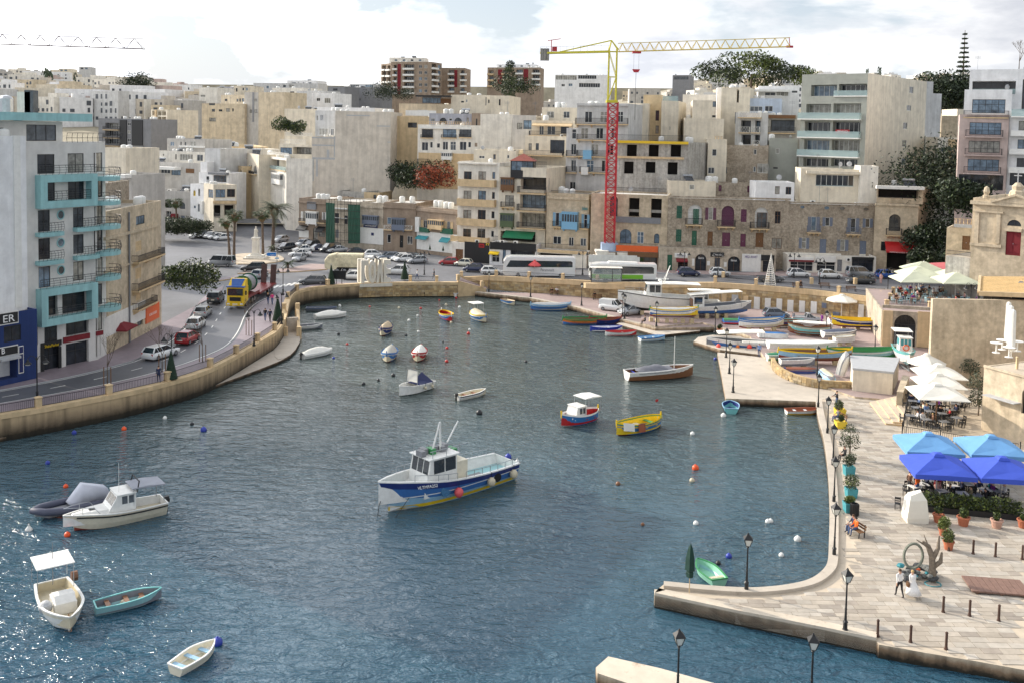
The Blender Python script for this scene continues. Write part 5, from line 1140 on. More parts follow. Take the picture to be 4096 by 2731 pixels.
def car(name,cat,Ln,Wd,Ht,belt,cab,roofx,gr=.2,wr=.31,hood=None,bed=None):
 0
 t=thing(name,'x',cat);h=Ln/2;w=Wd/2;hd=hood or belt-.1
 b=MB()
 def sec(x,ww,z0,z1):return[(x,-ww,z0),(x,-ww*1.0,z0+(z1-z0)*.55),(x,-ww*.93,z1),(x,ww*.93,z1),(x,ww,z0+(z1-z0)*.55),(x,ww,z0)]
 xs=[(-h,.86,gr+.18,belt-.18),(-h+.08,.94,gr+.04,belt-.03),(-h+.5,1,gr,belt),(cab[0]+.4,1,gr,belt),(cab[1]-.1,1,gr,belt),(cab[1]+.25,1,gr,hd+.03),(h-.55,.98,gr,hd-.06),(h-.12,.9,gr+.04,hd-.2),(h,.8,gr+.16,hd-.34)]
 b.loft([sec(x,w*f,z0,z1)for x,f,z0,z1 in xs])
 b.bd('body',m_car,t,True)
 yb,yt=w*.93,w*.76
 c0,c1,r0,r1=cab[0],cab[1],roofx[0],roofx[1]
 ht=Ht-.05
 MB().add([(c0,-yb,belt-.02),(c1,-yb,belt-.02),(c1,yb,belt-.02),(c0,yb,belt-.02),(r0,-yt,ht),(r1,-yt,ht),(r1,yt,ht),(r0,yt,ht)],[(0,1,5,4),(1,2,6,5),(2,3,7,6),(3,0,4,7),(4,5,6,7)]).bd('windows',m_carglass,t)
 b=MB()
 b.loft([[(r0+.02,-yt-.02,ht),(r1,-yt-.02,ht),(r1,yt+.02,ht),(r0+.02,yt+.02,ht)],[(r0+.12,-yt+.06,Ht),(r1-.14,-yt+.06,Ht),(r1-.14,yt-.06,Ht),(r0+.12,yt-.06,Ht)]])
 for s in(-1,1):
  b.bar((c1,s*yb,belt),(r1,s*yt,ht),.07);b.bar((c0,s*yb,belt),(r0,s*yt,ht),.12 if bed is None else .07)
  xm=(c0+c1)/2-.05;rm=(r0+r1)/2-.05;b.bar((xm,s*(yb+.005),belt),(rm,s*(yt+.005),ht),.09,.05)
  if Ln>4 and bed is None:
   b.bar((c0*.62+c1*.38-.35,s*(yb+.003),belt),(r0*.7+r1*.3-.3,s*(yt+.003),ht),.09,.05)
 b.bd('roof',m_car,t)
 for s in(-1,1):
  for x in(-h*.62,h*.62):wheel(t,x,s*(w-.09),wr)
  MB().cbox((h-.10,s*w*.62,hd-.24),(.2,.34,.15)).bd('headlight',m_hl,t)
  MB().cbox((-h+.07,s*w*.78,belt-.2),(.12,.2,.26)).bd('tail_light',m_tl,t)
  MB().cbox((c1-.05,s*(w+.08),belt+.06),(.12,.18,.13)).bd('mirror',m_trim,t)
 MB().cbox((-h+.01,0,gr+.42),(.04,.46,.12)).bd('number_plate',m_plate,t)
 MB().cbox((h-.02,0,gr+.22),(.06,.5,.12)).bd('number_plate',m_plate,t)
 MB().cbox((h-.06,0,gr+.3),(.08,Wd*.5,.14)).bd('grille',m_trim,t)
 if bed is not None:
  b=MB();x0,x1=bed;b.box((x0,-w*.95,belt-.3),(x1,-w*.95+.06,belt+.04));b.box((x0,w*.95-.06,belt-.3),(x1,w*.95,belt+.04));b.box((x0,-w*.95,belt-.3),(x0+.06,w*.95,belt+.04));b.bd('load_bed',m_car,t)
 return t
def carproto(kind):
 if kind in UNITS:return UNITS[kind]
 if kind=='hatch':t=car('parked_car','car',3.9,1.70,1.47,.92,(-1.75,1.0),(-1.35,.2))
 if kind=='small':t=car('parked_car','car',3.5,1.62,1.46,.92,(-1.6,.95),(-1.2,.25))
 if kind=='sedan':t=car('parked_car','car',4.5,1.78,1.42,.90,(-1.6,1.0),(-.85,.15))
 if kind=='estate':t=car('parked_car','car',4.5,1.76,1.46,.92,(-2.1,1.05),(-1.75,.2))
 if kind=='suv':t=car('parked_car','car',4.4,1.84,1.68,1.04,(-2.0,1.0),(-1.65,.25),.26,.35)
 if kind=='mpv':t=car('parked_van','van',4.6,1.84,1.85,1.06,(-2.2,1.35),(-2.0,.55),.24,.33)
 if kind=='van':t=car('parked_van','van',4.1,1.72,1.80,1.06,(.1,1.25),(.15,.55),.22,.31)
 if kind=='minibus':t=car('minibus','minibus',4.9,1.80,2.02,1.16,(-2.35,1.95),(-2.2,1.4),.24,.33,1.1)
 if kind=='pickup':t=car('pickup_truck','pickup',4.4,1.66,1.50,.90,(-.3,.95),(-.15,.35),.24,.31,.88,(-2.15,-.35))
 if kind=='van':
  w=.86;b=MB();b.loft([[(-2.0,-w*.93,1.0),(-2.0,-w*.84,1.72),(-2.0,w*.84,1.72),(-2.0,w*.93,1.0)],[(.2,-w*.95,1.0),(.2,-w*.84,1.80),(.2,w*.84,1.80),(.2,w*.95,1.0)]]);b.bd('cargo_body',m_car,t)
 UNITS[kind]=(t,snap(t));t['_used']=0
 return UNITS[kind]
def put_car(k,x,y,kind,col,ang,label,z=None,name=None,group=None,roof=None,s=None):
 t,tree=carproto(kind)
 p=None
 if z is None:
  zz=2.5
  for _ in range(5):
   p=GZ(k,x,y,zz);zz=tz(p.x,p.y)
  p=GZ(k,x,y,zz)
 else:p=GZ(k,x,y,z)
 cp=cpaint(col,CP[col])
 r=dup(t,tree,p,R(ang),label,group,s,{'car_paint':cp})
 del r['_used']
 if name:r.name=name
 if roof:
  for c in r.children if False else[o for o in COL.objects if o.parent is r and o.name.startswith('roof')]:recolour(c,{});c.material_slots[0].link='OBJECT';c.material_slots[0].material=cpaint(roof,CP[roof])
 return r
def section(x,hb,zk,zs,flare):
 0
 pts=[]
 for f,zf in((1,1),(.97,.8),(.90,.52),(.72,.22)):pts.append((x,hb*(f if f<1 else 1)*(1-flare*(1-zf)*.35),zk+(zs-zk)*zf))
 return pts+[(x,0,zk)]+[(a,-b_,c)for a,b_,c in pts[::-1]]
def hull(t,Ln,Bm,Hf,Ha,mats,stern='transom',bow=1.0,draft=.25,floor=.12,rake=.5,wallt=.06,deckbow=0,sheer=None):
 0
 n=14;rings=[];rim=[];inn=[]
 for i in range(n+1):
  s=i/n;x=-Ln/2+Ln*s
  if stern=='double':hb=Bm/2*max(.02,(1-abs(2*s-1)**2.4))**.75
  else:hb=Bm/2*((.80+.2*sin(pi*min(1,s/.55)/2))if s<.55 else max(.015,1-((s-.55)/.45)**(2.0*bow))**.75)
  mid=min(Ha,Hf)*.86
  if stern=='double':zs=mid+(Hf-mid)*max(0,(s-.45)/.55)**2.2+(Ha-mid)*max(0,(.55-s)/.55)**2.2
  else:zs=Ha+(Hf-Ha)*s**2.0
  zk=-draft+(.9*draft+.05)*max(0,(s-.72)/.28)**2+((.8*draft)*max(0,(.2-s)/.2)**2 if stern=='double' else 0)
  xo=rake*max(0,(s-.8)/.2)**1.5
  sec=section(x,hb,zk,zs,.5)
  sec=[(a+xo*max(0,(c-zk)/(zs-zk)-.2),b_,c)for a,b_,c in sec]
  rings.append(sec);rim.append(((sec[0][0],sec[0][1],zs),(sec[8][0],sec[8][1],zs)))
 b=MB();m9=9
 flat=[p for r in rings for p in r];fs=[];ms=[]
 rowm=[3,2,1,0,0,1,2,3]
 for a in range(n):
  for i in range(8):fs.append((a*m9+i,a*m9+i+1,(a+1)*m9+i+1,(a+1)*m9+i));ms.append(rowm[i])
 fs.append(tuple(range(9)));ms.append(2);fs.append(tuple(range(n*9+8,n*9-1,-1)));ms.append(2)
 b.v=flat;b.f=fs;b.m=ms
 for side in(0,8):
  o=len(b.v);sg=1 if side==0 else-1
  for r in rings:
   x,y,z=r[side];yi=max(0,abs(y)-wallt)*sg
   b.v+=[(x,yi,z),(x,yi*.82,floor)]
  for a in range(n):b.f.append((o+2*a,o+2*a+1,o+2*a+3,o+2*a+2));b.m.append(5)
 o=len(b.v)
 for r in rings:b.v+=[(r[0][0],max(0,abs(r[0][1])-wallt)*.82,floor),(r[0][0],-max(0,abs(r[0][1])-wallt)*.82,floor)]
 for a in range(n):b.f.append((o+2*a,o+2*a+1,o+2*a+3,o+2*a+2));b.m.append(6)
 x0=rings[0][0][0];y0=rings[0][0][1];z0=rings[0][0][2]
 b.add([(x0+.05,-y0*.95,z0),(x0+.05,y0*.95,z0),(x0+.05,y0*.8,floor),(x0+.05,-y0*.8,floor)],[(0,1,2,3)],5)
 b.bd('hull',mats[:4]+[mats[4],mats[5],mats[6]],t)
 g=MB();gw=max(.05,wallt*1.3);gh=.05 if Ln<8 else .09
 for k in(0,1):
  sg=1 if k==0 else-1
  g.loft([[(p[k][0],p[k][1]+sg*.03,p[k][2]-.01),(p[k][0],p[k][1]+sg*.03,p[k][2]+gh),(p[k][0],max(0,abs(p[k][1])-gw)*sg,p[k][2]+gh),(p[k][0],max(0,abs(p[k][1])-gw)*sg,p[k][2]-.01)]for p in rim],True,0)
 if stern!='double':g.bar((rim[0][0][0],rim[0][0][1],rim[0][0][2]+.02),(rim[0][1][0],rim[0][1][1],rim[0][1][2]+.02),.08,.07)
 g.bd('gunwale',mats[4],t)
 return rings,rim
def thwarts(t,Bm,xs,z,m,wd=.22):
 for x,f in xs:MB().box((x-wd/2,-Bm/2*f,z),(x+wd/2,Bm/2*f,z+.05)).bd('thwart',m,t)
def posts_up(t,Hf,Ha,Ln,m,dx=.1):
 for x,z in((Ln/2+dx,Hf),(-Ln/2-dx*.2,Ha)):
  MB().loft([[(x-.12,-.05,z-.3),(x+.05,-.05,z-.3),(x+.05,.05,z-.3),(x-.12,.05,z-.3)],[(x-.02,-.04,z+.42),(x+.12,-.04,z+.42),(x+.12,.04,z+.42),(x-.02,.04,z+.42)]]).bd('stem_post',m,t)
def tarp(t,rim,m,h=.45,i0=0,i1=None,sag=.06):
 b=MB();i1=len(rim)-1 if i1 is None else i1;rr=[]
 for i in range(i0,i1+1):
  a,c=V3(rim[i][0]),V3(rim[i][1]);s=(i-i0)/max(1,i1-i0)
  hz=h*(1-abs(2*s-.9)**2.2)if h else 0
  row=[]
  for q in range(7):
   f=q/6;p=a.lerp(c,f);p.z+=.05+max(.02,hz)*(1-abs(2*f-1)**1.15)+U(-sag,sag)*(0 if q in(0,6)else 1)*.5
   row.append(p)
  row[0]=a+V3((0,.05 if a.y>0 else-.05,-.12));row[6]=c+V3((0,-.05,-.12))
  rr.append(row)
 b.loft(rr,False,0,False)
 return b.bd('cover',m,t,True)
def canopy(t,x0,x1,w,z,m,tilt=0,base=.5,th=.06):
 o=MB().add([(x0,-w/2,z),(x1,-w/2,z+tilt),(x1,w/2,z+tilt),(x0,w/2,z),(x0,-w/2,z+th),(x1,-w/2,z+tilt+th),(x1,w/2,z+tilt+th),(x0,w/2,z+th),((x0+x1)/2,-w/2*.96,z+tilt/2+th+.09),((x0+x1)/2,w/2*.96,z+tilt/2+th+.09)],[(3,2,1,0),(0,1,5,4),(2,3,7,6),(1,2,6,5),(3,0,4,7),(4,8,9,7),(8,5,6,9),(4,5,8),(6,7,9)]).bd('canopy',m,t)
 b=MB()
 for x,zz in((x0+.1,z),(x1-.1,z+tilt)):
  for y in(-w/2+.06,w/2-.06):b.tube([(x,y,base),(x,y,zz)],.022,5)
 b.bd('canopy_frame',m_steel,t)
def outboard(t,x,z,m=None,s=1.0):
 b=MB();b.loft([[(x-.34*s,-.13*s,z+.1),(x-.02,-.13*s,z+.1),(x-.02,.13*s,z+.1),(x-.34*s,.13*s,z+.1)],[(x-.36*s,-.15*s,z+.28*s),(x+.06,-.15*s,z+.3*s),(x+.06,.15*s,z+.3*s),(x-.36*s,.15*s,z+.28*s)],[(x-.3*s,-.1*s,z+.5*s),(x+.02,-.1*s,z+.5*s),(x+.02,.1*s,z+.5*s),(x-.3*s,.1*s,z+.5*s)]])
 b.box((x-.24,-.05,z-.75*s),(x-.08,.05,z+.12));b.bd('outboard_motor',m or m_black,t)
def cabin(t,x0,x1,w,z0,z1,m,wins=2,slope=.3,over=.15,gl=None,front=1):
 b=MB();w2=w/2
 b.loft([[(x0,-w2,z0),(x1,-w2,z0),(x1,w2,z0),(x0,w2,z0)],[(x0,-w2*.92,z1),(x1-slope,-w2*.92,z1),(x1-slope,w2*.92,z1),(x0,w2*.92,z1)]])
 c=b.bd('cabin',m,t)
 MB().box((x0-over,-w2-.04,z1),(x1-slope+over,w2+.04,z1+.07)).bd('cabin_roof',m,c)
 g=gl or m_carglass;zh=z0+(z1-z0)*.45;zt_=z1-.12;k=.96
 for s in(-1,1):
  for i in range(wins):
   a=x0+.12+(x1-slope-x0-.3)*i/wins;e_=x0+.02+(x1-slope-x0-.3)*(i+1)/wins
   MB().add([(a,s*(w2*k+.02),zh),(e_,s*(w2*k+.02),zh),(e_,s*(w2*(k-.03)+.02),zt_),(a,s*(w2*(k-.03)+.02),zt_),(a,s*(w2*k-.05),zh),(e_,s*(w2*k-.05),zh),(e_,s*(w2*(k-.03)-.05),zt_),(a,s*(w2*(k-.03)-.05),zt_)],[(0,1,2,3),(7,6,5,4),(0,4,5,1),(2,6,7,3),(1,5,6,2),(3,7,4,0)]).bd('cabin_window',g,c)
 for i in range(front*3):
  ya=-w2*.85+w*.85*i/3+.05;yb=-w2*.85+w*.85*(i+1)/3-.05
  f=lambda z:x1-slope*(z-z0)/(z1-z0)+.02
  MB().add([(f(zh),ya,zh),(f(zh),yb,zh),(f(zt_),yb,zt_),(f(zt_),ya,zt_),(f(zh)-.06,ya,zh),(f(zh)-.06,yb,zh),(f(zt_)-.06,yb,zt_),(f(zt_)-.06,ya,zt_)],[(0,1,2,3),(7,6,5,4),(0,4,5,1),(2,6,7,3),(1,5,6,2),(3,7,4,0)]).bd('cabin_window',g,c)
 return c
def fender(t,x,y,z,m,r=.25):
 o=MB().ball((0,0,0),r,10,6,0,(1,1,1.12)).bd('fender',m,t,True,loc=(x,y,z));MB().bar((0,0,r),(0,0,r+.45),.03).bd('rope',m_trim,o)
def mast(t,x,y,z0,z1,m=None,r=.04):MB().tube([(x,y,z0),(x,y,z1)],[r,r*.6],6).bd('mast',m or m_white,t)
SKIN=mat('skin',L(206,160,132),.6,.05);HAIR={n:mat(n+'_hair',L(*c),.8,.15,20)for n,c in(('dark',(40,32,28)),('brown',(86,60,42)),('blond',(190,160,110)),('grey',(150,146,140)))}
CL_TOP=mat('clothes_top',L(60,66,80),.85,.1,6);CL_LEG=mat('clothes_legs',L(44,50,66),.85,.1,6);SHOE=mat('shoes',L(50,44,42),.7,0)
def cloth(n,c):return mat('cloth_'+n,L(*c),.85,.1,6)
CLO={n:cloth(n,c)for n,c in dict(white=(232,230,228),black=(34,34,38),navy=(38,46,76),grey=(110,112,118),red=(170,40,44),pink=(216,60,130),palepink=(226,178,170),jeans=(66,86,124),blue=(120,150,200),orange=(232,110,36),teal=(40,120,130),purple=(120,50,130),khaki=(130,120,92),brown=(96,66,48),cream=(222,210,184)).items()}
def person_mesh(pose):
 P={}
 if pose in('stand','walk','fish'):
  sw=.22 if pose=='walk' else .03
  P=dict(pel=(0,0,.95),sp=(.01,0,1.18),ch=(.02,0,1.38),nk=(.02,0,1.50),hd=(.05,0,1.60),ht=(.05,0,1.70))
  for s,n in((1,'l'),(-1,'r')):
   q=sw*s
   P.update({'hip'+n:(0,.10*s,.90),'kn'+n:(q*.55+.04,.10*s,.50),'an'+n:(q-(.06 if q<0 else 0),.10*s,.09+(.05 if q<-.1 else 0)),'to'+n:(q+.14,.11*s,.04)})
   if pose=='fish':P.update({'sh'+n:(.02,.19*s,1.42),'el'+n:(.2,.22*s,1.22),'wr'+n:(.46,.12*s,1.20)})
   else:P.update({'sh'+n:(.02,.19*s,1.42),'el'+n:(-q*.4-.02,.25*s,1.14),'wr'+n:(-q*.7+.07,.25*s,.90)})
 else:
  P=dict(pel=(0,0,.50),sp=(-.04,0,.74),ch=(-.03,0,.95),nk=(-.01,0,1.07),hd=(.03,0,1.17),ht=(.03,0,1.27))
  for s,n in((1,'l'),(-1,'r')):
   P.update({'hip'+n:(.04,.10*s,.50),'kn'+n:(.45,.12*s,.50),'an'+n:(.47,.12*s,.09),'to'+n:(.61,.13*s,.04),'sh'+n:(-.03,.19*s,.99),'el'+n:(.06,.24*s,.74),'wr'+n:(.28,.16*s,.66)})
 E=[('pel','sp'),('sp','ch'),('ch','nk'),('nk','hd'),('hd','ht')]
 RAD=dict(pel=(.15,.11),sp=(.135,.10),ch=(.165,.11),nk=(.055,.055),hd=(.085,.10),ht=(.06,.07))
 for n in 'lr':
  E+=[('pel','hip'+n),('hip'+n,'kn'+n),('kn'+n,'an'+n),('an'+n,'to'+n),('ch','sh'+n),('sh'+n,'el'+n),('el'+n,'wr'+n)]
  RAD.update({'hip'+n:(.095,.095),'kn'+n:(.062,.062),'an'+n:(.042,.042),'to'+n:(.035,.03),'sh'+n:(.062,.062),'el'+n:(.044,.044),'wr'+n:(.03,.03)})
  s=1 if n=='l' else-1;w_=V3(P['wr'+n]);d=(w_-V3(P['el'+n])).normalized();sd_=V3((0,1,0))if abs(d.y)<.9 else V3((1,0,0))
  up=d.cross(sd_).normalized();palm=w_+d*.07
  P['pm'+n]=tuple(palm);E.append(('wr'+n,'pm'+n));RAD['pm'+n]=(.032,.02)
  for i,ln in enumerate((.075,.085,.08,.06)):
   a=palm+up*(.021*(i-1.5))+d*.02;c=a+d*ln*.5;e_=c+(d*.8-sd_*s*.4).normalized()*ln*.5
   for q,pt in(('a',a),('b',c),('c',e_)):P[f'f{i}{q}{n}']=tuple(pt);RAD[f'f{i}{q}{n}']=(.0095,.0095)
   E+=[('pm'+n,f'f{i}a{n}'),(f'f{i}a{n}',f'f{i}b{n}'),(f'f{i}b{n}',f'f{i}c{n}')]
  th=w_+d*.03+up*.03;te=th+(d+up*.6).normalized()*.06
  P['t1'+n]=tuple(th);P['t2'+n]=tuple(te);RAD['t1'+n]=RAD['t2'+n]=(.0105,.0105);E+=[('wr'+n,'t1'+n),('t1'+n,'t2'+n)]
 names=list(P);ix={n:i for i,n in enumerate(names)}
 me=bpy.data.meshes.new('skeleton');me.from_pydata([P[n]for n in names],[(ix[a],ix[b_])for a,b_ in E],[])
 o=bpy.data.objects.new('skeleton',me);COL.objects.link(o)
 md=o.modifiers.new('skin','SKIN');md.use_smooth_shade=True
 sv=me.skin_vertices[0].data
 for n in names:sv[ix[n]].radius=RAD[n];sv[ix[n]].use_root=(n=='pel')
 o.modifiers.new('sub','SUBSURF').levels=1
 dg=bpy.context.evaluated_depsgraph_get();dg.update()
 out=bpy.data.meshes.new_from_object(o.evaluated_get(dg));out.name='person'
 bpy.data.objects.remove(o)
 out.materials.clear()
 for m_ in(SKIN,CL_TOP,CL_LEG,SHOE):out.materials.append(m_)
 segs=[(V3(P[a]),V3(P[b_]),a,b_)for a,b_ in E]
 reg={'pel':2,'sp':1,'ch':1,'nk':0,'hd':0,'ht':0}
 ms=[]
 for p in out.polygons:
  c=p.center;best=(9,None)
  for a,b_,na,nb in segs:
   ab=b_-a;t_=clamp((c-a).dot(ab)/max(1e-6,ab.length_squared));dd=(a+ab*t_-c).length
   if dd<best[0]:best=(dd,(na,nb,t_))
  na,nb,t_=best[1]
  if nb.startswith('kn')or nb.startswith('an')or nb.startswith('hip'):k=2
  elif nb.startswith('to'):k=3
  elif nb.startswith('el')or nb.startswith('sh')or nb in('sp','ch'):k=2 if(nb=='sp' and t_<.25)else 1
  elif nb=='nk':k=1 if t_<.6 else 0
  elif nb.startswith('wr'):k=1 if t_<.75 else 0
  else:k=0
  ms.append(k)
 out.polygons.foreach_set('material_index',ms)
 hd=V3(P['hd'])
 return out,hd
def person_parts(hd):
 h=MB();k=10
 rows=[]
 for j in range(5):
  a=pi/2*(j/4)*1.15
  rows.append([(hd.x-.012+.108*cos(2*pi*i/k)*sin(a+.001)*(1 if cos(2*pi*i/k)<.3 or j<3 else .75),hd.y+.10*sin(2*pi*i/k)*sin(a+.001),hd.z+.05+.098*cos(a))for i in range(k)])
 h.loft(rows,False)
 hair=h.mesh('hair',HAIR['dark'],True)
 f=MB();f.loft([[(hd.x+.088,-.012,hd.z-.012),(hd.x+.088,.012,hd.z-.012),(hd.x+.112,0,hd.z-.014)],[(hd.x+.085,-.006,hd.z+.03),(hd.x+.085,.006,hd.z+.03),(hd.x+.09,0,hd.z+.03)]])
 for s in(-1,1):
  f.ball((hd.x+.082,s*.032,hd.z+.03),.011,6,4,1);f.ball((hd.x,s*.088,hd.z+.0),.024,6,4,0,(.7,.4,1))
 f.cbox((hd.x+.085,0,hd.z-.045),(.012,.04,.01),2)
 return hair,f.mesh('face',[SKIN,m_black,m_burg])
PPL={}
def put_person(p,ang,label,pose='stand',top='navy',legs='jeans',hair='dark',s=1.0,extra=None):
 if pose not in PPL:
  me,hd=person_mesh(pose);PPL[pose]=(me,*person_parts(hd))
 me,hm,fm=PPL[pose]
 o=obj('person',me,None,p,R(ang),label,'person','people around the bay')
 o.scale=(s,s,s)
 recolour(o,{'clothes_top':CLO[top],'clothes_legs':CLO[legs]})
 q=obj('hair',hm,o);recolour(q,{'dark_hair':HAIR[hair]})
 obj('face',fm,o)
 return o
def leafball(b,c,r,n,sz,m=0,sq=(1,1,1),shell=.55):
 for _ in range(n):
  while True:
   v=V3((U(-1,1),U(-1,1),U(-1,1)))
   if v.length<1 and v.length>.05:break
  v=v.normalized()*(shell+(1-shell)*U(0,1)**.7)if U(0,1)<.8 else v
  p=V3((c[0]+v.x*r*sq[0],c[1]+v.y*r*sq[1],c[2]+v.z*r*sq[2]))
  a=V3((U(-1,1),U(-1,1),U(-1,1))).normalized();d=a.cross(V3((U(-1,1),U(-1,1),U(-1,1)))).normalized();s=sz*U(.6,1.4)
  b.add([p-a*s,p+d*s*.5,p+a*s,p-d*s*.5],[(0,1,2,3)],m)
def clump_mesh(key,blobs,n,sz,mats):
 def mk():
  b=MB()
  for c,r,sq in blobs:leafball(b,c,r,int(n*r*r),sz,rnd.randrange(len(mats))if False else 0,sq)
  for i in range(len(b.m)):b.m[i]=rnd.choices(range(len(mats)),[3,2,1][:len(mats)])[0]
  return b.mesh('crown',mats)
 return cached(('clump',key),mk)
def frond_mesh(key,ln,m,droop=.6,fan=False):
 def mk():
  b=MB();n=9
  if fan:
   b.bar((0,0,0),(ln*.5,0,ln*.06),.04)
   c=V3((ln*.5,0,ln*.06))
   for i in range(13):
    a=-1.35+2.7*i/12;d=V3((cos(a),sin(a),-.25-.2*abs(a))).normalized();sd_=V3((-d.y,d.x,0)).normalized()*.05
    e_=c+d*ln*.5
    b.add([c,c+d*ln*.25+sd_,e_,c+d*ln*.25-sd_],[(0,1,2,3)])
   return b.mesh('frond',m)
  pts=[V3((ln*(s-.12*s*s),0,ln*(.42*s-droop*s*s)))for s in[i/n for i in range(n+1)]]
  b.tube(pts,[.04*(1-i/(n+1))+.008 for i in range(n+1)],3)
  for i in range(1,n+1):
   for q in(.0,.5):
    p=pts[i].lerp(pts[i-1],q);t_=(pts[i]-pts[i-1]).normalized()
    l2=ln*.22*sin(pi*min(.98,.15+.85*(i-q)/n))**.7+.05
    for s in(-1,1):
     d=(V3((0,s,-.35))+t_*.7).normalized();w_=t_*.035*ln/2
     b.add([p-w_,p+w_,p+d*l2],[(0,1,2)])
  return b.mesh('frond',m)
 return cached(('frond',key),mk)
def palm(p,ht,label,ln=2.6,n=26,tr=.22,fan=False,lean=(0,0),skirt=True,m=None,up=1.0,nm='palm_tree',group='palm trees round the square'):
 t=thing(nm,label,'palm tree',p,0,group)
 top=V3((lean[0],lean[1],ht));k=9
 b=MB();b.tube([V3((lean[0]*(i/k)**1.5,lean[1]*(i/k)**1.5,ht*i/k))for i in range(k+1)],[tr*(1.25-.35*min(1,i/3)+(.55 if i>=k-1 and skirt else 0))+U(-.01,.01)for i in range(k+1)],9);b.bd('trunk',m_palmbark,t)
 if skirt:MB().lathe([(tr*1.5,-1.5),(tr*3.0,-.6),(tr*2.4,0),(.1,.3)],9,top).bd('crown_base',mat('dead_fronds',L(110,92,66),.95,.3,4),t)
 fm=frond_mesh((ln,fan),ln,m or m_leaf,.55,fan)
 for i in range(n):
  o=obj('frond',fm,t,top);e_=U(-.55,.95)if i%3 else U(.3,1.1)
  o.rotation_euler=(0,-e_*up*.9+.35,i*2.39996+U(-.2,.2));s=U(.82,1.1);o.scale=(s,s,s)
 return t
def tree(p,ht,cr,label,name='tree',cat='tree',mats=None,blobs=None,trunk=True,group=None,sz=.22,n=170,key=None,rz=0):
 t=thing(name,label,cat,p,rz,group)
 bl=blobs or[((0,0,ht-cr),cr,(1,1,.8)),((cr*.6,.2,ht-cr*1.25),cr*.62,(1,1,.8)),((-cr*.6,-.2,ht-cr*1.2),cr*.6,(1,1,.8)),((.1,-cr*.6,ht-cr*1.3),cr*.58,(1,1,.8)),((0,cr*.5,ht-cr*.7),cr*.55,(1,1,.8))]
 obj('crown',clump_mesh(key or(label,),bl,n,sz,mats or[m_leaf,m_leaf2,m_leaf3]),t)
 if trunk:
  b=MB();h=ht-cr*1.1;b.tube([(0,0,0),(.05,0,h*.5),(0,.05,h)],[.16*ht/6,.12*ht/6,.09*ht/6],7)
  for c,r,_ in bl[1:4]:b.tube([(0,0,h*.75),V3(c)],[.07*ht/6,.02],5)
  b.bd('trunk',m_bark,t)
 return t
def gpos(px,py):
 z=2.5
 for _ in range(6):
  p=G(px,py,z);z=tz(p.x,p.y)+.1
 return G(px,py,z)
lp_=lantern_post();lpt=snap(lp_)
for px,py,lab in((3272,1634,'lantern post at the corner where the pier meets the promenade kerb'),(3309,1739,'lantern post beside the person seated by the yellow planter'),(3331,1867,'lantern post beside the tall potted bush on the kerb'),(3335,2014,'lantern post by the square turquoise planters'),(3336,2227,'lantern post near the bench with two people'),(2985,2366,'lantern post at the curve of the white kerb near the green dinghy'),(3380,2526,'lantern post on the outer quay edge near the chained bollards'),(2709,2805,'lantern post standing on the stained front jetty'),(3243,2824,'lantern post in front of the weedy slipway water'),(2932,1568,'nearest of the three lantern posts on the concrete pier'),(2917,1493,'middle lantern post of the concrete pier'),(2904,1429,'farthest lantern post of the concrete pier, by the blue boat'),(2122,1189,'lantern post on the lower promenade below the coach'),(1955,1170,'lantern post at the foot of the ramp'),(2326,1223,'lantern post on the lower promenade left of the white van'),(2490,1268,'left one of the lantern pair in front of the white van'),(2498,1276,'right one of the lantern pair in front of the white van'),(2625,1307,'lantern post before the painted boat on stone blocks'),(2860,1331,'lantern post beside the potted plant on the yard edge'),(3304,1348,'lantern post near the red jacket child in the boat yard'),(3499,1412,'lantern post left of the stone archway'),(3268,1508,'lantern post behind the curved boat yard wall')):
 p=G(px,py,.8 if py>1420 or py<1260 else 1.0)
 dup(lp_,lpt,p,U(-.2,.2),lab,'lantern posts along the quay')
tp_=twin_post();tpt=snap(tp_)
for px,py,rz,lab in((1132,1180,.5,'twin armed lamp at the bend above the round wall'),(1697,1100,0,'twin armed lamp between the stone letters and the ramp'),(2736,1104,0,'twin armed lamp before the two arched doors'),(2871,1107,0,'twin armed lamp beside the white rounded car'),(3175,1111,0,'twin armed lamp before the white fronted shops'),(3277,1138,.3,'twin armed lamp on the road railing near the bench'),(3550,1182,.2,'tall twin armed lamp beside the cream parasols'),(149,1602,.5,'twin armed lamp on the left promenade railing nearest the picture edge'),(686,1496,.6,'twin armed lamp next to the Christmas tree by the bare sapling'),(1016,1383,.6,'twin armed lamp on the left promenade near the stairs'),(1126,1297,.8,'twin armed lamp beside the stair block'),(1460,985,.2,'twin armed lamp among the parked cars'),(2020,1030,.2,'twin armed lamp behind the coach'),(2330,1100,.2,'twin armed lamp beside the green bin bag')):
 dup(tp_,tpt,gpos(px,py),rz,lab,'twin armed road lamps')
p=G(3880,1262,5.2);dup(tp_,tpt,p,.1,'twin armed lamp on the restaurant terrace corner','twin armed road lamps');p=G(3925,1112,4.6);dup(tp_,tpt,(p.x,p.y,3.4),.1,'tall twin armed lamp in front of the chapel podium','twin armed road lamps',(1,1,1.5))
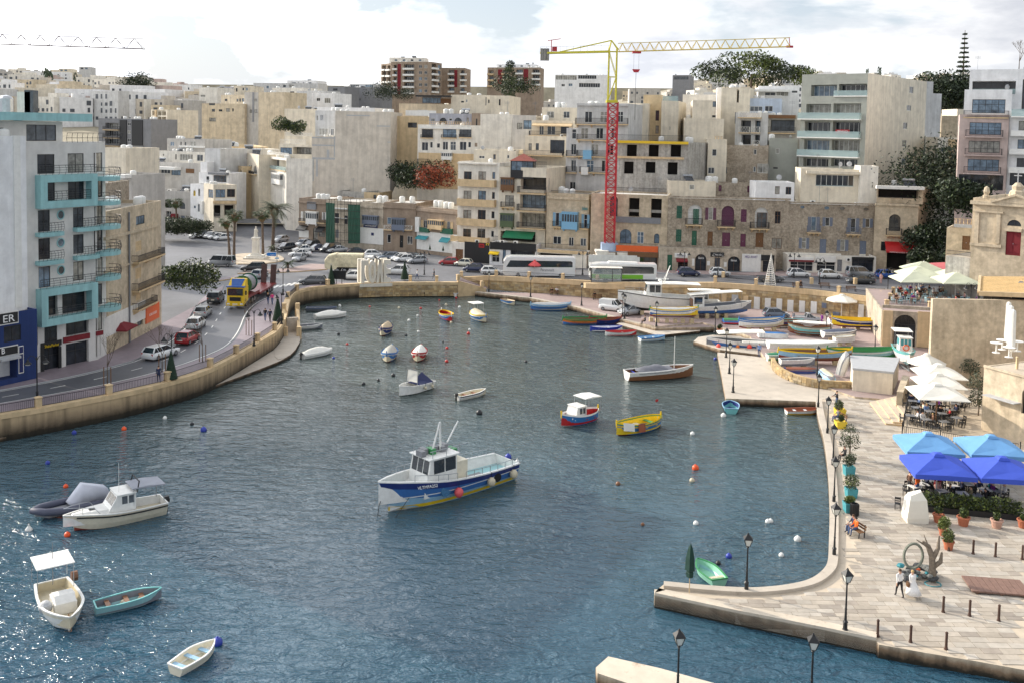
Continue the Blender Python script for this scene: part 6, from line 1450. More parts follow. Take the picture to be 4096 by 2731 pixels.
def rail_run(name,label,pts,hp=1.0,step=6.5,hz=.0,pm=m_stonecap,ends=True,style='bars',pw=.5,cat='railing'):
 t=thing(name,label,cat,pts[0]);o=t.location
 stops=resample(pts,step)
 pil=cached(('pil',pw,hp),lambda:MB().loft([[(a,-a,0),(a,a,0),(-a,a,0),(-a,-a,0)]if i==0 else[(a,-a,z),(a,a,z),(-a,a,z),(-a,-a,z)]for i,(a,z)in enumerate(((pw/2,0),(pw/2,hp*.8),(pw*.42,hp*.84),(pw*.6,hp*.9),(pw*.6,hp*.97),(pw*.3,hp*1.04)))]).mesh('pillar',pm))
 for i,p in enumerate(stops):
  d=(stops[min(i+1,len(stops)-1)]-stops[max(i-1,0)]);a=math.atan2(d.y,d.x)
  obj('pillar',pil,t,p-o,a)
 for p,q in zip(stops,stops[1:]):
  d=q-p;L_=V3((d.x,d.y)).length;n=max(4,int(L_/.17));b=MB()
  f=lambda s,z:p-o+d*s+V3((0,0,z))
  for z in(.12,hp*.82):b.bar(f(.04,z),f(.96,z),.045)
  for i in range(1,n):b.bar(f(i/n,.1),f(i/n,hp*.82),.022)
  b.bd('railing_panel',m_iron,t)
 return t
def up(pts,z):return[V3((p[0],p[1],tz(p[0],p[1])+z))for p in pts]
lr=offset(left_wall,.30)
i0=next(i for i,p in enumerate(left_wall)if p.y>137)
rail_run('promenade_railing','long black railing between cream pillars on the left promenade',up([p for p in lr[:i0]],.1))
rail_run('promenade_railing','curved black railing from the stair block to the stone letters',up([p for p in offset(left_wall[i0+5:-2],.3)],.1),step=7)
rail_run('promenade_railing','black railing between the stone letters and the ramp',up(offset([G(1640,1127,2.5),G(1730,1129,2.5),G(1832,1129,2.5)],.35),.1),step=4.5)
rail_run('promenade_railing','black railing with cream pillars along the right road before the bus shelter',[V3((p.x,p.y,p.z+.05))for p in offset(right_wall[:4],.3)],step=6.2)
rail_run('promenade_railing','black railing with cream pillars above the store doors',[V3((p.x,p.y,p.z+.05))for p in offset(right_wall[5:],.3)],step=6.4)
rail_run('promenade_railing','upper black railing dividing the right road from the raised pavement',[G(x,y,4.45)for x,y in((2893,1112),(3035,1124),(3172,1138),(3305,1136),(3453,1138))],step=7.4)
rail_run('promenade_railing','sloping black railing down the ramp',[ra[0]+V3((0,0,.3)),ra[1]+V3((0,0,.3))],step=4.6)
CG='cars around the square'
for a in((12,1838,648,'estate','white',68,'white estate car with roof rails driving away on the left road'),(12,2140,482,'hatch','red',84,'red hatchback with a white roof on the left road'),(12,2235,316,'hatch','white',92,'white hatchback braking ahead of the red one'),(12,2316,182,'hatch','silver',94,'silver hatchback farther up the left road'),(7,178,1425,'suv','dkgrey',95,'dark grey car with a pale roof beside the yellow lorry'),(7,455,1232,'sedan','silver',84,'white roofed taxi right behind the yellow lorry'),(7,672,1150,'hatch','silver',80,'silver hatchback near the raised lorry ramps'),(7,1262,1222,'estate','grey',184,'grey estate car crossing before the dark signboard'),(7,600,1082,'suv','black',186,'black car with roof bars at the island'),(7,2215,1112,'suv','white',176,'white crossover right of the stone letters'),(7,1705,1168,'hatch','white',182,'white car nose peeping left of the stone letters'),(7,905,752,'hatch','silver',240,'silver car behind the black people carrier'),(7,955,850,'suv','black',235,'large black car in the second parked row'),(7,1155,798,'hatch','silver',240,'silver car with glaring windscreen in the back row'),(7,1240,822,'suv','black',240,'black car beside the blue saloon'),(7,1155,862,'sedan','white',205,'white saloon in the middle parked row'),(7,1120,912,'sedan','white',200,'white saloon nearest the two flagpoles'),(7,1110,962,'hatch','silver',260,'silver hatchback by the palm bush'),(7,1305,852,'sedan','navy',215,'navy saloon beside the black van'),(7,1455,862,'mpv','black',222,'tall black van in the parked row'),(7,1535,868,'sedan','silver',215,'silver saloon right of the tall black van'),(7,1775,893,'sedan','black',10,'black saloon behind the refuse lorry cab'),(7,1950,920,'hatch','white',10,'white hatchback with its tailgate to the left'),(7,2110,948,'estate','slate',205,'slate blue estate car by the no entry sign'),(7,2240,958,'hatch','white',205,'white hatchback right of the slate blue estate'),(7,2330,966,'hatch','silver',205,'silver hatchback at the end of the near parked row'),(8,40,972,'hatch','white',205,'white car parked before the grey sloping wall'),(8,120,966,'hatch','grey',205,'grey car parked before the grey sloping wall'),(8,190,988,'hatch','silver',205,'silver car second from the red hatchback'),(8,545,1008,'hatch','red',182,'red hatchback parked before the noodle restaurant'),(8,712,1022,'small','cream',165,'cream small car with striped bonnet'),(8,822,1082,'hatch','navy',180,'navy hatchback at the promenade railing'),(8,1025,1112,'hatch','white',0,'white hatchback waiting behind the coach'),(9,990,1130,'hatch','navy',2,'dark blue hatchback before the arched doors'),(9,1340,1132,'small','white',2,'white rounded small car before the arched doors'),(9,1905,1196,'pickup','grey',2,'grey pickup passing behind the spiral Christmas cone'),(9,2222,1142,'hatch','white',2,'white old hatchback before the striped shop sign'),(10,312,1078,'hatch','white',2,'white hatchback before the white shop boards'),(10,622,1068,'mpv','silver',2,'silver people carrier before the black framed shop'),(10,630,1136,'sedan','dkgrey',180,'dark grey saloon driving to the left'),(10,912,1080,'hatch','blue',2,'bright blue hatchback before the red awning'),(28,1130,445,'hatch','white',250,'white car nosing out in the left car park'),(28,1350,440,'suv','black',250,'black car in the left car park'),(28,1500,455,'hatch','silver',250,'silver car in the left car park'),(28,1640,480,'hatch','white',215,'first white car beside the palms'),(28,1790,500,'hatch','white',215,'second white car with a red bonnet, behind the palms'),(28,1180,1400,'mpv','silver',92,'silver van behind the box lorry')):
 put_car(*a,group=CG,name='moving_car' if 'driving' in a[6]or 'crossing' in a[6]else None)
put_car(7,245,1022,'minibus','silver',172,'white minibus turning round the palm island')
put_car(13,500,478,'van','white',-28,'small white van parked on the lower promenade',.8)
put_car(13,735,528,'hatch','silver',212,'old silver saloon next to the small white van',.9)
put_car(14,880,350,'hatch','slate',4,'silver blue hatchback before the store doors',1.0)
put_car(14,1245,412,'pickup','silver',-6,'old silver pickup in the boat yard',1.0)
for k,x,y,lab in((1,1520,1545,'white car parked on the hillside street'),(1,1610,1560,'second white car parked on the hillside street')):
 p=DZ(k,x,y,262);put_car(k,x,y,'hatch','white',250,lab,p.z,group=CG)
def bus(name,label,Ln,Ht,p,ang,body,lower,glassrows,coach=True):
 t=thing(name,label,'coach' if coach else 'bus',p,R(ang));h=Ln/2;w=1.25
 b=MB()
 b.loft([[(x,-w*f,z0),(x,w*f,z0),(x,w*f,z1),(x,w*f*.94,z1+.12),(x,-w*f*.94,z1+.12),(x,-w*f,z1)]for x,f,z0,z1 in((-h,.95,.45,Ht-.3),(-h+.1,1,.35,Ht-.14),(h-1.4,1,.35,Ht-.12),(h-.5,.99,.35,Ht-.3),(h,.93,.5,Ht-1.0 if coach else Ht-.25))])
 b.bd('body',body,t)
 for s in(-1,1):
  g=MB();z0,z1=glassrows;x0,x1=-h+.5,h-1.0
  g.add([(x0,s*(w+.012),z0+.15),(x1,s*(w+.012),z0),(x1+.5,s*(w+.005),z0+.05),(x1-.2,s*(w+.012),z1),(x0+.3,s*(w+.012),z1),(x0,s*(w+.012),z1-.2)],[(0,1,2,3,4,5)if s<0 else(5,4,3,2,1,0)]);g.bd('side_windows',m_carglass,t)
  if lower:MB().box((-h+2.3,s*w-.012,.4),(h-.2,s*w+.012,1.12)).bd('side_panel',lower,t)
  for x in(-h+2.6,h-2.6):wheel(t,x,s*(w-.16),.5,.3)
  MB().cbox((h+.08,s*(w+.12),Ht-1.0),(.2,.1,.5)).bd('mirror',m_trim,t)
  MB().cbox((h-.06,s*.9,.8),(.2,.35,.22)).bd('headlight',m_hl,t)
  MB().cbox((-h-.01,s*1.05,1.2),(.06,.16,.6)).bd('tail_light',m_tl,t)
 f=lambda z:h+.02 if z<Ht-1.2 else h-.35
 MB().add([(h+.015,-w*.9,1.3),(h+.015,w*.9,1.3),(h-.28,w*.9,Ht-.5),(h-.28,-w*.9,Ht-.5)],[(0,1,2,3)]).bd('windscreen',m_carglass,t)
 MB().box((-h-.02,-w*.8,Ht-1.3),(-h+.02,w*.8,Ht-.5)).bd('rear_window',m_carglass,t)
 return t
p=GZ(8,1560,1118,3.0);cz=tz(p.x,p.y);p=GZ(8,1555,1140,cz)
co=bus('coach','long white touring coach with dark windows and grey lettering',12.6,3.65,p,181,mat('coach_white',L(232,232,232),.25,.03,2,coat=.6),None,(1.75,2.95))
text(None,'Paramount',2.7,.55,mat('grey_lettering',L(120,122,130),.4,0),co,(-1.4,1.27,1.35),R(180))
p=GZ(31,1000,905,3.3);cz=tz(p.x,p.y);p=GZ(31,1010,915,cz)
gb=bus('city_bus','green and white city bus behind the glass shelter',11.2,2.95,p,181,mat('bus_white',L(228,230,228),.3,.03,2,coat=.5),mat('bus_green',L(126,196,52),.3,.03,2,coat=.4),(1.2,2.5),False)
MB().loft([[(-2.4,-.8,2.9),(-2.4,.8,2.9),(-2.4,.7,3.1),(-2.4,-.7,3.1)],[(2.6,-.8,2.9),(2.6,.8,2.9),(2.3,.7,3.2),(2.3,-.7,3.2)]]).bd('roof_unit',m_white,gb)
p=GZ(31,670,960,3.6)
sh=thing('bus_shelter','glass bus shelter with a pale roof on the bulge of the quay wall','bus shelter',p)
b=MB();b.box((-2.6,-.3,2.35),(2.6,1.3,2.45));b.bd('roof',W['pale'],sh)
b=MB()
for x,y in((-2.5,-.2),(2.5,-.2),(-2.5,1.2),(2.5,1.2),(.95,-.2)):b.bar((x,y,0),(x,y,2.35),.09)
b.bd('frame',m_iron,sh);MB().box((-2.45,-.21,.35),(2.45,-.19,2.2)).bd('glass_wall',m_screen,sh);MB().box((-2.5,-.24,0),(2.5,-.16,.35)).bd('kick_panel',m_grey,sh);MB().box((-1.8,.5,.42),(1.8,.9,.48)).bd('bench',m_wood,sh)
q=MB();n=12
q.loft([[(3.6*cos(pi+pi*i/n)*(1 if 0<i<n else 1.05),-1.2*abs(sin(pi*i/n))**.4,z)for i in range(n+1)]for z in(-.95,-.1)],False,0,False)
q.add([(3.6*cos(pi+pi*i/n)*(1 if 0<i<n else 1.05),-1.2*abs(sin(pi*i/n))**.4,-.1)for i in range(n+1)],[tuple(range(n+1))])
q.bd('platform',m_stonecap,sh)
p=gpos(*zp(26,500,1440));a_=R(-92)
lo=thing('flatbed_lorry','yellow and blue lorry hauling a green cable drum on a low red trailer','lorry',p,a_)
b=MB();b.loft([[(-2.0,-1.25,.9),(-2.0,1.25,.9),(-2.0,1.25,3.0),(-2.0,-1.25,3.0)],[(-.15,-1.25,.45),(-.15,1.25,.45),(-.15,1.25,3.0),(-.15,-1.25,3.0)],[(.0,-1.2,.45),(.0,1.2,.45),(-.12,1.15,2.9),(-.12,-1.15,2.9)]]);b.bd('cab',MATS['yellow_paint'],lo)
MB().loft([[(-1.9,-1.2,3.0),(-1.9,1.2,3.0),(-1.9,1.15,4.0),(-1.9,-1.15,4.0)],[(-.5,-1.2,3.0),(-.5,1.2,3.0),(-1.5,1.1,4.0),(-1.5,-1.1,4.0)]]).bd('roof_fairing',MATS['yellow_paint'],lo)
MB().add([(-.48,-.7,3.02),(-.48,.7,3.02),(-1.42,.95,4.0),(-1.42,-.95,4.0)],[(0,1,2,3)]).bd('blue_sign',CO['navy']if False else m_blue,lo)
MB().add([(-.02,-1.1,1.8),(-.02,1.1,1.8),(-.1,1.08,2.75),(-.1,-1.08,2.75),(.02,-1.1,1.8),(.02,1.1,1.8),(-.06,1.08,2.75),(-.06,-1.08,2.75)],[(4,5,6,7)]).bd('windscreen',m_carglass,lo)
MB().box((.01,-.8,1.0),(.05,.8,1.55)).bd('grille',m_black,lo);MB().box((-.1,-1.28,.35),(.14,1.28,.85)).bd('bumper',MATS['yellow_paint'],lo)
for s in(-1,1):MB().cbox((.14,s*.95,.62),(.06,.4,.2)).bd('headlight',m_hl,lo);MB().cbox((-.1,s*1.5,2.2),(.15,.2,.6)).bd('mirror',m_black,lo)
MB().box((-.6,-1.3,2.95),(.1,1.3,3.1)).bd('sun_visor',m_blue,lo);MB().box((.13,-.35,.5),(.16,.35,.66)).bd('number_plate',m_plate,lo)
for x in(-1.3,-4.2,-5.3,-12.5,-13.6,-14.7):
 for s in(-1,1):wheel(lo,x,s*1.05,.48,.32)
m_trail=paint('trailer_red',L(120,40,40));MB().box((-7.6,-1.25,1.05),(-2.2,1.25,1.45)).bd('trailer_neck',m_trail,lo);MB().box((-16.5,-1.3,.75),(-7.5,1.3,1.05)).bd('trailer_bed',m_trail,lo)
for s in(-1,1):
 b=MB();b.loft([[(-16.4,s*.75-.45,1.0),(-16.4,s*.75+.45,1.0),(-16.3,s*.75+.45,1.0),(-16.3,s*.75-.45,1.0)],[(-16.9,s*.75-.45,3.9),(-16.9,s*.75+.45,3.9),(-16.8,s*.75+.45,3.9),(-16.8,s*.75-.45,3.9)]]);b.bd('loading_ramp',mat('ramp_brown',L(84,62,58),.8,.2),lo)
dr=thing('cable_drum','big green ended cable drum lying on the lorry trailer','cable drum',p,a_)
for x,r_,m_ in((-3.4,1.35,CO['dgreen']),(-6.2,1.35,CO['dgreen'])):MB().tube([(x-.08,0,2.8),(x+.08,0,2.8)],r_,20).bd('drum_end',m_,dr)
MB().tube([(-6.1,0,2.8),(-3.5,0,2.8)],1.15,20).bd('cable_winding',mat('grey_wrap',L(150,150,154),.6,.12,3),dr)
MB().tube([(-3.36,0,2.8),(-3.28,0,2.8)],.42,12).bd('hub',m_dark,dr)
p=gpos(*zp(25,480,745))
gt=thing('refuse_lorry','cream refuse lorry heading right behind the stone letters','lorry',p,R(2))
b=MB();b.loft([[(x,-1.25,z0),(x,1.25,z0),(x,1.25,z1-.2),(x,1.05,z1),(x,-1.05,z1),(x,-1.25,z1-.2)]for x,z0,z1 in((-4.4,.9,2.4),(-3.9,.7,3.1),(-2.4,.7,3.5),(-2.2,1.1,3.4),(2.3,1.1,3.4))]);b.bd('container',mat('refuse_cream',L(222,212,180),.7,.15,2,grime=.3),gt)
MB().loft([[(2.5,-1.2,.6),(2.5,1.2,.6),(2.5,1.2,3.0),(2.5,-1.2,3.0)],[(4.1,-1.2,.6),(4.1,1.2,.6),(4.0,1.1,3.0),(4.0,-1.1,3.0)]]).bd('cab',m_white,gt)
for s in(-1,1):MB().box((2.9,s*1.2-.02,1.7),(3.95,s*1.2+.02,2.7)).bd('cab_window',m_carglass,gt)
MB().box((4.0,-1.05,1.7),(4.1,1.05,2.7)).bd('windscreen',m_carglass,gt)
for x in(-2.2,-.9,3.2):
 for s in(-1,1):wheel(gt,x,s*1.0,.5,.32)
MB().box((-3.2,-.5,.75),(3.9,.5,1.1)).bd('chassis',m_trim,gt)
bw={n:mat('boat_'+n,L(*c),.4,.08,3,grime=.06)for n,c in dict(white=(232,232,228),cream=(226,218,196),blue=(58,122,186),navy=(36,52,116),skyblue=(150,190,216),teal=(120,190,190),paleteal=(150,196,200),red=(176,36,38),brick=(140,66,52),yellow=(236,200,40),green=(60,140,84),mint=(150,206,180),grey=(120,124,132),slate=(104,116,142),black=(38,40,44),orange=(222,120,50),brown=(128,88,60),buff=(206,196,170),royal=(48,66,166),copper=(156,88,60),deepblue=(62,112,176)).items()}
def M7(*n):return[bw[x]for x in n]
def wl(k,x,y,z=.0):return GZ(k,x,y,z)
BG='boats moored in the bay'
def at2(k,xs,ys,xb,yb,z=.0):
 0
 s,b_=wl(k,xs,ys,z),wl(k,xb,yb,z);d=b_-s
 return(s+b_)/2,math.atan2(d.y,d.x),d.length
def boat(name,label,p,a,cat='boat',group=None):return thing(name,label,cat,(p.x,p.y,p.z),a,group)
p,a,L_=at2(20,1765,600,505,985)
fb=boat('fishing_boat','largest boat, blue and yellow fishing trawler with white wheelhouse, moored mid bay',p,a,'fishing boat')
LB=L_+1.0
rings,rim=hull(fb,LB,4.0,2.45,1.45,M7('white','skyblue','deepblue','navy','white','white','paleteal'),'transom',1.0,.5,.75,1.1,.14)
b=MB();n=len(rings)
for sd_ in(0,1):
 for lo_,hi_,mi in((.10,.40,0),(1.02,1.10,1)):
  row=[]
  for r in rings:
   pts=r[:5]if sd_==0 else r[4:][::-1]
   def yat(z):
    for q1,q2 in zip(pts,pts[1:]):
     if min(q1[2],q2[2])<=z<=max(q1[2],q2[2]):
      t_=(z-q1[2])/(q2[2]-q1[2]+1e-9);return q1[0]+(q2[0]-q1[0])*t_,q1[1]+(q2[1]-q1[1])*t_
    return pts[-1][0],pts[-1][1]
   sg=1 if sd_==0 else-1
   row.append([(yat(z)[0],yat(z)[1]+sg*.025,z)for z in(lo_,hi_)])
  b.loft(row,False,mi,False)
b.bd('hull_stripes',[bw['yellow'],bw['white']],fb)
fp_=[(s,r[0])for s,r in enumerate(rings)]
MB().box((LB*.02,-1.35,.75),(LB*.30,1.35,1.5)).bd('deck_house_base',bw['white'],fb)
cabin(fb,LB*.03,LB*.27,2.5,1.5,3.55,bw['white'],2,.35,.25,None,1)
MB().box((-LB*.06,-1.2,.75),(LB*.03,1.2,2.9)).bd('engine_casing',bw['cream'],fb)
b=MB()
for x in(LB*.01,LB*.12,LB*.23):
 for y in(-1.2,1.2):b.bar((x,y,3.6),(x,y,4.2),.04)
for y in(-1.2,1.2):b.bar((-LB*.06,y,4.2),(LB*.25,y,4.2),.04)
b.bd('roof_rail',m_steel,fb)
for i in range(8):
 m_=bw['green']if i in(0,1,5)else m_grey
 MB().box((-LB*.05+i*.48,-.7+(i%2)*.35,3.05 if i<2 else 3.62),(-LB*.05+i*.48+.42,.05+(i%2)*.35,3.5 if i<2 else 4.05)).bd('fish_crate',m_,fb)
b=MB();b.bar((LB*.10,.2,3.6),(LB*.11,.2,6.0),.12);b.bar((LB*.17,.2,3.8),(LB*.11,.2,6.0),.1);b.bar((LB*.04,.1,4.2),(LB*-.05,.1,5.7),.09);b.bd('mast',bw['white'],fb)
b=MB()
for i0_,i1_,side in((8,13,0),(8,13,1),(0,8,0),(0,8,1)):
 pr_=None
 for i in range(i0_,i1_):
  q=V3(rim[i][side]);q.y*=.96;t_=q+V3((0,0,.55));b.bar(q,t_,.035)
  if pr_ is not None:b.bar(pr_,t_,.035)
  pr_=t_
b.bd('guard_rail',m_steel,fb)
MB().tube([(LB*.15+0,1.35,1.15),(LB*.15,1.75,1.15)],.5,12).bd('net_heap',mat('blue_net',L(70,120,160),.9,.3,8,bump=.5),fb)
MB().box((-LB*.22,.35,.78),(-LB*.10,1.2,1.2)).bd('deck_hatch',m_grey,fb)
sgn=1
q=V3(rim[9][0]);q2=V3(rim[11][0])
for sd_ in(0,1):
 u_,v_=V3(rim[10][sd_]),V3(rim[12][sd_]);mid=(u_+v_)/2;d_=(v_-u_)if sd_ else(u_-v_);sg=-1 if sd_ else 1
 text(None,'VLTMFA252',1.6,.26,m_txt_w,fb,mid+V3((0,sg*.06,-.3)),math.atan2(d_.y,d_.x))
for sd_,i,m_,r_ in((0,8,mat('pink_buoy',L(222,92,96),.4,.05),.36),(0,4,bw['buff'],.34),(0,1,bw['buff'],.34),(1,8,bw['buff'],.3)):
 r0=rings[i][2 if sd_==0 else 6];sg=1 if sd_==0 else-1;fender(fb,r0[0],r0[1]+sg*(r_+.08),.85,m_,r_)
MB().tube([(r0:=rings[3][2])[0:1]and V3((rings[3][2][0],rings[3][2][1]+.12,.95)),V3((rings[3][2][0]+.02,rings[3][2][1]+.28,.95))],.36,12).bd('tyre_fender',m_tyre,fb)
b=MB();b.tube([(LB/2+.4,0,1.6),(LB/2+.9,.1,.7),(LB/2+1.1,.2,-.2)],.03,4);b.tube([(LB*.40,1.0,1.1),(LB*.52,1.2,-.1)],.03,4);b.bd('mooring_line',m_trim,fb)
p,a,L_=at2(21,1620,512,832,684)
cr=boat('motor_cruiser','cream motor cruiser with a grey sun canopy and black mast arch',p,a,'motor boat')
LC=L_+.9
rings,rim=hull(cr,LC,2.5,1.25,.95,M7('brick','cream','cream','cream','white','white','buff'),'transom',.85,.3,.45,.9,.08,.0)
b=MB();hx=LC/2
b.loft([[(hx*.15,-.95,1.0),(hx*.15,.95,1.0),(hx*.15,.8,1.28),(hx*.15,-.8,1.28)],[(hx*.6,-.72,1.08),(hx*.6,.72,1.08),(hx*.6,.5,1.3),(hx*.6,-.5,1.3)],[(hx*1.05,-.12,1.2),(hx*1.05,.12,1.2),(hx*1.02,.08,1.26),(hx*1.02,-.08,1.26)]]);b.bd('foredeck',bw['white'],cr)
cabin(cr,-hx*.28,hx*.36,1.85,1.0,2.2,bw['white'],2,.75,.1,m_glass2,1)
canopy(cr,-hx*.95,-hx*.2,1.9,2.35,mat('grey_canvas',L(150,154,164),.85,.08),.12,.9)
b=MB();b.tube([(-hx*.3,-.95,2.2),(-hx*.36,-.8,2.95),(-hx*.36,.8,2.95),(-hx*.3,.95,2.2)],.05,6);b.bd('radar_arch',m_black,cr)
b=MB()
for s in(-1,1):b.tube([(hx*.5,s*.8,1.15),(hx*.62,s*.72,1.62),(hx*1.0,s*.32,1.75),(hx*1.22,0,1.75)],.02,5);b.bar((hx*.85,s*.45,1.2),(hx*.85,s*.5,1.72),.03)
b.bd('bow_rail',m_steel,cr);MB().box((hx*.55,-.18,1.29),(hx*.68,.18,1.33)).bd('deck_hatch',m_black,cr)
outboard(cr,-hx-.05,.6);outboard(cr,-hx-.05,.62).__class__
b=MB()
for sd_ in(0,1):
 for i in range(len(rim)-2):b.bar(V3(rim[i][sd_])+V3((0,.02 if not sd_ else-.02,-.16)),V3(rim[i+1][sd_])+V3((0,.02 if not sd_ else-.02,-.16)),.04,.09)
b.bd('black_stripe',m_black,cr);mast(cr,hx*.05,.3,2.2,4.4,m_white,.02)
p,a,L_=at2(21,1010,430,470,560)
rb_=boat('inflatable_boat','grey inflatable boat with a pale cover tucked beside the cream cruiser',p,a,'inflatable boat')
hx=2.9;tb_=[(-hx,.85,.42),(-1,.95,.45),(.9,.92,.5),(2.1,.6,.62),(2.75,0,.72)]
MB().tube(tb_+[(x,-y,z)for x,y,z in tb_[:-1][::-1]],[.22,.26,.27,.26,.24,.26,.27,.26,.22],10).bd('tube',mat('grey_rubber',L(78,82,100),.6,.06),rb_,True)
MB().loft([[(-hx,-.7,.1),(-hx,.7,.1),(-hx,.7,.35),(-hx,-.7,.35)],[(1.8,-.55,.1),(1.8,.55,.1),(1.8,.55,.4),(1.8,-.55,.4)],[(2.6,-.08,.3),(2.6,.08,.3),(2.6,.08,.5),(2.6,-.08,.5)]]).bd('hull',m_grey,rb_)
MB().loft([[(-2.6,-.6,.5),(-2.6,.6,.5),(-2.4,.5,1.3),(-2.4,-.5,1.3)],[(-.6,-.7,.6),(-.6,.7,.6),(-.7,.4,1.9),(-.7,-.4,1.9)],[(.3,-.6,.6),(.3,.6,.6),(.3,.2,.8),(.3,-.2,.8)]]).bd('cover',mat('pale_canvas',L(190,194,206),.8,.06),rb_,True);outboard(rb_,-hx,.5)
p,a,L_=at2(22,545,470,712,828)
db=boat('day_boat','white open day boat with a flat white canopy, bow towards the viewer',p,a)
LD=L_+.5;rings,rim=hull(db,LD,2.35,1.0,.8,M7('white','white','white','cream','white','buff','buff'),'transom',1.25,.25,.3,.5,.1)
MB().box((-LD*.12,-.45,.32),(LD*.2,.75,.95)).bd('console',bw['white'],db);MB().loft([[(LD*.2,-.4,.95),(LD*.2,.7,.95),(LD*.12,.7,1.3),(LD*.12,-.4,1.3)],[(-LD*.1,-.4,.95),(-LD*.1,.7,.95),(-LD*.06,.7,1.15),(-LD*.06,-.4,1.15)]]).bd('seat_back',bw['white'],db)
MB().ball((LD*.1,-.85,.75),.38,10,6,0,(1.2,1,1)).bd('fender_bag',m_lgrey,db);MB().ball((-LD*.22,.7,.55),.3,8,5,0,(1.2,.8,.6)).bd('rope_coil',bw['yellow'],db);MB().ball((-LD*.15,.55,.45),.34,8,5,0,(1,1,.5)).bd('net_heap',m_black,db)
canopy(db,-LD*.62,-LD*.2,2.1,2.25,bw['white'],.05,.8);mast(db,-LD*.4,0,.8,3.4,m_grey,.025)
MB().tube([(-LD*.5-.1,1.15,.75),(-LD*.5-.1,1.5,.75)],.3,10).bd('winch_wheel',bw['brown'],db);b=MB();b.tube([(LD*.48,0,1.0),(LD*.58,.05,.2),(LD*.5,.0,.0)],.03,4);b.bd('mooring_line',bw['brown'],db)
def rowboat(label,p,a,Ln,Bm,mats,H=.5,seats=((-.22,.8),(.12,.85)),sm='white',ob=False,stern='transom',name='rowing_boat',draft=.15,floor=.08,gear=None,cov=None,covh=.35,post=None,sheer=.16,oars=False,rake=.3):
 t=boat(name,label,p,a,'boat',BG)
 r_,rim=hull(t,Ln,Bm,H+sheer,H+(sheer*.8 if stern=='double' else .02),M7(*mats),stern,1.1,draft,floor,rake,.05)
 if cov is None:thwarts(t,Bm,[(f*Ln,w_)for f,w_ in seats],H*.72,bw[sm],.26)
 else:tarp(t,rim,cov,covh)
 if ob:outboard(t,-Ln/2-.02,H-.1,None,.8)
 if post:posts_up(t,H+sheer,H+sheer*.8,Ln,bw[post],rake+.0)
 if gear:
  for i in range(gear):MB().ball((U(-.3,.3)*Ln,U(-.25,.25)*Bm,floor+.14),U(.12,.24),7,4,0,(1.3,1,.8)).bd('gear_bundle',rnd.choice([bw['brown'],bw['black'],bw['buff'],bw['grey']]),t)
 return t,rim
p,a,L_=at2(22,1042,650,1600,520);t,_=rowboat('pale turquoise wooden skiff full of gear in the lower left',p,a,L_+.5,1.45,('brick','paleteal','paleteal','paleteal','teal','grey','grey'),.5,((-.3,.8),(0,.9),(.25,.7)),'brown',False,gear=7,name='wooden_skiff')
p,a,L_=at2(22,1860,1285,2180,1085);t,_=rowboat('white dinghy with light blue seats at the bottom',p,a,L_+.4,1.35,('white','white','cream','cream','white','cream','cream'),.45,((-.36,.8),(.0,.9),(.32,.6)),'skyblue',name='dinghy')
p,a,L_=at2(23,1560,1105,1275,1188);t,rim=rowboat('white motor boat under a navy pointed cover',p,a,L_+.6,2.0,('white','white','white','white','white','white','buff'),.8,(),'white',False,name='motor_boat',sheer=.25)
b=MB();b.add([(-1.9,-.9,.85),(-1.9,.9,.85),(.3,-.95,.9),(.3,.95,.9),(-.9,0,2.0),(.2,0,1.35)],[(0,4,1),(0,2,5,4),(1,4,5,3),(2,3,5)]);b.bd('cover',CO['navy'],t);b=MB()
for x,y in((.6,-.8),(.6,.8),(-2.1,-.8),(-2.1,.8)):b.bar((x,y,.85),(x,y,2.5),.04)
b.bar((.6,-.8,2.5),(.6,.8,2.5),.03);b.bd('canopy_frame',m_steel,t);MB().add([(.6,-.75,1.2),(.6,.75,1.2),(.45,.75,2.4),(.45,-.75,2.4)],[(0,1,2,3)]).bd('windscreen',m_cloth_w,t)
for x in(-1.5,-.4):fender(t,x,1.08,.5,bw['buff'],.17)
p,a,L_=at2(23,1905,1238,2150,1185);rowboat('small white boat with an outboard motor right of the navy covered boat',p,a,L_+.6,1.3,('white','white','white','black','white','buff','buff'),.45,((-.2,.8),(.15,.8)),'copper',True,name='dinghy')
p,a,L_=at2(24,1215,342,1870,300);t,rim=rowboat('long white wooden boat with a crumpled grey tarpaulin and rust stains',p,a,L_+.8,2.3,('brick','white','white','white','white','brown','brown'),.95,(),'white',name='wooden_boat',sheer=.35,rake=.6)
tarp(t,rim,mat('grey_tarpaulin',L(110,112,120),.7,.15,2),.5,2,10,.25);mast(t,L_*.28,0,.9,4.8,bw['white'],.05);thwarts(t,2.3,[(-L_*.42,.8),(L_*.34,.55)],.8,bw['royal'])
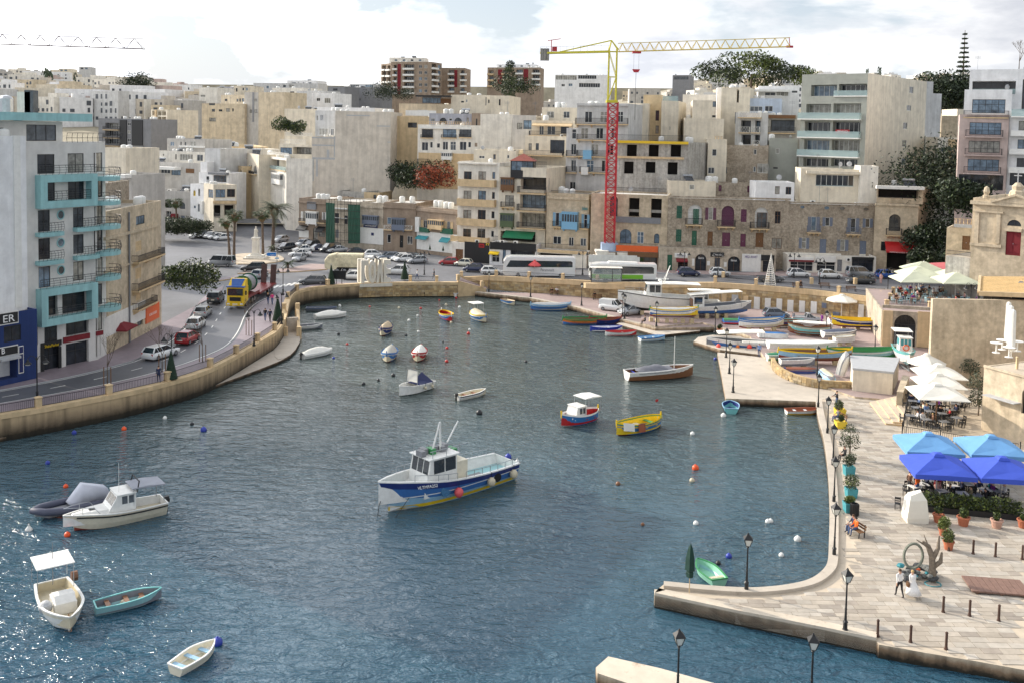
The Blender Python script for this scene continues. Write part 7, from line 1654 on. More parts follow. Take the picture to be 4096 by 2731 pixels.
def luzzu(label,p,a,Ln,Bm,mats,H=.62,cov=None,cab=False,can=False,eye=True,covh=.6,name='painted_boat',post='yellow',gear=0,z=0,band=None,group=BG):
 t=boat(name,label,p,a,'boat',group)
 r_,rim=hull(t,Ln,Bm,H+.45,H+.3,M7(*mats),'double',1.0,.25,.15,.25,.06)
 b=MB()
 for sd_ in(0,1):
  for i in range(len(r_)-1):
   for lo_,hi_,mi in((1.0,.82,0),):
    A=[V3(r_[i][0 if sd_==0 else 8]),V3(r_[i+1][0 if sd_==0 else 8]),V3(r_[i+1][1 if sd_==0 else 7]),V3(r_[i][1 if sd_==0 else 7])]
    of=V3((0,.02 if sd_==0 else-.02,0));up_=V3((0,0,.16))
    b.add([A[0]+of+up_,A[1]+of+up_,A[1]+of,A[0]+of],[(0,1,2,3)],0)
    b.add([A[0]+of,A[1]+of,A[2]*.35+A[1]*.65+of,A[3]*.35+A[0]*.65+of],[(0,1,2,3)],1)
 b.bd('wash_strake',[bw[band or mats[4]],bw[mats[2]]],t)
 posts_up(t,H+.45,H+.3,Ln,bw[post],.18)
 if cov is not None:tarp(t,rim,cov,covh)
 else:thwarts(t,Bm,[(-.25*Ln,.8),(.0,.92),(.22*Ln,.75)],H*.75,bw[mats[5]],.3)
 if cab:cabin(t,-.02*Ln,.30*Ln,Bm*.72,H*.8,H+1.05,bw['white'],2,.35,.05,m_glass2,0)
 if can:canopy(t,-.42*Ln,.05*Ln,Bm*.85,H+1.75,bw['white'],.05,H)
 for i in range(gear):MB().ball((U(-.3,.3)*Ln,U(-.25,.25)*Bm,.32),U(.15,.3),7,4,0,(1.3,1,.8)).bd('gear_bundle',rnd.choice([bw['brown'],bw['black'],bw['buff'],bw['orange']]),t)
 if eye:
  for sd_ in(0,8):q=V3(r_[12][sd_]);MB().ball((q.x,q.y*1.05,q.z-.22),.09,8,4,0,(1,.4,.7)).bd('painted_eye',bw['white'],t)
 return t,rim
p,a,L_=at2(24,815,800,470,880);luzzu('blue and white painted boat with a white cabin and flat canopy',p,a,L_+.7,2.1,('white','blue','blue','blue','white','red','buff'),.75,None,True,True)
p,a,L_=at2(24,1545,880,1110,985);t,rim=luzzu('colourful open painted boat draped with white and brown cloths',p,a,L_+.7,2.2,('brick','blue','blue','yellow','green','yellow','buff'),.7,None,False,False,gear=3,band='yellow')
MB().box((-.2,-.75,.5),(1.4,.75,.58)).bd('deck_board',bw['buff'],t);MB().box((-1.6,-.8,.62),(-1.2,.8,.68)).bd('thwart',bw['green'],t)
i=11;q=V3(rim[i][0]);q2=V3(rim[13][0]);b=MB();b.loft([[q+V3((0,.05,.22)),q2+V3((.15,.1,.3))],[q+V3((0,.14,-.5)),q2+V3((.2,.2,-.45))]],False,0,False);b.bd('white_cloth',m_cloth_w,t)
q=V3(rim[8][0]);q2=V3(rim[10][0]);b=MB();b.loft([[q+V3((0,.06,.2)),q2+V3((0,.06,.2))],[q+V3((0,.14,-.6)),q2+V3((0,.14,-.6))]],False,0,False);b.bd('brown_cloth',bw['copper'],t)
mast(t,-L_*.42,.3,.9,2.9,m_steel,.025);MB().box((-L_*.42,.3,2.6),(-L_*.42+.35,.32,2.85)).bd('flag',CO['red'],t)
FAR=R(-90)
for k,x,y,a_,lab,Ln,Bm,mats,cov,can in((23,1755,350,-68,'small painted boat with a red rim, open, in the far bay',4.6,1.9,('brick','blue','blue','white','yellow','red','buff'),None,False),(23,2110,358,-62,'painted boat with a buff pointed cover and a small canopy',4.8,2.0,('brick','blue','blue','blue','yellow','buff','buff'),bw['buff'],True),(23,1088,508,-100,'dark blue painted boat under a tan cover with a black motor',3.9,1.7,('brick','navy','navy','navy','navy','buff','buff'),mat('tan_canvas',L(196,178,150),.85,.08),False),(23,1130,782,-92,'bright blue painted boat under a pale grey cover',4.4,2.0,('brick','blue','blue','blue','blue','buff','buff'),mat('pale_grey_canvas',L(178,176,168),.85,.06),False),(23,1460,780,-92,'red painted boat under a white cover',4.2,1.9,('brick','red','red','red','red','buff','buff'),m_cloth_w,False)):
 t,rim=luzzu(lab,wl(k,x,y),R(a_),Ln,Bm,mats,.62,cov,False,can,covh=.75,post=mats[3])
 if can:pass
for k,x,y,a_,lab,Ln,Bm,mats,cov,nm,ob in((23,320,755,48,'small white boat fully covered in white canvas near the ledge',4.3,1.7,('white','white','white','white','white','white','white'),m_cloth_w,'covered_boat',True),(23,470,335,30,'white boat under a bulky white cover in the far left corner',4.6,1.9,('white','white','white','white','white','white','white'),m_cloth_w,'covered_boat',False),(23,368,262,4,'dark grey low boat in the far left corner',4.4,1.5,('black','grey','grey','slate','slate','grey','grey'),None,'rowing_boat',False),(23,195,462,22,'white rigid inflatable tied by the stairs',4.4,1.7,('black','white','white','white','white','grey','grey'),None,'inflatable_boat',False),(23,1855,92,-85,'tiny blue and white boat close under the stone wall',3.0,1.4,('blue','blue','blue','white','white','white','buff'),None,'rowing_boat',False),(8,1215,1442,-60,'small blue boat off the lower promenade',3.4,1.5,('brick','blue','blue','blue','brown','buff','buff'),None,'rowing_boat',False)):
 rowboat(lab,wl(k,x,y),R(a_),Ln,Bm,mats,.5,((-.2,.8),(.1,.8)),mats[5],ob,name=nm,cov=cov,covh=.55)
luzzu('long blue boat with a grey sheet moored along the lower promenade',wl(8,1680,1512),R(4),6.2,2.0,('brick','deepblue','deepblue','skyblue','skyblue','buff','buff'),.6,mat('grey_sheet',L(170,172,172),.85,.1),covh=.4,post='skyblue',eye=False)
luzzu('green and blue striped painted boat at the promenade edge',wl(13,120,655),R(8),6.4,2.0,('deepblue','blue','orange','green','green','brown','brown'),.6,None,post='green',gear=4)
luzzu('dark navy boat tied behind the royal blue one',wl(13,395,655),R(6),4.6,1.7,('brick','navy','navy','navy','brick','brown','brown'),.5,None,post='brick',eye=False)
rowboat('royal blue rowing boat with white seats by the landing step',wl(13,405,748),R(8),4.5,1.6,('royal','royal','royal','royal','royal','white','royal'),.55,name='rowing_boat',stern='double')
rowboat('white rowing boat with a red rim by the landing step',wl(13,600,808),R(10),4.3,1.5,('white','white','white','white','red','red','red'),.45,name='rowing_boat',stern='double',sheer=.25)
rowboat('blue and white patched boat at the landing corner',wl(13,1020,872),R(18),3.6,1.5,('brick','white','white','blue','blue','skyblue','blue'),.45,name='rowing_boat')
rowboat('square turquoise tub boat below the pier',wl(14,355,1425),R(80),2.6,1.75,('teal','teal','teal','teal','skyblue','navy','navy'),.55,((-.3,.9),),'navy',name='tub_boat',rake=.05)
rowboat('small yellow and white boat with a red rim at the pier corner',wl(14,1185,1462),R(4),3.4,1.3,('yellow','yellow','white','white','copper','copper','brown'),.4,name='rowing_boat')
p,a,L_=at2(18,1330,650,1180,520);rowboat('mint green dinghy moored beside the folded green parasol',p,a,L_+.55,1.45,('mint','paleteal','mint','mint','green','mint','mint'),.48,((-.28,.8),),'buff',name='dinghy')
t=boat('fishing_boat','blue working boat with red round fenders moored along the pier',(wl(14,195,735)+wl(14,890,770))/2+V3((1.0,1.3,0)),R(176),'fishing boat')
r_,rim=hull(t,11.0,2.9,1.5,1.0,M7('black','deepblue','deepblue','white','white','grey','grey'),'transom',1.0,.4,.4,.6,.1)
for x,m_,rr2 in((4.6,m_red,.3),(2.1,bw['orange'],.24),(.6,m_red,.34),(-2.6,m_red,.3)):fender(t,x,1.55,.72,mat('coral_fender',L(236,84,70),.4,.05)if m_ is m_red else bw['orange'],rr2)
canopy(t,-1.5,4.6,2.2,2.55,m_cloth_w,-.35,.9);MB().box((-2.2,-.8,.4),(1.2,.6,1.1)).bd('fish_box',bw['white'],t);MB().box((1.4,-.7,.4),(2.4,.5,.95)).bd('fish_box',m_lgrey,t)
m_blockst=mat('boat_block_stone',L(200,182,146),.9,.15,2,grime=.15)
def blocks(cx,cy,z,a,pts,h=.7):
 for dx,dy in pts:
  x=cx+dx*cos(a)-dy*sin(a);y=cy+dx*sin(a)+dy*cos(a)
  o=MB().box((-.28,-.25,0),(.28,.25,h)).bd('stone_support',m_blockst,None,loc=(x,y,z),rz=a+U(-.2,.2))
  tag(o,'squared limestone support block under the laid up boats','stone block','stone supports under laid up boats')
YG='boats laid up in the yard'
p=GZ(13,1180,560,1.0);a=R(180)
wy=boat('fishing_boat','big white fishing boat with a wheelhouse and long awning on stone blocks',p+V3((0,2.2,1.15)),a,'fishing boat')
LW2=11.4;r_,rim=hull(wy,LW2,3.6,2.3,1.5,M7('black','white','white','white','white','white','grey'),'transom',1.0,.7,.9,1.2,.12)
cabin(wy,LW2*.02,LW2*.24,2.2,1.3,3.5,bw['white'],2,.45,.2,None,1);MB().box((LW2*.02,-1.3,.9),(LW2*.28,1.3,1.5)).bd('deck_house_base',bw['white'],wy)
canopy(wy,-LW2*.5,LW2*.02,2.4,3.5,m_cloth_w,.1,1.4);b=MB();b.bar((0,0,3.6),(-1.2,0,6.3),.1);b.bar((-.2,.5,3.6),(-1.1,0,6.2),.06);b.bar((.9,-.5,4.2),(-.9,.5,4.3),.14);b.bd('mast',bw['white'],wy);MB().ball((.3,0,4.0),.35,10,6,0,(1,1,.5)).bd('radar_dome',bw['white'],wy)
b=MB();pr_=[None,None]
for i in range(9,14):
 for s in(0,1):
  q=V3(rim[i][s]);t_=q+V3((0,0,.6));b.bar(q,t_,.03)
  if pr_[s]is not None:b.bar(pr_[s],t_,.03)
  pr_[s]=t_
b.bd('bow_rail',m_steel,wy)
b=MB()
for sd_ in(0,1):
 for i in range(len(rim)-1):b.bar(V3(rim[i][sd_])+V3((0,.03 if not sd_ else-.03,-.06)),V3(rim[i+1][sd_])+V3((0,.03 if not sd_ else-.03,-.06)),.05,.1)
b.bd('black_stripe',m_black,wy)
blocks(p.x,p.y+2.2,1.0,0,[(-3,-.7),(-1.5,-.8),(0,-.8),(1.5,-.8),(3,-.6),(-3,.7),(0,.8),(3,.7)],.6)
p=GZ(13,1480,530,1.0);t=boat('wooden_boat','white open boat with a long white awning behind the painted boat on blocks',p+V3((1.2,1.8,.95)),R(180),'boat',YG);r_,rim=hull(t,8.4,2.5,1.2,.9,M7('white','white','white','white','white','white','buff'),'transom',1.0,.4,.3,.6,.08);canopy(t,-4.4,.6,2.0,2.5,m_cloth_w,.05,.8);cabin(t,-2.4,-1.2,1.4,.4,2.3,bw['white'],1,.1,.05)
p=GZ(13,1930,585,1.0);t=boat('wooden_boat','white and blue boat with a brown cabin door and ragged awning',p+V3((0,1.2,.9)),R(8),'boat',YG);r_,rim=hull(t,9.2,2.7,1.5,.8,M7('deepblue','deepblue','white','white','white','grey','grey'),'transom',1.0,.4,.3,.7,.08);cabin(t,-4.2,-2.5,2.0,.3,2.4,bw['white'],1,.05,.1);MB().box((-4.32,-.7,.4),(-4.24,.5,2.0)).bd('cabin_door',bw['brown'],t);canopy(t,-4.7,3.4,1.9,2.55,m_cloth_w,.5,.8)
MB().tube([(2.9,-.3,1.6),(2.9,.1,1.6)],.4,10).bd('winch_wheel',m_grey,t)
blocks(p.x,p.y+1.2,1.0,R(8),[(-3.6,-.8),(-2,-.8),(-.5,-.8),(1,-.7),(-3.6,.8),(1,.7)],.7)
p=GZ(13,1320,640,1.0);luzzu('painted boat in blue, red and yellow with a white cover on stone blocks',p+V3((0,.8,.9)),R(4),6.9,2.1,('brick','deepblue','white','blue','yellow','yellow','buff'),.75,m_lgrey,covh=.25,post='green',z=1,group=YG)
blocks(p.x,p.y+.6,1.0,0,[(-2.4,-.5),(-1,-.5),(.2,-.55),(1.3,-.5),(2.6,-.4),(-3.2,.2)],.6)
for k,x,y,z,a_,kind,lab,Ln,Bm,mats,cov in((14,470,410,1.35,4,'up','upturned red and blue boat with a green bottom',5.2,1.8,('green','green','deepblue','red','red','grey','grey'),None),(14,715,485,1.5,12,'lz','white and blue painted boat with hanging white sheets',6.6,2.1,('brick','white','white','blue','blue','buff','buff'),None),(14,1000,470,1.2,6,'rb','low blue boat beneath the white round boat',5.0,1.6,('teal','navy','navy','brick','teal','brown','brown'),None),(14,840,572,1.3,0,'up','upturned white dinghy with a bright blue bottom',3.9,1.5,('blue','white','white','white','white','white','white'),None),(14,1320,500,1.75,176,'rb','rounded white boat propped high in the yard',5.0,2.0,('white','white','white','brick','white','white','white'),m_cloth_w),(14,1285,565,1.3,168,'lz','turquoise wooden boat with a brown rim',5.4,1.8,('brick','teal','teal','buff','brown','brown','brown'),None),(14,1190,735,1.55,0,'rb','long white boat with a yellow and turquoise line at the pier root',8.6,2.5,('paleteal','white','white','cream','white','white','white'),bw['white']),(14,1340,868,1.5,2,'lz','large pale blue boat with a yellow rim and rust red keel',8.8,2.3,('copper','brick','skyblue','skyblue','yellow','brown','brown'),None),(14,1900,850,1.5,3,'lz','large white boat with green rim and inside',8.8,2.2,('brick','white','paleteal','white','green','green','green'),None),(14,1620,600,1.5,8,'rb','white boat under a dark blue box cover',4.6,1.9,('white','white','white','white','white','grey','grey'),mat('slate_canvas',L(84,92,112),.8,.08)),(14,1850,480,1.4,176,'lz','yellow, green and navy painted boat near the archway',7.0,2.1,('brick','navy','navy','white','yellow','yellow','yellow'),None),(14,1720,405,1.3,0,'up','upturned red hull behind the yellow painted boat',5.8,1.7,('brick','white','white','white','white','grey','grey'),None),(14,1680,665,1.3,12,'rb','small white boat with a grey outboard bag',2.8,1.2,('white','white','white','white','buff','white','white'),None),(14,955,875,1.15,4,'rb','white boat with a green cover against the curved wall',3.6,1.5,('white','white','white','white','white','green','green'),m_green),(14,1130,935,1.35,4,'rb','white dinghy lying on top of the pink one',4.0,1.4,('white','white','white','white','white','grey','grey'),None),(14,1170,985,1.2,2,'up','upturned pink and navy dinghy inside the curved wall',3.7,1.3,('pink' if 'pink' in bw else 'copper','copper','navy','navy','navy','grey','grey'),None),(14,1482,1035,1.3,-88,'up','upturned sky blue pointed dinghy with a worn bottom',3.2,1.5,('buff','skyblue','skyblue','skyblue','skyblue','grey','grey'),None),(14,1690,1000,1.7,75,'st','white dinghy leaning on its stern against the flower roof',2.7,1.3,('white','white','white','white','white','grey','grey'),None)):
 mats=tuple(m_ if m_ in bw else 'grey' for m_ in mats)
 p=GZ(k,x,y,z-.2)
 if kind=='lz':
  luzzu(lab,p+V3((0,.5,.3)),R(a_),Ln,Bm,mats,.75,cov,post=mats[4],gear=4,group=YG);blocks(p.x,p.y+.5,1.0,R(a_),[(-Ln*.3,-.3),(0,-.35),(Ln*.28,-.3)],max(.25,z-.95))
 elif kind=='rb':
  t,rim=rowboat(lab,p+V3((0,.4,.25)),R(a_),Ln,Bm,mats,.7,cov=cov,covh=.25 if cov is not None and Ln<5 else .12,gear=2 if cov is None else None,name='laid_up_boat',sheer=.2);t['group']=YG
  blocks(p.x,p.y+.4,1.0,R(a_),[(-Ln*.25,-.2),(Ln*.2,-.2)],max(.25,z-.95))
 else:
  t,rim=rowboat(lab,p,R(a_),Ln,Bm,mats,.5,(),name='upturned_boat',draft=.12,floor=.1);t['group']=YG
  if kind=='up':t.rotation_euler=(R(180),0,R(a_));t.location.z+=.55
  else:t.rotation_euler=(0,R(-68),R(-70));t.location.z+=.9
p=GZ(15,800,1440,1.0);t=boat('cabin_boat','white and turquoise cabin boat with a lifebuoy standing on its trailer',p+V3((0,2.0,1.1)),R(-100),'boat')
r_,rim=hull(t,5.6,2.3,1.2,1.0,M7('paleteal','white','white','teal','teal','white','white'),'transom',1.1,.5,.4,.4,.08)
cabin(t,-.6,1.0,1.5,.9,2.5,bw['white'],2,.15,.1,m_teal,1);canopy(t,-2.8,-.4,2.1,3.0,m_cloth_w,0,1.0)
b=MB();n=16;b.tube([(1.12,.33*cos(2*pi*i/n),1.42+.33*sin(2*pi*i/n))for i in range(n+1)],.07,6);b.bd('lifebuoy',m_orange,t)
b=MB();b.bar((-2,-.7,-.75),(3.2,0,-.85),.12);b.bar((-2,.7,-.75),(3.2,0,-.85),.12);b.bar((-1,-.9,-.6),(-1,.9,-.6),.12);o=b.bd('trailer',m_steel,t);wheel(t,-1,-.95,.3).location.z=-1.1;wheel(t,-1,.95,.3).location.z=-1.1
BC=dict(w=bw['white'],o=mat('orange_buoy',L(236,90,40),.4,.05),r=mat('red_buoy',L(196,50,46),.4,.05),y=bw['buff'],b=bw['royal'],k=bw['black'],br=bw['brown'])
CN=dict(w='white',o='orange',r='red',y='cream',b='blue',k='black',br='brown')
bm_={}
def buoy(k,x,y,c,r,lab=None,cone=False):
 key=(c,cone)
 if key not in bm_:
  b=MB()
  if cone:b.lathe([(.05,-.6),(.9,-.2),(1.0,.2),(.45,.9),(.12,1.5),(.25,1.6),(.05,1.8)],10)
  else:b.ball((0,0,.35),1.0,10,6);b.lathe([(.16,1.2),(.16,1.5),(.05,1.55)],6)
  bm_[key]=b.mesh('buoy',BC[c],True)
 p=wl(k,x,y);o=obj('buoy',bm_[key],None,p,U(0,6),lab or f'small {CN[c]} mooring buoy floating in the bay','buoy','mooring buoys');o.scale=(r,r,r)
for it in((24,1980,1380,'o',.30,'bright orange round buoy on the right of the bay'),(24,1940,1522,'y',.22,'pale yellow buoy just below the bright orange one'),(24,1945,978,'w',.22,'white buoy below the pier corner'),(24,1080,1560,'br',.2,'brown round buoy right of the big trawler'),(24,2305,770,'w',.28,'white round buoy touching the square tub boat'),(24,10,140,'k',.2),(21,676,252,'o',.2,'orange buoy left of the grey inflatable'),(21,692,750,'o',.22,'orange buoy under the cruiser bow'),(21,490,10,'b',.2,'small blue buoy in the dark water at the left'),(22,2272,980,'b',.3,'dark blue barrel buoy beside the white dinghy'),(23,2122,1398,'k',.33,'black cylinder buoy in the silver water'),(23,510,785,'b',.18),(23,660,632,'r',.18),(23,1765,675,'r',.2),(23,1762,822,'r',.22),(23,1170,978,'k',.24),(23,1005,1030,'k',.18),(23,842,1072,'k',.22),(23,2002,515,'r',.24),(23,1812,392,'y',.2),(23,1345,372,'w',.24),(23,1475,237,'r',.2),(23,1235,232,'y',.2),(23,1756,200,'y',.25),(23,1905,225,'w',.24),(23,1868,122,'r',.2),(23,2120,100,'w',.2),(23,578,210,'w',.24),(23,1680,146,'r',.16),(23,910,216,'r',.16),(23,1440,318,'w',.18),(23,1312,535,'k',.18),(23,565,522,'k',.2),(23,1450,495,'w',.2),(23,2016,472,'w',.18),(23,1720,603,'k',.14),(12,1415,1478,'o',.24,'orange buoy off the left quay wall'),(12,1880,1350,'w',.2),(12,2190,1418,'k',.18),(12,2322,1490,'b',.3,'blue buoy between the left quay and the trawler'),(12,846,1520,'b',.22),(12,748,1410,'w',.14),(18,1130,82,'w',.2),(18,632,90,'br',.15),(18,1803,66,'w',.2),(18,1828,62,'w',.2),(18,2080,234,'w',.26,'white oval buoy near the white kerb'),(18,1438,392,'b',.22,'dark blue buoy above the mint dinghy'),(18,1338,455,'k',.18),(18,1928,380,'w',.18),(17,60,1222,'w',.18),(24,2210,110,'b',.22)):
 buoy(*it)
buoy(20,1945,425,'w',.22,'white cone buoy at the stern of the big trawler',True);buoy(21,297,690,'w',.26,'white cone buoy at the far left',True);buoy(20,1838,380,'b',.3,'dark blue ball on the trawler stern corner')
p0_,p1_=G(1436,1135,2.5),G(1571,1131,2.5)
d_=p1_-p0_;LL=d_.length;ag=math.atan2(d_.y,d_.x)
lv=thing('monument','white stone letters standing upside down on the quay wall, two rows deep','monument',p0_+V3((0,0,-.6)),ag)
m_ltr=mat('letter_stone',L(226,220,206),.8,.07,1.5,streak=.1)
MB().box((.1,-.25,0),(LL-.1,2.6,.55)).bd('plinth',m_ltr,lv)
hL=3.9;wL=(LL-.6)/4
def arc(cx,cz,rx,rz,a0,a1,n=14):return[(cx+rx*cos(a0+(a1-a0)*i/n),cz+rz*sin(a0+(a1-a0)*i/n))for i in range(n+1)]
def letter(nm,x,y,z,w_,h,th,t):
 b=MB()
 def bx(x0,z0,x1,z1):b.box((x+x0,y,z+z0),(x+x1,y+th,z+z1))
 if nm=='L':bx(0,0,w_*.45,h);bx(w_*.45,h*.78,w_*.92,h)
 if nm=='E':
  bx(0,0,w_*.34,h)
  for z0,z1 in((0,.2),(.4,.58),(.8,1)):bx(w_*.34,h*z0,w_*.95,h*z1)
 if nm=='O':
  n=22;ro=lambda f:[(x+w_*.5+w_*.5*f*cos(2*pi*i/n),z+h*.5+h*.5*f*sin(2*pi*i/n))for i in range(n)]
  o1=[(x+w_*.5+w_*.5*cos(2*pi*i/n),z+h*.5+h*.5*sin(2*pi*i/n))for i in range(n)];i1=[(x+w_*.5+w_*.16*cos(2*pi*i/n),z+h*.5+h*.30*sin(2*pi*i/n))for i in range(n)]
  b.loft([[(q[0],y,q[1])for q in o1],[(q[0],y+th,q[1])for q in o1],[(q[0],y+th,q[1])for q in i1],[(q[0],y,q[1])for q in i1],[(q[0],y,q[1])for q in o1]],False)
 if nm=='V':
  for s in(0,1):
   xa,xb=(0,w_*.34)if not s else(w_*.66,w_);ta,tb2=w_*.33,w_*.67
   b.loft([[(x+xa,y,z),(x+xb,y,z),(x+xb,y+th,z),(x+xa,y+th,z)],[(x+ta,y,z+h),(x+tb2,y,z+h),(x+tb2,y+th,z+h),(x+ta,y+th,z+h)]])
 b.bd('letter',m_ltr,t)
for row,(y,dx,z)in enumerate(((.0,.35,.55),(1.7,.05,.55))):
 for i,c in enumerate('LOVE'):letter(c,dx+wL*i,y,z,wL*.98,hL*(1 if row==0 else 1.0),.75,lv)
p=gpos(*zp(7,625,935));st=thing('statue','pale stone statue on a tall pedestal with steps in the palm island','statue',p)
b=MB();sq=lambda s,z:[(s,s,z),(-s,s,z),(-s,-s,z),(s,-s,z)]
b.loft([sq(2.0,0),sq(2.0,.3)]);b.loft([sq(1.5,.3),sq(1.5,.6)]);b.loft([sq(.85,.6),sq(.75,1.0),sq(.62,1.1),sq(.56,3.7),sq(.75,3.85),sq(.75,4.05),sq(.4,4.15)]);b.bd('pedestal',W['pale'],st)
b=MB();b.lathe([(.42,4.1),(.36,4.8),(.30,5.3),(.34,5.6),(.14,5.8),(.16,6.0),(.12,6.2),(.02,6.25)],10);b.tube([(.2,0,5.5),(.42,-.1,5.2),(.35,-.2,5.6)],.08,6);b.bd('figure',m_ltr,st)
EXTRA_PROTOS=[]
for k,x,y,yt,lab,fan,ln,n,tr,lean,group in((7,330,905,520,'shorter palm left of the statue',True,2.2,34,.24,(-.6,0),None),(7,380,960,440,'palm with a thick dark trunk left of the statue',True,2.3,34,.26,(.2,0),None),(7,705,900,440,'palm with a swollen brown neck right of the statue',True,2.2,34,.26,(-.2,0),None),(7,815,850,380,'tallest palm with long feather leaves right of the statue',False,4.6,34,.36,(.3,0),None),(27,135,1380,560,'leftmost fan palm before the arcade',True,2.3,38,.22,(0,0),None),(27,480,1400,580,'middle fan palm before the arcade',True,2.3,38,.22,(-.3,0),None),(27,790,1420,610,'right fan palm before the arcade',True,2.3,38,.22,(-.3,0),None)):
 p=gpos(*zp(k,x,y));
 if k==27:p=D(*zp(k,x,y),226);p.z=tz(p.x,p.y)
 ht=(zp(k,x,y)[1]-zp(k,x,yt)[1])*p.y/F
 palm(p,ht,lab,ln,n,tr,fan,lean,True,m_leaf if fan else m_leafg,1.0)
p=gpos(*zp(7,985,1045));palm(p,.7,'low bushy palm on the bicycle island',1.9,26,.2,False,(0,0),False,m_leaf)
p=gpos(*zp(7,800,860));palm(p,.8,'small bushy palm at the foot of the tallest palm',1.5,22,.2,False,(0,0),False,m_leafg)
p=gpos(*zp(26,1530,560));t=thing('direction_sign','blue arrow shaped direction sign on a grey pole','sign',p);MB().tube([(0,0,0),(0,0,3.6)],.06,8).bd('pole',m_grey,t)
b=MB();poly=[(-2.15,3.2),(-1.75,3.55),(-.1,3.6),(-.1,2.85),(-1.75,2.85)]
b.add([(x,-.1,z)for x,z in poly]+[(x,-.05,z)for x,z in poly],[(0,4,3,2,1),(5,6,7,8,9)]+[(i,(i+1)%5,5+(i+1)%5,5+i)for i in range(5)]);b.bd('sign_board',m_txt_w,t)
b=MB();poly=[(-1.85,3.2),(-1.6,3.48),(-.16,3.53),(-.16,2.92),(-1.6,2.92)];b.add([(x,-.115,z)for x,z in poly],[(0,4,3,2,1)]);b.bd('sign_face',mat('sign_blue',L(30,120,200),.5,0),t);text(None,'Tas-Sliema',1.0,.2,m_txt_w,t,(-.75,-.13,3.1))
MB().box((-.35,-.06,2.4),(.35,-.02,2.65)).bd('small_plate',m_lblue,t)
p=gpos(*zp(25,170,1050));t=thing('signboard','dark square signboard on two legs left of the stone letters','signboard',p);MB().box((-1.15,-.06,.8),(1.15,.06,2.2)).bd('board',m_black,t);b=MB();b.bar((-.4,0,0),(-.4,0,.8),.09);b.bar((.5,0,0),(.5,0,.8),.09);b.bd('legs',m_black,t)
m_xmas=mat('fir_green',L(34,56,40),.85,.3,6,bump=.5)
def xmas(p,h,label):
 t=thing('christmas_tree',label,'Christmas tree',p,0,'cone shaped Christmas trees');b=MB();b.lathe([(h*.22,.15),(h*.02,h)],16)
 for _ in range(int(220*h/4)):
  s=U(0,1)**1.5;a=U(0,6.28);r=h*(.22-.2*s);z=.15+(h-.15)*s;q=V3((r*cos(a),r*sin(a),z));o_=V3((cos(a),sin(a),-.3))*U(.06,.16);t_=V3((-sin(a),cos(a),0))*.05
  b.add([q-t_,q+t_,q+o_],[(0,1,2)])
 b.bd('cone',m_xmas,t);b=MB();b.bar((0,0,0),(0,0,.3),.2)
 for i in range(5):b.bar((0,0,h),(.25*cos(i*1.257),.02,h+.12+.25*sin(i*1.257)),.03)
 b.bd('star',m_steel,t)
for k,x,y,yt,lab in((12,1950,905,570,'Christmas tree cone at the bend of the left promenade'),(34,1375,880,230,'tall Christmas tree cone beside the stair block'),(7,1468,1228,1010,'Christmas tree cone left of the dark signboard'),(25,1930,940,440,'Christmas tree cone right of the stone letters'),(8,335,845,785,'small potted cone tree by the white and green house'),(8,482,858,798,'second small potted cone tree by the white and green house')):
 p=gpos(*zp(k,x,y));
 if 'potted' in lab:p=DZ(k,x,y,197)
 xmas(p,(y-yt)/ZM[k][2]*p.y/F,lab)
p=GZ(9,1905,1240,4.5);t=thing('christmas_tree','white wire spiral Christmas cone on the raised pavement','Christmas tree',p)
b=MB();n=150;b.tube([((.95*(1-i/n))*cos(i*.62),(.95*(1-i/n))*sin(i*.62),5.1*i/n)for i in range(n)],.035,4);b.bd('spiral',m_white,t);b=MB()
for i in range(8):b.bar((.95*cos(i*.785),.95*sin(i*.785),0),(0,0,5.15),.04)
b.bd('frame',m_white,t)
def bush(k,x,y,Y,w_,h_,label,mats=None,n=6,name='bush',cat='bush',sz=.16,den=240):
 p=D(*zp(k,x,y),Y);t=thing(name,label,cat,p);b=MB();mm=mats or[m_leaf,m_leaf2,m_leaf3]
 for i in range(n):
  leafball(b,(U(-.5,.5)*w_,U(-.35,.35)*w_*.6,h_*U(.35,.75)),h_*U(.3,.5)+.15,den,sz,0,(1.2,1,.9))
 for i in range(len(b.m)):b.m[i]=rnd.choices(range(len(mm)),[3,2,1][:len(mm)])[0]
 b.bd('foliage',mm,t);return t
bush(11,2150,770,140,5.2,4.4,'big dark oleander bush at the top of the left pavement',None,9,'bush','bush',.2,420)
for i,(x,w_,h_)in enumerate(((430,6,4.0),(620,6,3.6),(950,5,3.4),(1150,5,3.2),(260,4,3.8))):bush(28,x,380,216-i,w_,h_,('rounded tree behind the parked cars, second from the stone house','rounded tree behind the parked cars, third from the stone house','olive tree over the parked cars by the white house','olive tree at the retaining wall','rounded tree right beside the stone house')[i],[m_leaf2,m_leafg,m_leaf],7,'tree','tree',.2,300)
for k,x,y,Y,w_,h_,lab,mm in((8,330,200,222,14,7,'wide dark shrubbery behind the old houses',[m_leaf2,m_leaf,m_leaf2]),(8,560,130,226,10,6,'dark trees behind the little white house',[m_leaf2,m_leaf,m_leaf2]),(8,450,160,212,7,5.4,'rust red creeper covering a sloping wall',[mat('leaf_rust',L(150,74,44),.7,.3,2),mat('leaf_red',L(116,52,36),.7,.3,2),m_leaf2]),(2,1000,1095,240,6,4,'dark bush on the roof terrace of the blank wall',None),(2,2030,640+90,430,8,9,'dark conifers at the foot of the tan tower',[m_leaf2,m_leaf2,m_leaf]),(2,2200,730,430,10,7,'second clump of conifers at the foot of the tan tower',[m_leaf2,m_leaf2,m_leaf]),(7,2285,130,224,4,5.5,'feathery dark conifer above the old houses',[m_leaf2,m_leaf2,m_leaf])):
 bush(k,x,y,Y,w_,h_,lab,mm,8,'shrub','shrub',.26,260)
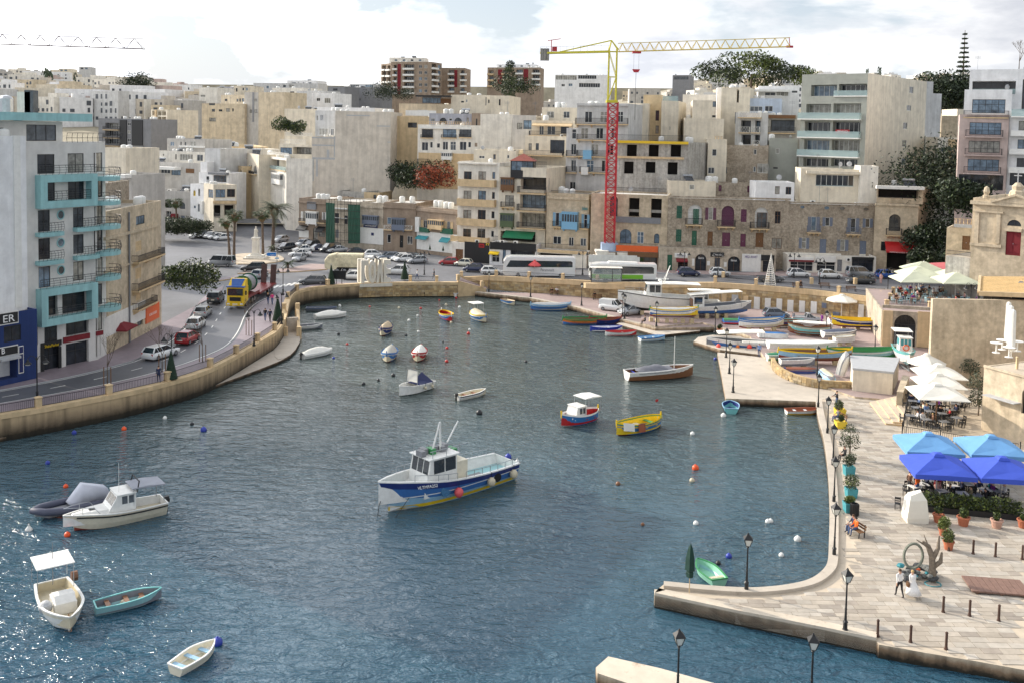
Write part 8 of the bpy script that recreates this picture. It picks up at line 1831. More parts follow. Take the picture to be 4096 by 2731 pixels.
p=DZ(3,1225,780,262);t=thing('cypress','tall dark cypress in the middle of the town','cypress',p);b=MB()
for i in range(9):leafball(b,(U(-.3,.3),0,1+i*1.3),2.3-abs(i-3)*.22,260,.22,i%2,(1,1,.9))
b.bd('crown',[m_leaf2,m_leaf],t)
bush(3,1280,650,300,10,6,'leafy trees behind the cypress',[m_leaf2,m_leaf,m_leaf2],8,'tree','tree',.3,260)
p=DZ(4,1690,600,352);t=thing('umbrella_pine','broad domed pine rising above the white houses','pine',p);b=MB()
for i in range(26):a=U(0,6.28);r=20*U(0,1)**.5;leafball(b,(r*cos(a)*1.15,r*sin(a)*.5,3+8.6*(1-(r/21)**2)*U(.75,1)),U(3.2,4.8),260,.5,i%3,(1.3,1,.75))
b.bd('crown',[m_leaf,m_leaf2,m_leaf3],t);MB().tube([(0,0,-12),(0,0,6)],[.6,.4],8).bd('trunk',m_bark,t)
for i,(x,y,Y,w_,h_,lab)in enumerate(((1480,660,178,9,17,'tall dark ivy clad tree beside the corner restaurant'),(1500,420,188,10,14,'dark tree behind the corner restaurant'),(1400,860,170,5,7,'ivy mass at the foot of the restaurant steps'),(1740,440,158,5,6,'dark tree left of the chapel roof'),(1400,950,160,8,2.4,'green ground creeper above the cream parasols'))):
 bush(10,x,y,Y,w_,h_,lab,[m_leaf2,m_leaf2,m_leaf],16 if h_>9 else 8,'tree' if h_>5 else 'creeper','tree' if h_>5 else 'creeper',.3,420)
def conifer(p,h,w_,label,mats,n=14,nm='conifer'):
 t=thing(nm,label,'conifer',p);b=MB()
 for i in range(n):
  z=h*(.12+.86*i/n);r=w_*(1-i/n)+.3
  for q in range(7):
   a=q*.9+i*.5;leafball(b,(r*.6*cos(a),r*.6*sin(a),z),max(.35,r*.42),34,.24,rnd.randrange(2),(1,1,.35))
 b.bd('crown',mats,t);MB().tube([(0,0,0),(0,0,h*.97)],[.35,.06],6).bd('trunk',m_bark,t)
p=DZ(5,1690,560,262);conifer(p,20,2.6,'slender tiered pine left of the white penthouse',[m_leaf2,m_leaf])
bush(5,1500,700,240,9,11,'big dark cedar behind the concrete party wall',[m_leaf2,m_leaf2,m_leaf],18,'tree','tree',.36,420);bush(5,1600,720,244,8,9,'olive green pine below the slender tiered pine',[m_leaf,m_leaf2,m_leafg],12,'tree','tree',.32,360)
p=DZ(5,2290,196,200);t=thing('bare_tree','bare leafless tree on the roofline at the right edge','tree',p);b=MB()
def twig(q,d,l,r,n):
 e_=q+d*l;b.tube([q,e_],[r,r*.6],4)
 if n:
  for _ in range(3):twig(e_,(d+V3((U(-.6,.6),U(-.6,.6),U(-.1,.4)))).normalized(),l*.72,r*.6,n-1)
twig(V3((0,0,-1)),V3((0,0,1)),2.4,.12,4);b.bd('branches',m_bark,t)
for k,x,y,h_,lab in((12,1225,975,4.6,'bare sapling staked on the left promenade verge'),(12,1850,815,4.2,'bare sapling between stakes near the Christmas tree'),(12,2310,700,4.2,'bare sapling on the verge further along'),(34,625,1250,4.2,'bare sapling beside the round planter')):
 p=gpos(*zp(k,x,y));t=thing('sapling',lab,'sapling',p,0,'bare street saplings');b=MB();twig(V3((0,0,0)),V3((0,0,1)),h_*.42,.06,4);b.bd('branches',m_bark,t)
 b=MB();b.bar((-.35,0,0),(-.35,0,1.9),.07);b.bar((.35,0,0),(.35,0,1.9),.07);b.bd('stakes',m_wood,t)
def truss(b,p,q,w_,hgt,n,r,tri=True):
 0
 d=(q-p);t_=d.normalized();s=t_.cross(V3((0,0,1))).normalized();u=s.cross(t_)
 A=[p+s*w_/2,p-s*w_/2,p+u*hgt]
 for a in A:b.bar(a,a+d,r*1.5)
 for i in range(n):
  f0,f1,fm=i/n,(i+1)/n,(i+.5)/n
  for sg in(0,1):b.bar(A[sg]+d*f0,A[2]+d*fm,r);b.bar(A[2]+d*fm,A[sg]+d*f1,r)
  b.bar(A[0]+d*f0,A[1]+d*f0,r)
Yc=176.5;bp_=D(2437,985,Yc);tp=D(2437+13,410,Yc);base_z=bp_.z;top_z=tp.z
crn=thing('tower_crane','tall tower crane with a red lattice mast and yellow jib above the waterfront','tower crane',(bp_.x,Yc,base_z))
m_cred=paint('crane_red',L(186,36,48));m_cyel=paint('crane_yellow',L(206,196,48))
hm=top_z-base_z;b=MB();w_=.85;n=22
for x in(-w_,w_):
 for y in(-w_,w_):b.bar((x,y,0),(x,y,hm),.2)
for i in range(n):
 z0,z1=hm*i/n,hm*(i+1)/n
 for(xa,ya),(xb,yb)in(((-w_,-w_),(w_,-w_)),((w_,-w_),(w_,w_)),((w_,w_),(-w_,w_)),((-w_,w_),(-w_,-w_))):
  b.bar((xa,ya,z0),(xb,yb,z1)if i%2 else(xb,yb,z1),.1);b.bar((xa,ya,z1),(xb,yb,z1),.1);b.bar((xb,yb,z0),(xa,ya,z1),.1)
b.bd('mast',m_cred,crn)
jt_=D(3160,188,165);ct_=D(2165,214,182);hd_=D(2452,208,Yc)
o=V3(crn.location);zj=hd_.z
b=MB();x0=hd_.x-o.x
for x in(-.7,.7):
 for y in(-.7,.7):b.bar((x0+x,y,hm+.2),(x0+x,y,zj-o.z+.6),.18)
for z in(hm+.3,(hm+zj-o.z)/2,zj-o.z):
 for y in(-.7,.7):b.bar((x0-.7,y,z),(x0+.7,y,z),.12)
for y in(-.7,.7):b.bar((x0-.7,y,hm+.3),(x0+.7,y,(hm+zj-o.z)/2),.1);b.bar((x0+.7,y,(hm+zj-o.z)/2),(x0-.7,y,zj-o.z),.1)
b.box((x0-1.0,-1.0,hm-.1),(x0+1.0,1.0,hm+.35));b.bd('slewing_head',m_cyel,crn)
apex=V3((x0-.3,0,zj-o.z+2.0));b=MB()
for y in(-.6,.6):b.bar((x0-.7,y,zj-o.z+.4),apex,.16);b.bar((x0+.9,y,zj-o.z+.4),apex,.16)
b.bd('apex_frame',m_cyel,crn)
j0=V3((x0+.9,0,zj-o.z));j1=jt_-o;b=MB();truss(b,j0,j1,1.0,1.5,18,.075);b.bd('jib',mat('jib_yellow',L(214,188,84),.5,.08),crn)
b=MB();b.bar(j1+V3((-.6,0,0)),j1+V3((.5,0,0)),.35);b.bar(j1+V3((-.2,0,1.5)),j1,.1);b.bd('jib_tip',m_cred,crn)
c0=V3((x0-.7,0,zj-o.z));c1=ct_-o;b=MB();s_=(c1-c0).cross(V3((0,0,1))).normalized()
for sg in(-.5,.5):b.bar(c0+s_*sg,c1+s_*sg,.28,.34)
for i in range(9):q=c0.lerp(c1,i/8);b.bar(q-s_*.5,q+s_*.5,.1)
b.bd('counter_jib',m_cyel,crn);b=MB();b.bar(apex,c0.lerp(c1,.78),.2);b.bd('tie_bar',m_cyel,crn)
b=MB()
for i in range(11):q=c0.lerp(c1,i/10)-s_*.55;b.bar(q,q+V3((0,0,1.1)),.04)
b.bar(c0-s_*.55+V3((0,0,1.1)),c1-s_*.55+V3((0,0,1.1)),.04);b.bd('walkway_rail',m_grey,crn)
cw=c0.lerp(c1,.93);b=MB()
for i in range(3):b.box((cw.x-1.0+i*.55,cw.y-.8,cw.z-1.35),(cw.x-.5+i*.55,cw.y+.8,cw.z+.8))
b.bd('counterweight',m_concrete,crn);q=c0.lerp(c1,.80);b=MB();b.cbox((q.x,q.y,q.z+.7),(.9,.8,.8));b.bar((q.x-.6,q.y,q.z+.2),(q.x-.6,q.y,q.z+2.4),.15);b.bar((q.x-1.3,q.y,q.z+2.2),(q.x+1.1,q.y,q.z+2.6),.12);b.bd('winch',m_cred,crn)
tq=j0.lerp(j1,.115);b=MB();b.cbox((tq.x,tq.y,tq.z-.2),(1.5,1.1,.35));b.bd('trolley',m_cred,crn)
hk=tq+V3((0,0,-3.2));b=MB()
for dx in(-.45,.45):b.bar(tq+V3((dx,0,-.3)),hk+V3((dx,0,0)),.03)
b.bd('hoist_rope',m_black,crn);b=MB();b.loft([[(hk.x-.7,hk.y-.1,hk.z),(hk.x+.7,hk.y-.1,hk.z),(hk.x+.7,hk.y+.1,hk.z),(hk.x-.7,hk.y+.1,hk.z)],[(hk.x-.4,hk.y-.1,hk.z-.55),(hk.x+.4,hk.y-.1,hk.z-.55),(hk.x+.4,hk.y+.1,hk.z-.55),(hk.x-.4,hk.y+.1,hk.z-.55)]]);b.bd('hook_block',m_cred,crn)
b=MB();b.bar(hk+V3((0,0,-.5)),hk+V3((0,0,-9)),.06);b.bd('chain',m_black,crn)
MB().box((-1.5,-1.2,0),(1.5,1.2,1.5)).bd('base_banner',mat('pale_blue_banner',L(178,196,222),.6,.08,3),crn,loc=(0,0,-.9))
p=gpos(2440,1062);t=thing('crane_base','stacked concrete ballast blocks at the foot of the red mast','ballast',(p.x,175.5,tz(p.x,175.5)));b=MB()
for x0_,x1_,z0,z1 in((-3.6,3.0,0,2.6),(-3.2,.2,2.6,3.2),(.6,2.9,2.6,3.3),(-3.3,-1.0,3.2,3.6)):b.box((x0_,-1.4,z0),(x1_,1.4,z1))
b.bd('ballast_block',W['pale'],t);MB().box((-4.6,-1.7,0),(4.6,-1.55,2.9)).bd('hoarding',m_white,t)
q0,q1=D(-60,176,150),D(575,197,150);t=thing('tower_crane','end of a dark lattice crane jib crossing the sky at the upper left','tower crane',q0);b=MB();truss(b,V3((-30,-4,0))*0-(q1-q0)*.9,q1-q0,.9,1.5,16,.07);b.bd('jib',mat('jib_brown',L(92,70,66),.6,.1),t)
q2=(q1-q0)*-.9;MB().box((q2.x-.8,q2.y-.8,-60),(q2.x+.8,q2.y+.8,3)).bd('mast',MATS['jib_brown'],t)
ar=thing('restaurant_terrace','stone terrace building with a big barred archway under the cream parasols','terrace building',G(3720,1400,1.0))
bx=ar.location
BL_n=len(BL)
r_,fc,zt=bld('terrace_building','stone terrace building with a barred archway under the cream parasols','terrace building',15,[(428,128),(1722,125.2)],640,W['stone'],[*X("aw 585 700 875 1120 d;box 428 640 560 1126 stone .35;box 895 660 1118 1126 stone .12;box 1225 820 1420 920 lgrey .1;box 1172 925 1300 1015 brown .12;cor 428 600 1722 640 .3;w 1280 1050 1340 1190 b")],dep=19,zb=.9,parapet=.05,deck=g_pink)
bpy.data.objects.remove(ar)
TZ=zt
bar_=MB();f=fc[0];u0=f.uv(*zp(15,590,780))[0];u1=f.uv(*zp(15,870,780))[0];v0=f.uv(*zp(15,700,830))[1];v1=f.uv(*zp(15,700,705))[1]
for i in range(16):bar_.bar(((u1-u0)*(i+.5)/16,0,0),((u1-u0)*(i+.5)/16,0,(v1-v0)*sin(math.acos(min(1,abs((i+.5)/8-1))))**1.0+.02),.05)
bar_.bar((0,0,0),(u1-u0,0,0),.08);f.put('arch_bars',bar_.mesh('arch_bars',m_iron),u0,.12,v0)
kz=f.uv(*zp(15,1500,890))
kt=bld('kiosk','sand coloured kiosk with open folding doors below the planters','kiosk',15,[(1298,122.5),(1716,121.4)],905,W['cream'],[('d',1470,1000,1638,1218),('box',1366,985,1466,1218,'yellow' if False else 'stone',.4),('box',1642,985,1668,1215,'stone',.5)],dep=3.2,zb=.9,parapet=.05)
def parasol(p,sz,hp,rise,m,label,rz=0,pole=m_white,val=.25,nm='parasol',sides=4,vent=True,group=None,depth=None,tilt=0):
 t=thing(nm,label,'parasol',p,rz,group);b=MB();sx_,sy=sz/2,(depth or sz)/2
 if sides==4:rim_=[(-sx_,-sy),(0,-sy),(sx_,-sy),(sx_,0),(sx_,sy),(0,sy),(-sx_,sy),(-sx_,0)]
 else:rim_=[(sx_*cos(2*pi*i/sides),sx_*sin(2*pi*i/sides))for i in range(sides)]
 n=len(rim_)
 ring=lambda f,z,dz=0:[(x*f,y*f,z-(dz if(sides==4 and i%2==1)else 0))for i,(x,y)in enumerate(rim_)]
 rows=[ring(1.0,hp-val),ring(1.0,hp,-.04),ring(.66,hp+rise*.40,.06),ring(.33,hp+rise*.72,.03),ring(.13,hp+rise*.94)]
 b.loft(rows,False);b.add(rows[-1],[tuple(range(n))])
 b.bd('canopy',m,t)
 if vent:MB().loft([ring(.20,hp+rise*.90),ring(.13,hp+rise*1.08),ring(.02,hp+rise*1.16)]).bd('vent',m,t)
 MB().tube([(0,0,0),(0,0,hp+rise*1.1)],.05,6).bd('pole',pole,t)
 b=MB()
 for i,(x,y)in enumerate(rim_):
  b.bar((0,0,hp+rise*.9),(x*.97,y*.97,hp-.02),.03)
 b.bd('ribs',m_steel,t);MB().box((-.4,-.4,0),(.4,.4,.12)).bd('foot',m_grey,t)
 return t
m_pgreen=mat('pale_green_canvas',L(202,206,182),.85,.05,1);m_pwhite=mat('cream_canvas',L(228,224,212),.85,.05,1)
for x,y,lab in((845,470,'front left pale cream parasol on the arched terrace'),(910,392,'middle left pale cream parasol on the arched terrace'),(970,318,'rear left pale cream parasol on the arched terrace'),(1400,490,'front right pale cream parasol on the arched terrace'),(1440,402,'rear right pale cream parasol on the arched terrace')):
 p=GZ(15,x,y,TZ);parasol(p,5.5,2.6,1.25,m_pgreen,lab,R(-3),m_white,.1,group='cream parasols on the arched terrace',vent=False)
p=GZ(15,1470,330,TZ);parasol(p+V3((0,2,0)),6.5,2.9,.7,mat('faded_red_canvas',L(170,90,96),.85,.08),'faded red parasol behind the cream ones',R(2),m_white,.2)
def chair_proto(m):
 t=thing('chair','x','chair');MB().box((-.21,-.2,.43),(.21,.22,.47)).bd('seat',m,t);b=MB();b.box((-.21,-.22,.47),(-.17,-.18,.88));b.box((.17,-.22,.47),(.21,-.18,.88));b.box((-.17,-.215,.7),(.17,-.185,.86));b.box((-.17,-.215,.54),(.17,-.185,.6));b.bd('backrest',m,t)
 for x in(-.18,.18):
  for y in(-.17,.18):MB().box((x-.02,y-.02,0),(x+.02,y+.02,.43)).bd('leg',m,t)
 return t
def table_proto(m,rnd_=False):
 t=thing('table','x','table')
 if rnd_:MB().lathe([(.42,.72),(.45,.73),(.45,.76),(.42,.77)],16).bd('tabletop',m,t);MB().lathe([(.06,0),(.06,.72)],8).bd('pedestal',m,t);MB().lathe([(.3,0),(.28,.03),(.06,.05)],12).bd('foot',m,t)
 else:
  MB().box((-.4,-.4,.71),(.4,.4,.75)).bd('tabletop',m,t)
  for x in(-.34,.34):
   for y in(-.34,.34):MB().box((x-.025,y-.025,0),(x+.025,y+.025,.71)).bd('leg',m,t)
 return t
CHP={n:(lambda t:(t,snap(t)))(chair_proto(m))for n,m in(('teal',mat('chair_pale_blue',L(150,180,186),.6,.05)),('dark',m_black))}
TBP={n:(lambda t:(t,snap(t)))(table_proto(m,r))for n,m,r in(('wood',m_wood,False),('dark',m_grey,False),('white',m_white,True),('cloth',m_cloth_w,False))}
EXTRA_PROTOS+=list(CHP.values())+list(TBP.values())
tops=['navy','black','white','grey','red','purple','blue','cream','brown','palepink','teal','khaki','black','navy'];hrs=['dark','brown','blond','grey','dark','brown']
seat_n=[0]
def dine(p,rz,tk,ck,where,npl,label_t,wait=None):
 dup(*TBP[tk],p,rz,f'{label_t} {where}',f'tables {where}')
 for i in range(4):
  a=rz+i*pi/2;q=p+V3((cos(a),sin(a),0))*.72
  dup(*CHP[ck],q,a+pi/2,f'{"pale blue" if ck == "teal" else "dark"} chair pulled up to a table {where}',f'chairs {where}')
  if i<npl:
   tp_c=tops[(seat_n[0]*5+i*3)%len(tops)];hr=hrs[(seat_n[0]+i)%6];seat_n[0]+=1
   put_person(q-V3((cos(a),sin(a),0))*.06,math.degrees(a)+180,f'{hr} haired diner in {"pale pink" if tp_c == "palepink" else tp_c} seated {where}','sit',tp_c,'black',hr)
for i,(x,y,n_)in enumerate(((640,545,2),(760,500,3),(850,550,2),(960,480,3),(1080,545,0),(1150,470,2),(1340,560,1),(1460,520,2),(1640,560,1),(700,440,3),(820,425,3),(1000,420,3),(1250,440,3),(1400,450,2),(1560,470,2),(1650,480,2))):
 dine(GZ(15,x,y,TZ),U(-.3,.3),'wood','teal','under the cream parasols of the arched terrace',n_,'wooden table')
rail_run('terrace_railing','dark railing with round stone posts along the arched terrace',[GZ(15,490,596,TZ),GZ(15,1025,618,TZ),GZ(15,1572,640,TZ),GZ(15,1715,648,TZ)],step=5.6)
rail_run('terrace_railing','short railing at the side of the arched terrace by the road lamp',[GZ(15,490,596,TZ),GZ(15,545,490,TZ),GZ(15,590,400,TZ)],step=6)
kzz=BL[-1][2]
for x,lab in((1515,'feathery palm in a grey planter on the kiosk roof'),(1650,'second palm in a dark planter on the kiosk roof')):
 p=GZ(15,x,880,kzz);palm(p+V3((0,.6,.4)),1.5,lab,1.7,26,.14,False,(0,0),False,m_leafg,nm='potted_palm',group='potted palms on the kiosk roof');o=MB().loft([[(-.5,-.5,0),(.5,-.5,0),(.5,.5,0),(-.5,.5,0)],[(-.55,-.55,.8),(.55,-.55,.8),(.55,.55,.8),(-.55,.55,.8)]]).bd('planter',m_grey,None,loc=p+V3((0,.6,0)));tag(o,'square grey planter under the kiosk roof palm' if x==1515 else 'square planter under the second kiosk palm','planter')
gz_=8.2
r_,fc,zt=bld('restaurant','glass fronted restaurant with white tables under a straw canopy','restaurant',15,[(1780,112),(2600,109)],450,m_iron,[*X("shop 1880 465 2140 752 d;shop 2150 465 2560 756 d;w 1800 480 1868 740 d")],dep=9,zb=.9,parapet=.05)
MB_=MB();a,c=GZ(15,1712,400,zt),GZ(15,2600,440,zt)
a=D(*zp(15,1716,415),108.5);c=D(*zp(15,2640,450),105.5);a2=D(*zp(15,1735,195),119);c2=D(*zp(15,2640,200),117)
t=thing('straw_canopy','sloping straw mat canopy at the right edge','canopy',a);o=V3(a);b=MB();n=26
for i in range(n):
 s0,s1=i/n,(i+.92)/n;q=[a.lerp(a2,s0)-o,c.lerp(c2,s0)-o,c.lerp(c2,s1)-o,a.lerp(a2,s1)-o];up_=V3((0,0,.06+.02*(i%2)))
 b.add(q+[v+up_ for v in q],[(3,2,1,0),(4,5,6,7),(0,1,5,4),(2,3,7,6),(1,2,6,5),(3,0,4,7)])
b.bd('straw_mat',mat('straw',L(206,172,118),.9,.22,6,streak=.1),t);b=MB();b.bar(a-o,c-o,.35,.5);b.bar(a-o,a2-o,.3,.4);b.bd('edge_beam',m_stonecap,t);b=MB();b.bar(a-o,(a.x-o.x,a.y-o.y,-6),.2);b.bd('post',m_iron,t)
bld('terrace_building','cream stone terrace house with a blind arch at the right edge','terrace building',16,[(1790,90.2),(2700,84)],40,W['honey'],[*X("aw 2290 340 2480 700 d;box 1850 470 2280 480 lgrey .9;cor 1790 130 2600 160 .15")],dep=21,zb=1.2,parapet=.05,deck=g_lime)
RT=BL[-1][2];RTr=BL[-1][0]
f1_=[V3(q)for q in BL[-1][1]]
rail_run('terrace_railing','black railing round the white table terrace',[V3((f1_[0].x+2.6,f1_[0].y-.9,RT)),V3((f1_[1].x,f1_[1].y+.3,RT))],hp=1.1,step=7,pw=.18)
b=MB();
wp=thing('wall','honey stone wall between the white table terrace and the glass restaurant','wall',D(*zp(15,2050,900),107));MB().box((-8,0,-8),(14,.5,3.3)).bd('wall_face',W['honey'],wp)
for x,y,lab in((1950,1200,'round white table nearest the railing corner'),(2030,1160,'second round white table on the roof terrace'),(2230,1180,'round white table behind the folded parasols'),(2120,1260,'round white table beside the folded parasols')):
 p=GZ(15,x,y,RT);dup(*TBP['white'],p,0,lab,'white tables on the roof terrace',(1.3,1.3,1.3))
for x,y,h_,lab in((2090,1120,4.6,'rear folded white parasol on the roof terrace'),(2120,1180,4.6,'middle folded white parasol on the roof terrace'),(2150,1250,4.6,'front folded white parasol on the roof terrace')):
 p=GZ(15,x,y,RT);t=thing('folded_parasol',lab,'parasol',p,0,'folded white parasols');b=MB();b.loft([[(r*(1+.12*(i%2))*cos(2*pi*i/10),r*(1+.12*(i%2))*sin(2*pi*i/10),z)for i in range(10)]for r,z in((.26,.5),(.30,1.2),(.26,2.6),(.24,h_-.4),(.2,h_-.1),(.05,h_))]);b.bd('folded_canopy',m_cloth_w,t);MB().tube([(0,0,0),(0,0,.6)],.04,6).bd('pole',m_white,t)
PT=1.45
tpl=[G(x,y,PT)for x,y in((3610,1740),(4140,1822),(4140,1650),(3936,1560),(3640,1520),(3628,1560))]
slab('dining_terrace',[(p.x,p.y)for p in tpl],PT,.7,g_lime,W['honey'])
rail_run('terrace_railing','black railing along the front of the white parasol terrace',[V3((tpl[0].x,tpl[0].y+.1,PT)),V3((tpl[1].x,tpl[1].y+.1,PT))],hp=1.0,step=3.2,pw=.08,pm=m_iron)
rail_run('terrace_railing','black railing along the left side of the white parasol terrace',[V3((tpl[0].x,tpl[0].y+.1,PT)),G(3634,1600,PT)],hp=1.2,step=3.0,pw=.08,pm=m_iron)
for x,y,sz,lab in((1140,860,4.6,'nearest white square parasol on the raised dining terrace'),(1160,700,4.2,'second white square parasol on the raised dining terrace'),(1165,560,4.4,'third white square parasol on the raised dining terrace'),(1005,360,4.2,'round white parasol nearest the trailer boat')):
 p=GZ(16,x,y,PT if y>400 else 1.0);parasol(p,sz,3.2 if y>400 else 3.0,.95,m_pwhite,lab,R(-6),m_wood,.06,group='white parasols on the raised dining terrace',sides=4 if y>400 else 8)
for i,(x,y,n_)in enumerate(((800,800,1),(880,690,1),(1060,740,2),(1010,850,2),(1230,770,2),(1330,720,1),(1420,830,0),(1250,880,0),(1100,640,2),(1400,640,1),(830,600,2),(830,480,1),(1340,560,1),(1500,560,0))):
 dine(GZ(16,x,y,PT),U(-.3,.3),'dark','dark','on the white parasol terrace',n_,'grey table')
put_person(GZ(16,940,800,PT),200,'waiter in black standing by the nearest white parasol','stand','black','navy','dark')
for x,y,h_,lab in((1600,300,2.6,'grey green olive tree beside the white parasols'),(1700,520,2.6,'olive tree against the cream stone wall'),(1710,700,2.2,'low olive tree by the patio heaters')):p=GZ(16,x,y,PT);tree(p,h_+.6,1.1,lab,'olive_tree','olive tree',[m_leafg,m_leaf2,m_leafg],None,True,None,.1,200)
lwp=[G(x,y,1.0)for x,y in((3570,1512),(3590,1560),(3600,1600))]
wq=[GZ(16,612,640,.8),GZ(16,700,650,.8),GZ(16,780,420,.8),GZ(16,690,400,.8)]
w2=thing('garden_wall','sloping cream stone wall left of the white parasols','wall',wq[0]);b=MB();b.prism([(q.x-w2.location.x,q.y-w2.location.y)for q in wq],0,2.0);b.bd('wall_face',W['honey'],w2)
fl=thing('boat_store','low stone store with a flat grey roof beside the dinghies','store',GZ(14,1980,1200,.8));o=fl.location
q=[GZ(14,x,y,.8)for x,y in((1768,1215),(2230,1265),(2300,1090),(1740,1060))];b=MB();q=[v-o for v in q];b.prism([(v.x,v.y)for v in q],0,2.5);b.bd('wall',W['cream'],fl);MB().prism([((v.x)*1.04,(v.y)*1.04+.02)for v in q],2.5,2.72).bd('roof',m_lgrey,fl);MB().box((q[0].x*.2,q[0].y-.5,0),(q[1].x*.8,q[0].y+.3,1.9)).bd('opening',m_dark,fl)
cw_=smooth([GZ(14,x,y,.8)for x,y in((820,830),(830,930),(880,1000),(1010,1075),(1200,1140),(1450,1180),(1760,1190))],2)
dy=thing('dinghy_yard','curved low stone wall round the dinghies beside the pier','wall',cw_[0]);b=MB();o=dy.location;wall_run(b,[v-o for v in cw_],0,.95,.4,0);b.bd('wall_face',m_mason[0],dy);courses(dy,cw_,.82,lambda p:1.78,.7,.3,150)
slab('yard_floor',[(v.x,v.y)for v in cw_]+[(v.x,v.y)for v in[GZ(14,1760,1000,.9),GZ(14,1400,880,.9),GZ(14,900,800,.9)]],1.02,.4,g_pink)
for i in range(4):
 pts_=[GZ(36,x+i*165,y,.8)for x,y in((1385,300),(1760,800),(2130,830),(1900,180))]
 slab('step',[(p.x,p.y)for p in pts_],.8+.16*(i+1),.3,g_lime,m_stonecap)
m_sky_p=mat('sky_blue_canvas',L(104,156,204),.85,.06,1);m_roy_p=mat('royal_blue_canvas',L(58,84,190),.85,.06,1)
for k,x,y,m,lab in((33,800,1050,m_roy_p,'front left royal blue parasol'),(33,1920,1120,m_roy_p,'front right royal blue parasol'),(33,640,640,m_sky_p,'rear left sky blue parasol'),(33,1730,690,m_sky_p,'rear right sky blue parasol')):
 p=GZ(k,x,y,.8);parasol(p,4.5,2.55,.95,m,lab+' of the quayside restaurant',R(-7),m_steel,.34,group='blue parasols of the quayside restaurant')
for i,(x,y,n_)in enumerate(((760,920,3),(1100,1000,2),(1330,960,2),(1650,1060,2),(900,1080,2),(1250,1120,1),(1860,1080,2),(560,960,0),(1500,1160,1),(420,1000,0))):
 dine(GZ(33,x,y,.8),U(-.3,.3),'cloth' if i%2 else 'dark','dark','under the blue parasols',n_,'small table')
put_person(GZ(33,470,1010,.8),120,'person in an orange shirt standing beside the blue parasol','stand','orange','jeans','brown');put_person(GZ(33,330,960,.8),20,'dark haired woman in black beside the orange shirt','stand','brown','black','dark');put_person(GZ(33,820,1020,.8),90,'waiter in red and navy under the blue parasol','stand','red','navy','dark')
dup(*CHP['dark'],GZ(33,130,1240,.8),R(160),'folding chair standing alone beside the covered stack','single chairs');
p=GZ(33,430,1440,.8);t=thing('covered_stack','cream canvas cover over a stack beside the hedge','covered stack',p);b=MB();b.loft([[(-.75,-.55,0),(.75,-.6,0),(.8,.6,0),(-.7,.6,0)],[(-.8,-.6,.35),(.78,-.62,.4),(.8,.6,.4),(-.75,.6,.35)],[(-.62,-.5,1.6),(.62,-.5,1.7),(.6,.5,1.75),(-.6,.5,1.65)],[(-.5,-.3,1.95),(.3,-.2,2.25),(.45,.35,2.2),(-.4,.35,2.0)]]);b.bd('cover',m_pwhite,t)
h_t=thing('hedge','leafy hedge screening the blue parasol tables','hedge',GZ(33,1400,1370,.8));b=MB()
a,c=GZ(33,640,1300,.8),GZ(33,2300,1460,.8)
for i in range(26):q=a.lerp(c,i/25)-h_t.location;leafball(b,(q.x,q.y+.4,.8+U(-.1,.15)),.55,150,.1,i%3,(1,.7,1.25))
b.bd('hedge_leaves',[m_leaf,m_leaf3,m_leaf2],h_t);b=MB();q0,q1=a-h_t.location,c-h_t.location;b.bar(q0+V3((0,.35,.22)),q1+V3((0,.35,.22)),.5,.45);b.bd('trough',m_black,h_t)
def potted(k,x,y,r,h_,lab,m=m_terracotta,mats=None,lf=.5,sq_=False,z=.8,nm='potted_plant'):
 p=GZ(k,x,y,z);t=thing(nm,lab,'potted plant',p)
 if sq_:MB().loft([[(s,s,zz),(-s,s,zz),(-s,-s,zz),(s,-s,zz)]for s,zz in((r*.85,0),(r,h_),(r*.9,h_),(r*.88,h_-.08))]).bd('pot',m,t)
 else:MB().lathe([(r*.7,0),(r*.95,h_*.85),(r*1.08,h_*.87),(r*1.08,h_),(r*.9,h_),(r*.85,h_-.06)],14).bd('pot',m,t)
 b=MB();mm=mats or[m_leaf,m_leaf3,m_leaf2]
 for i in range(5):leafball(b,(U(-.3,.3)*lf,U(-.3,.3)*lf,h_+lf*U(.35,.9)),lf*.62,130,.075,0)
 for i in range(len(b.m)):b.m[i]=rnd.choices(range(len(mm)),[3,2,1][:len(mm)])[0]
 b.bd('leaves',mm,t);MB().tube([(0,0,h_-.1),(0,0,h_+lf*.6)],.03,5).bd('stem',m_bark,t);return t
potted(33,840,1470,.40,.62,'terracotta pot at the left end of the hedge',lf=.35);potted(33,1275,1525,.44,.66,'large terracotta pot before the middle of the hedge',lf=.45);potted(33,1855,1565,.42,.62,'pale pink pot before the hedge',m=mat('pale_pot',L(190,150,132),.8,.1),lf=.35);potted(33,2320,1560,.42,.6,'terracotta pot cut by the right edge',lf=.3)
potted(17,1575,1030,.34,.5,'terracotta pot with a bushy yellow green shrub, rear of the pair',mats=[m_leaf3,m_leaf3,m_leaf],lf=.6);potted(17,1622,1160,.36,.6,'terracotta pot with a bushy green shrub, front of the pair',mats=[m_leaf3,m_leaf,m_leaf3],lf=.65);
m_planter_t=mat('planter_turquoise',L(70,150,160),.6,.08,3);m_planter_y=mat('planter_yellow',L(226,196,60),.6,.08,3)
potted(17,690,462,.42,.75,'square turquoise planter below the tall potted tree',m_planter_t,[m_leafg,m_leaf2,m_leaf],.75,True);potted(17,710,668,.42,.72,'square turquoise planter with a small tree',m_planter_t,[m_leaf,m_leafg,m_leaf3],.8,True);potted(17,695,806,.42,.72,'square turquoise planter with two round box balls',m_planter_t,[m_leaf3,m_leaf,m_leaf3],.42,True)
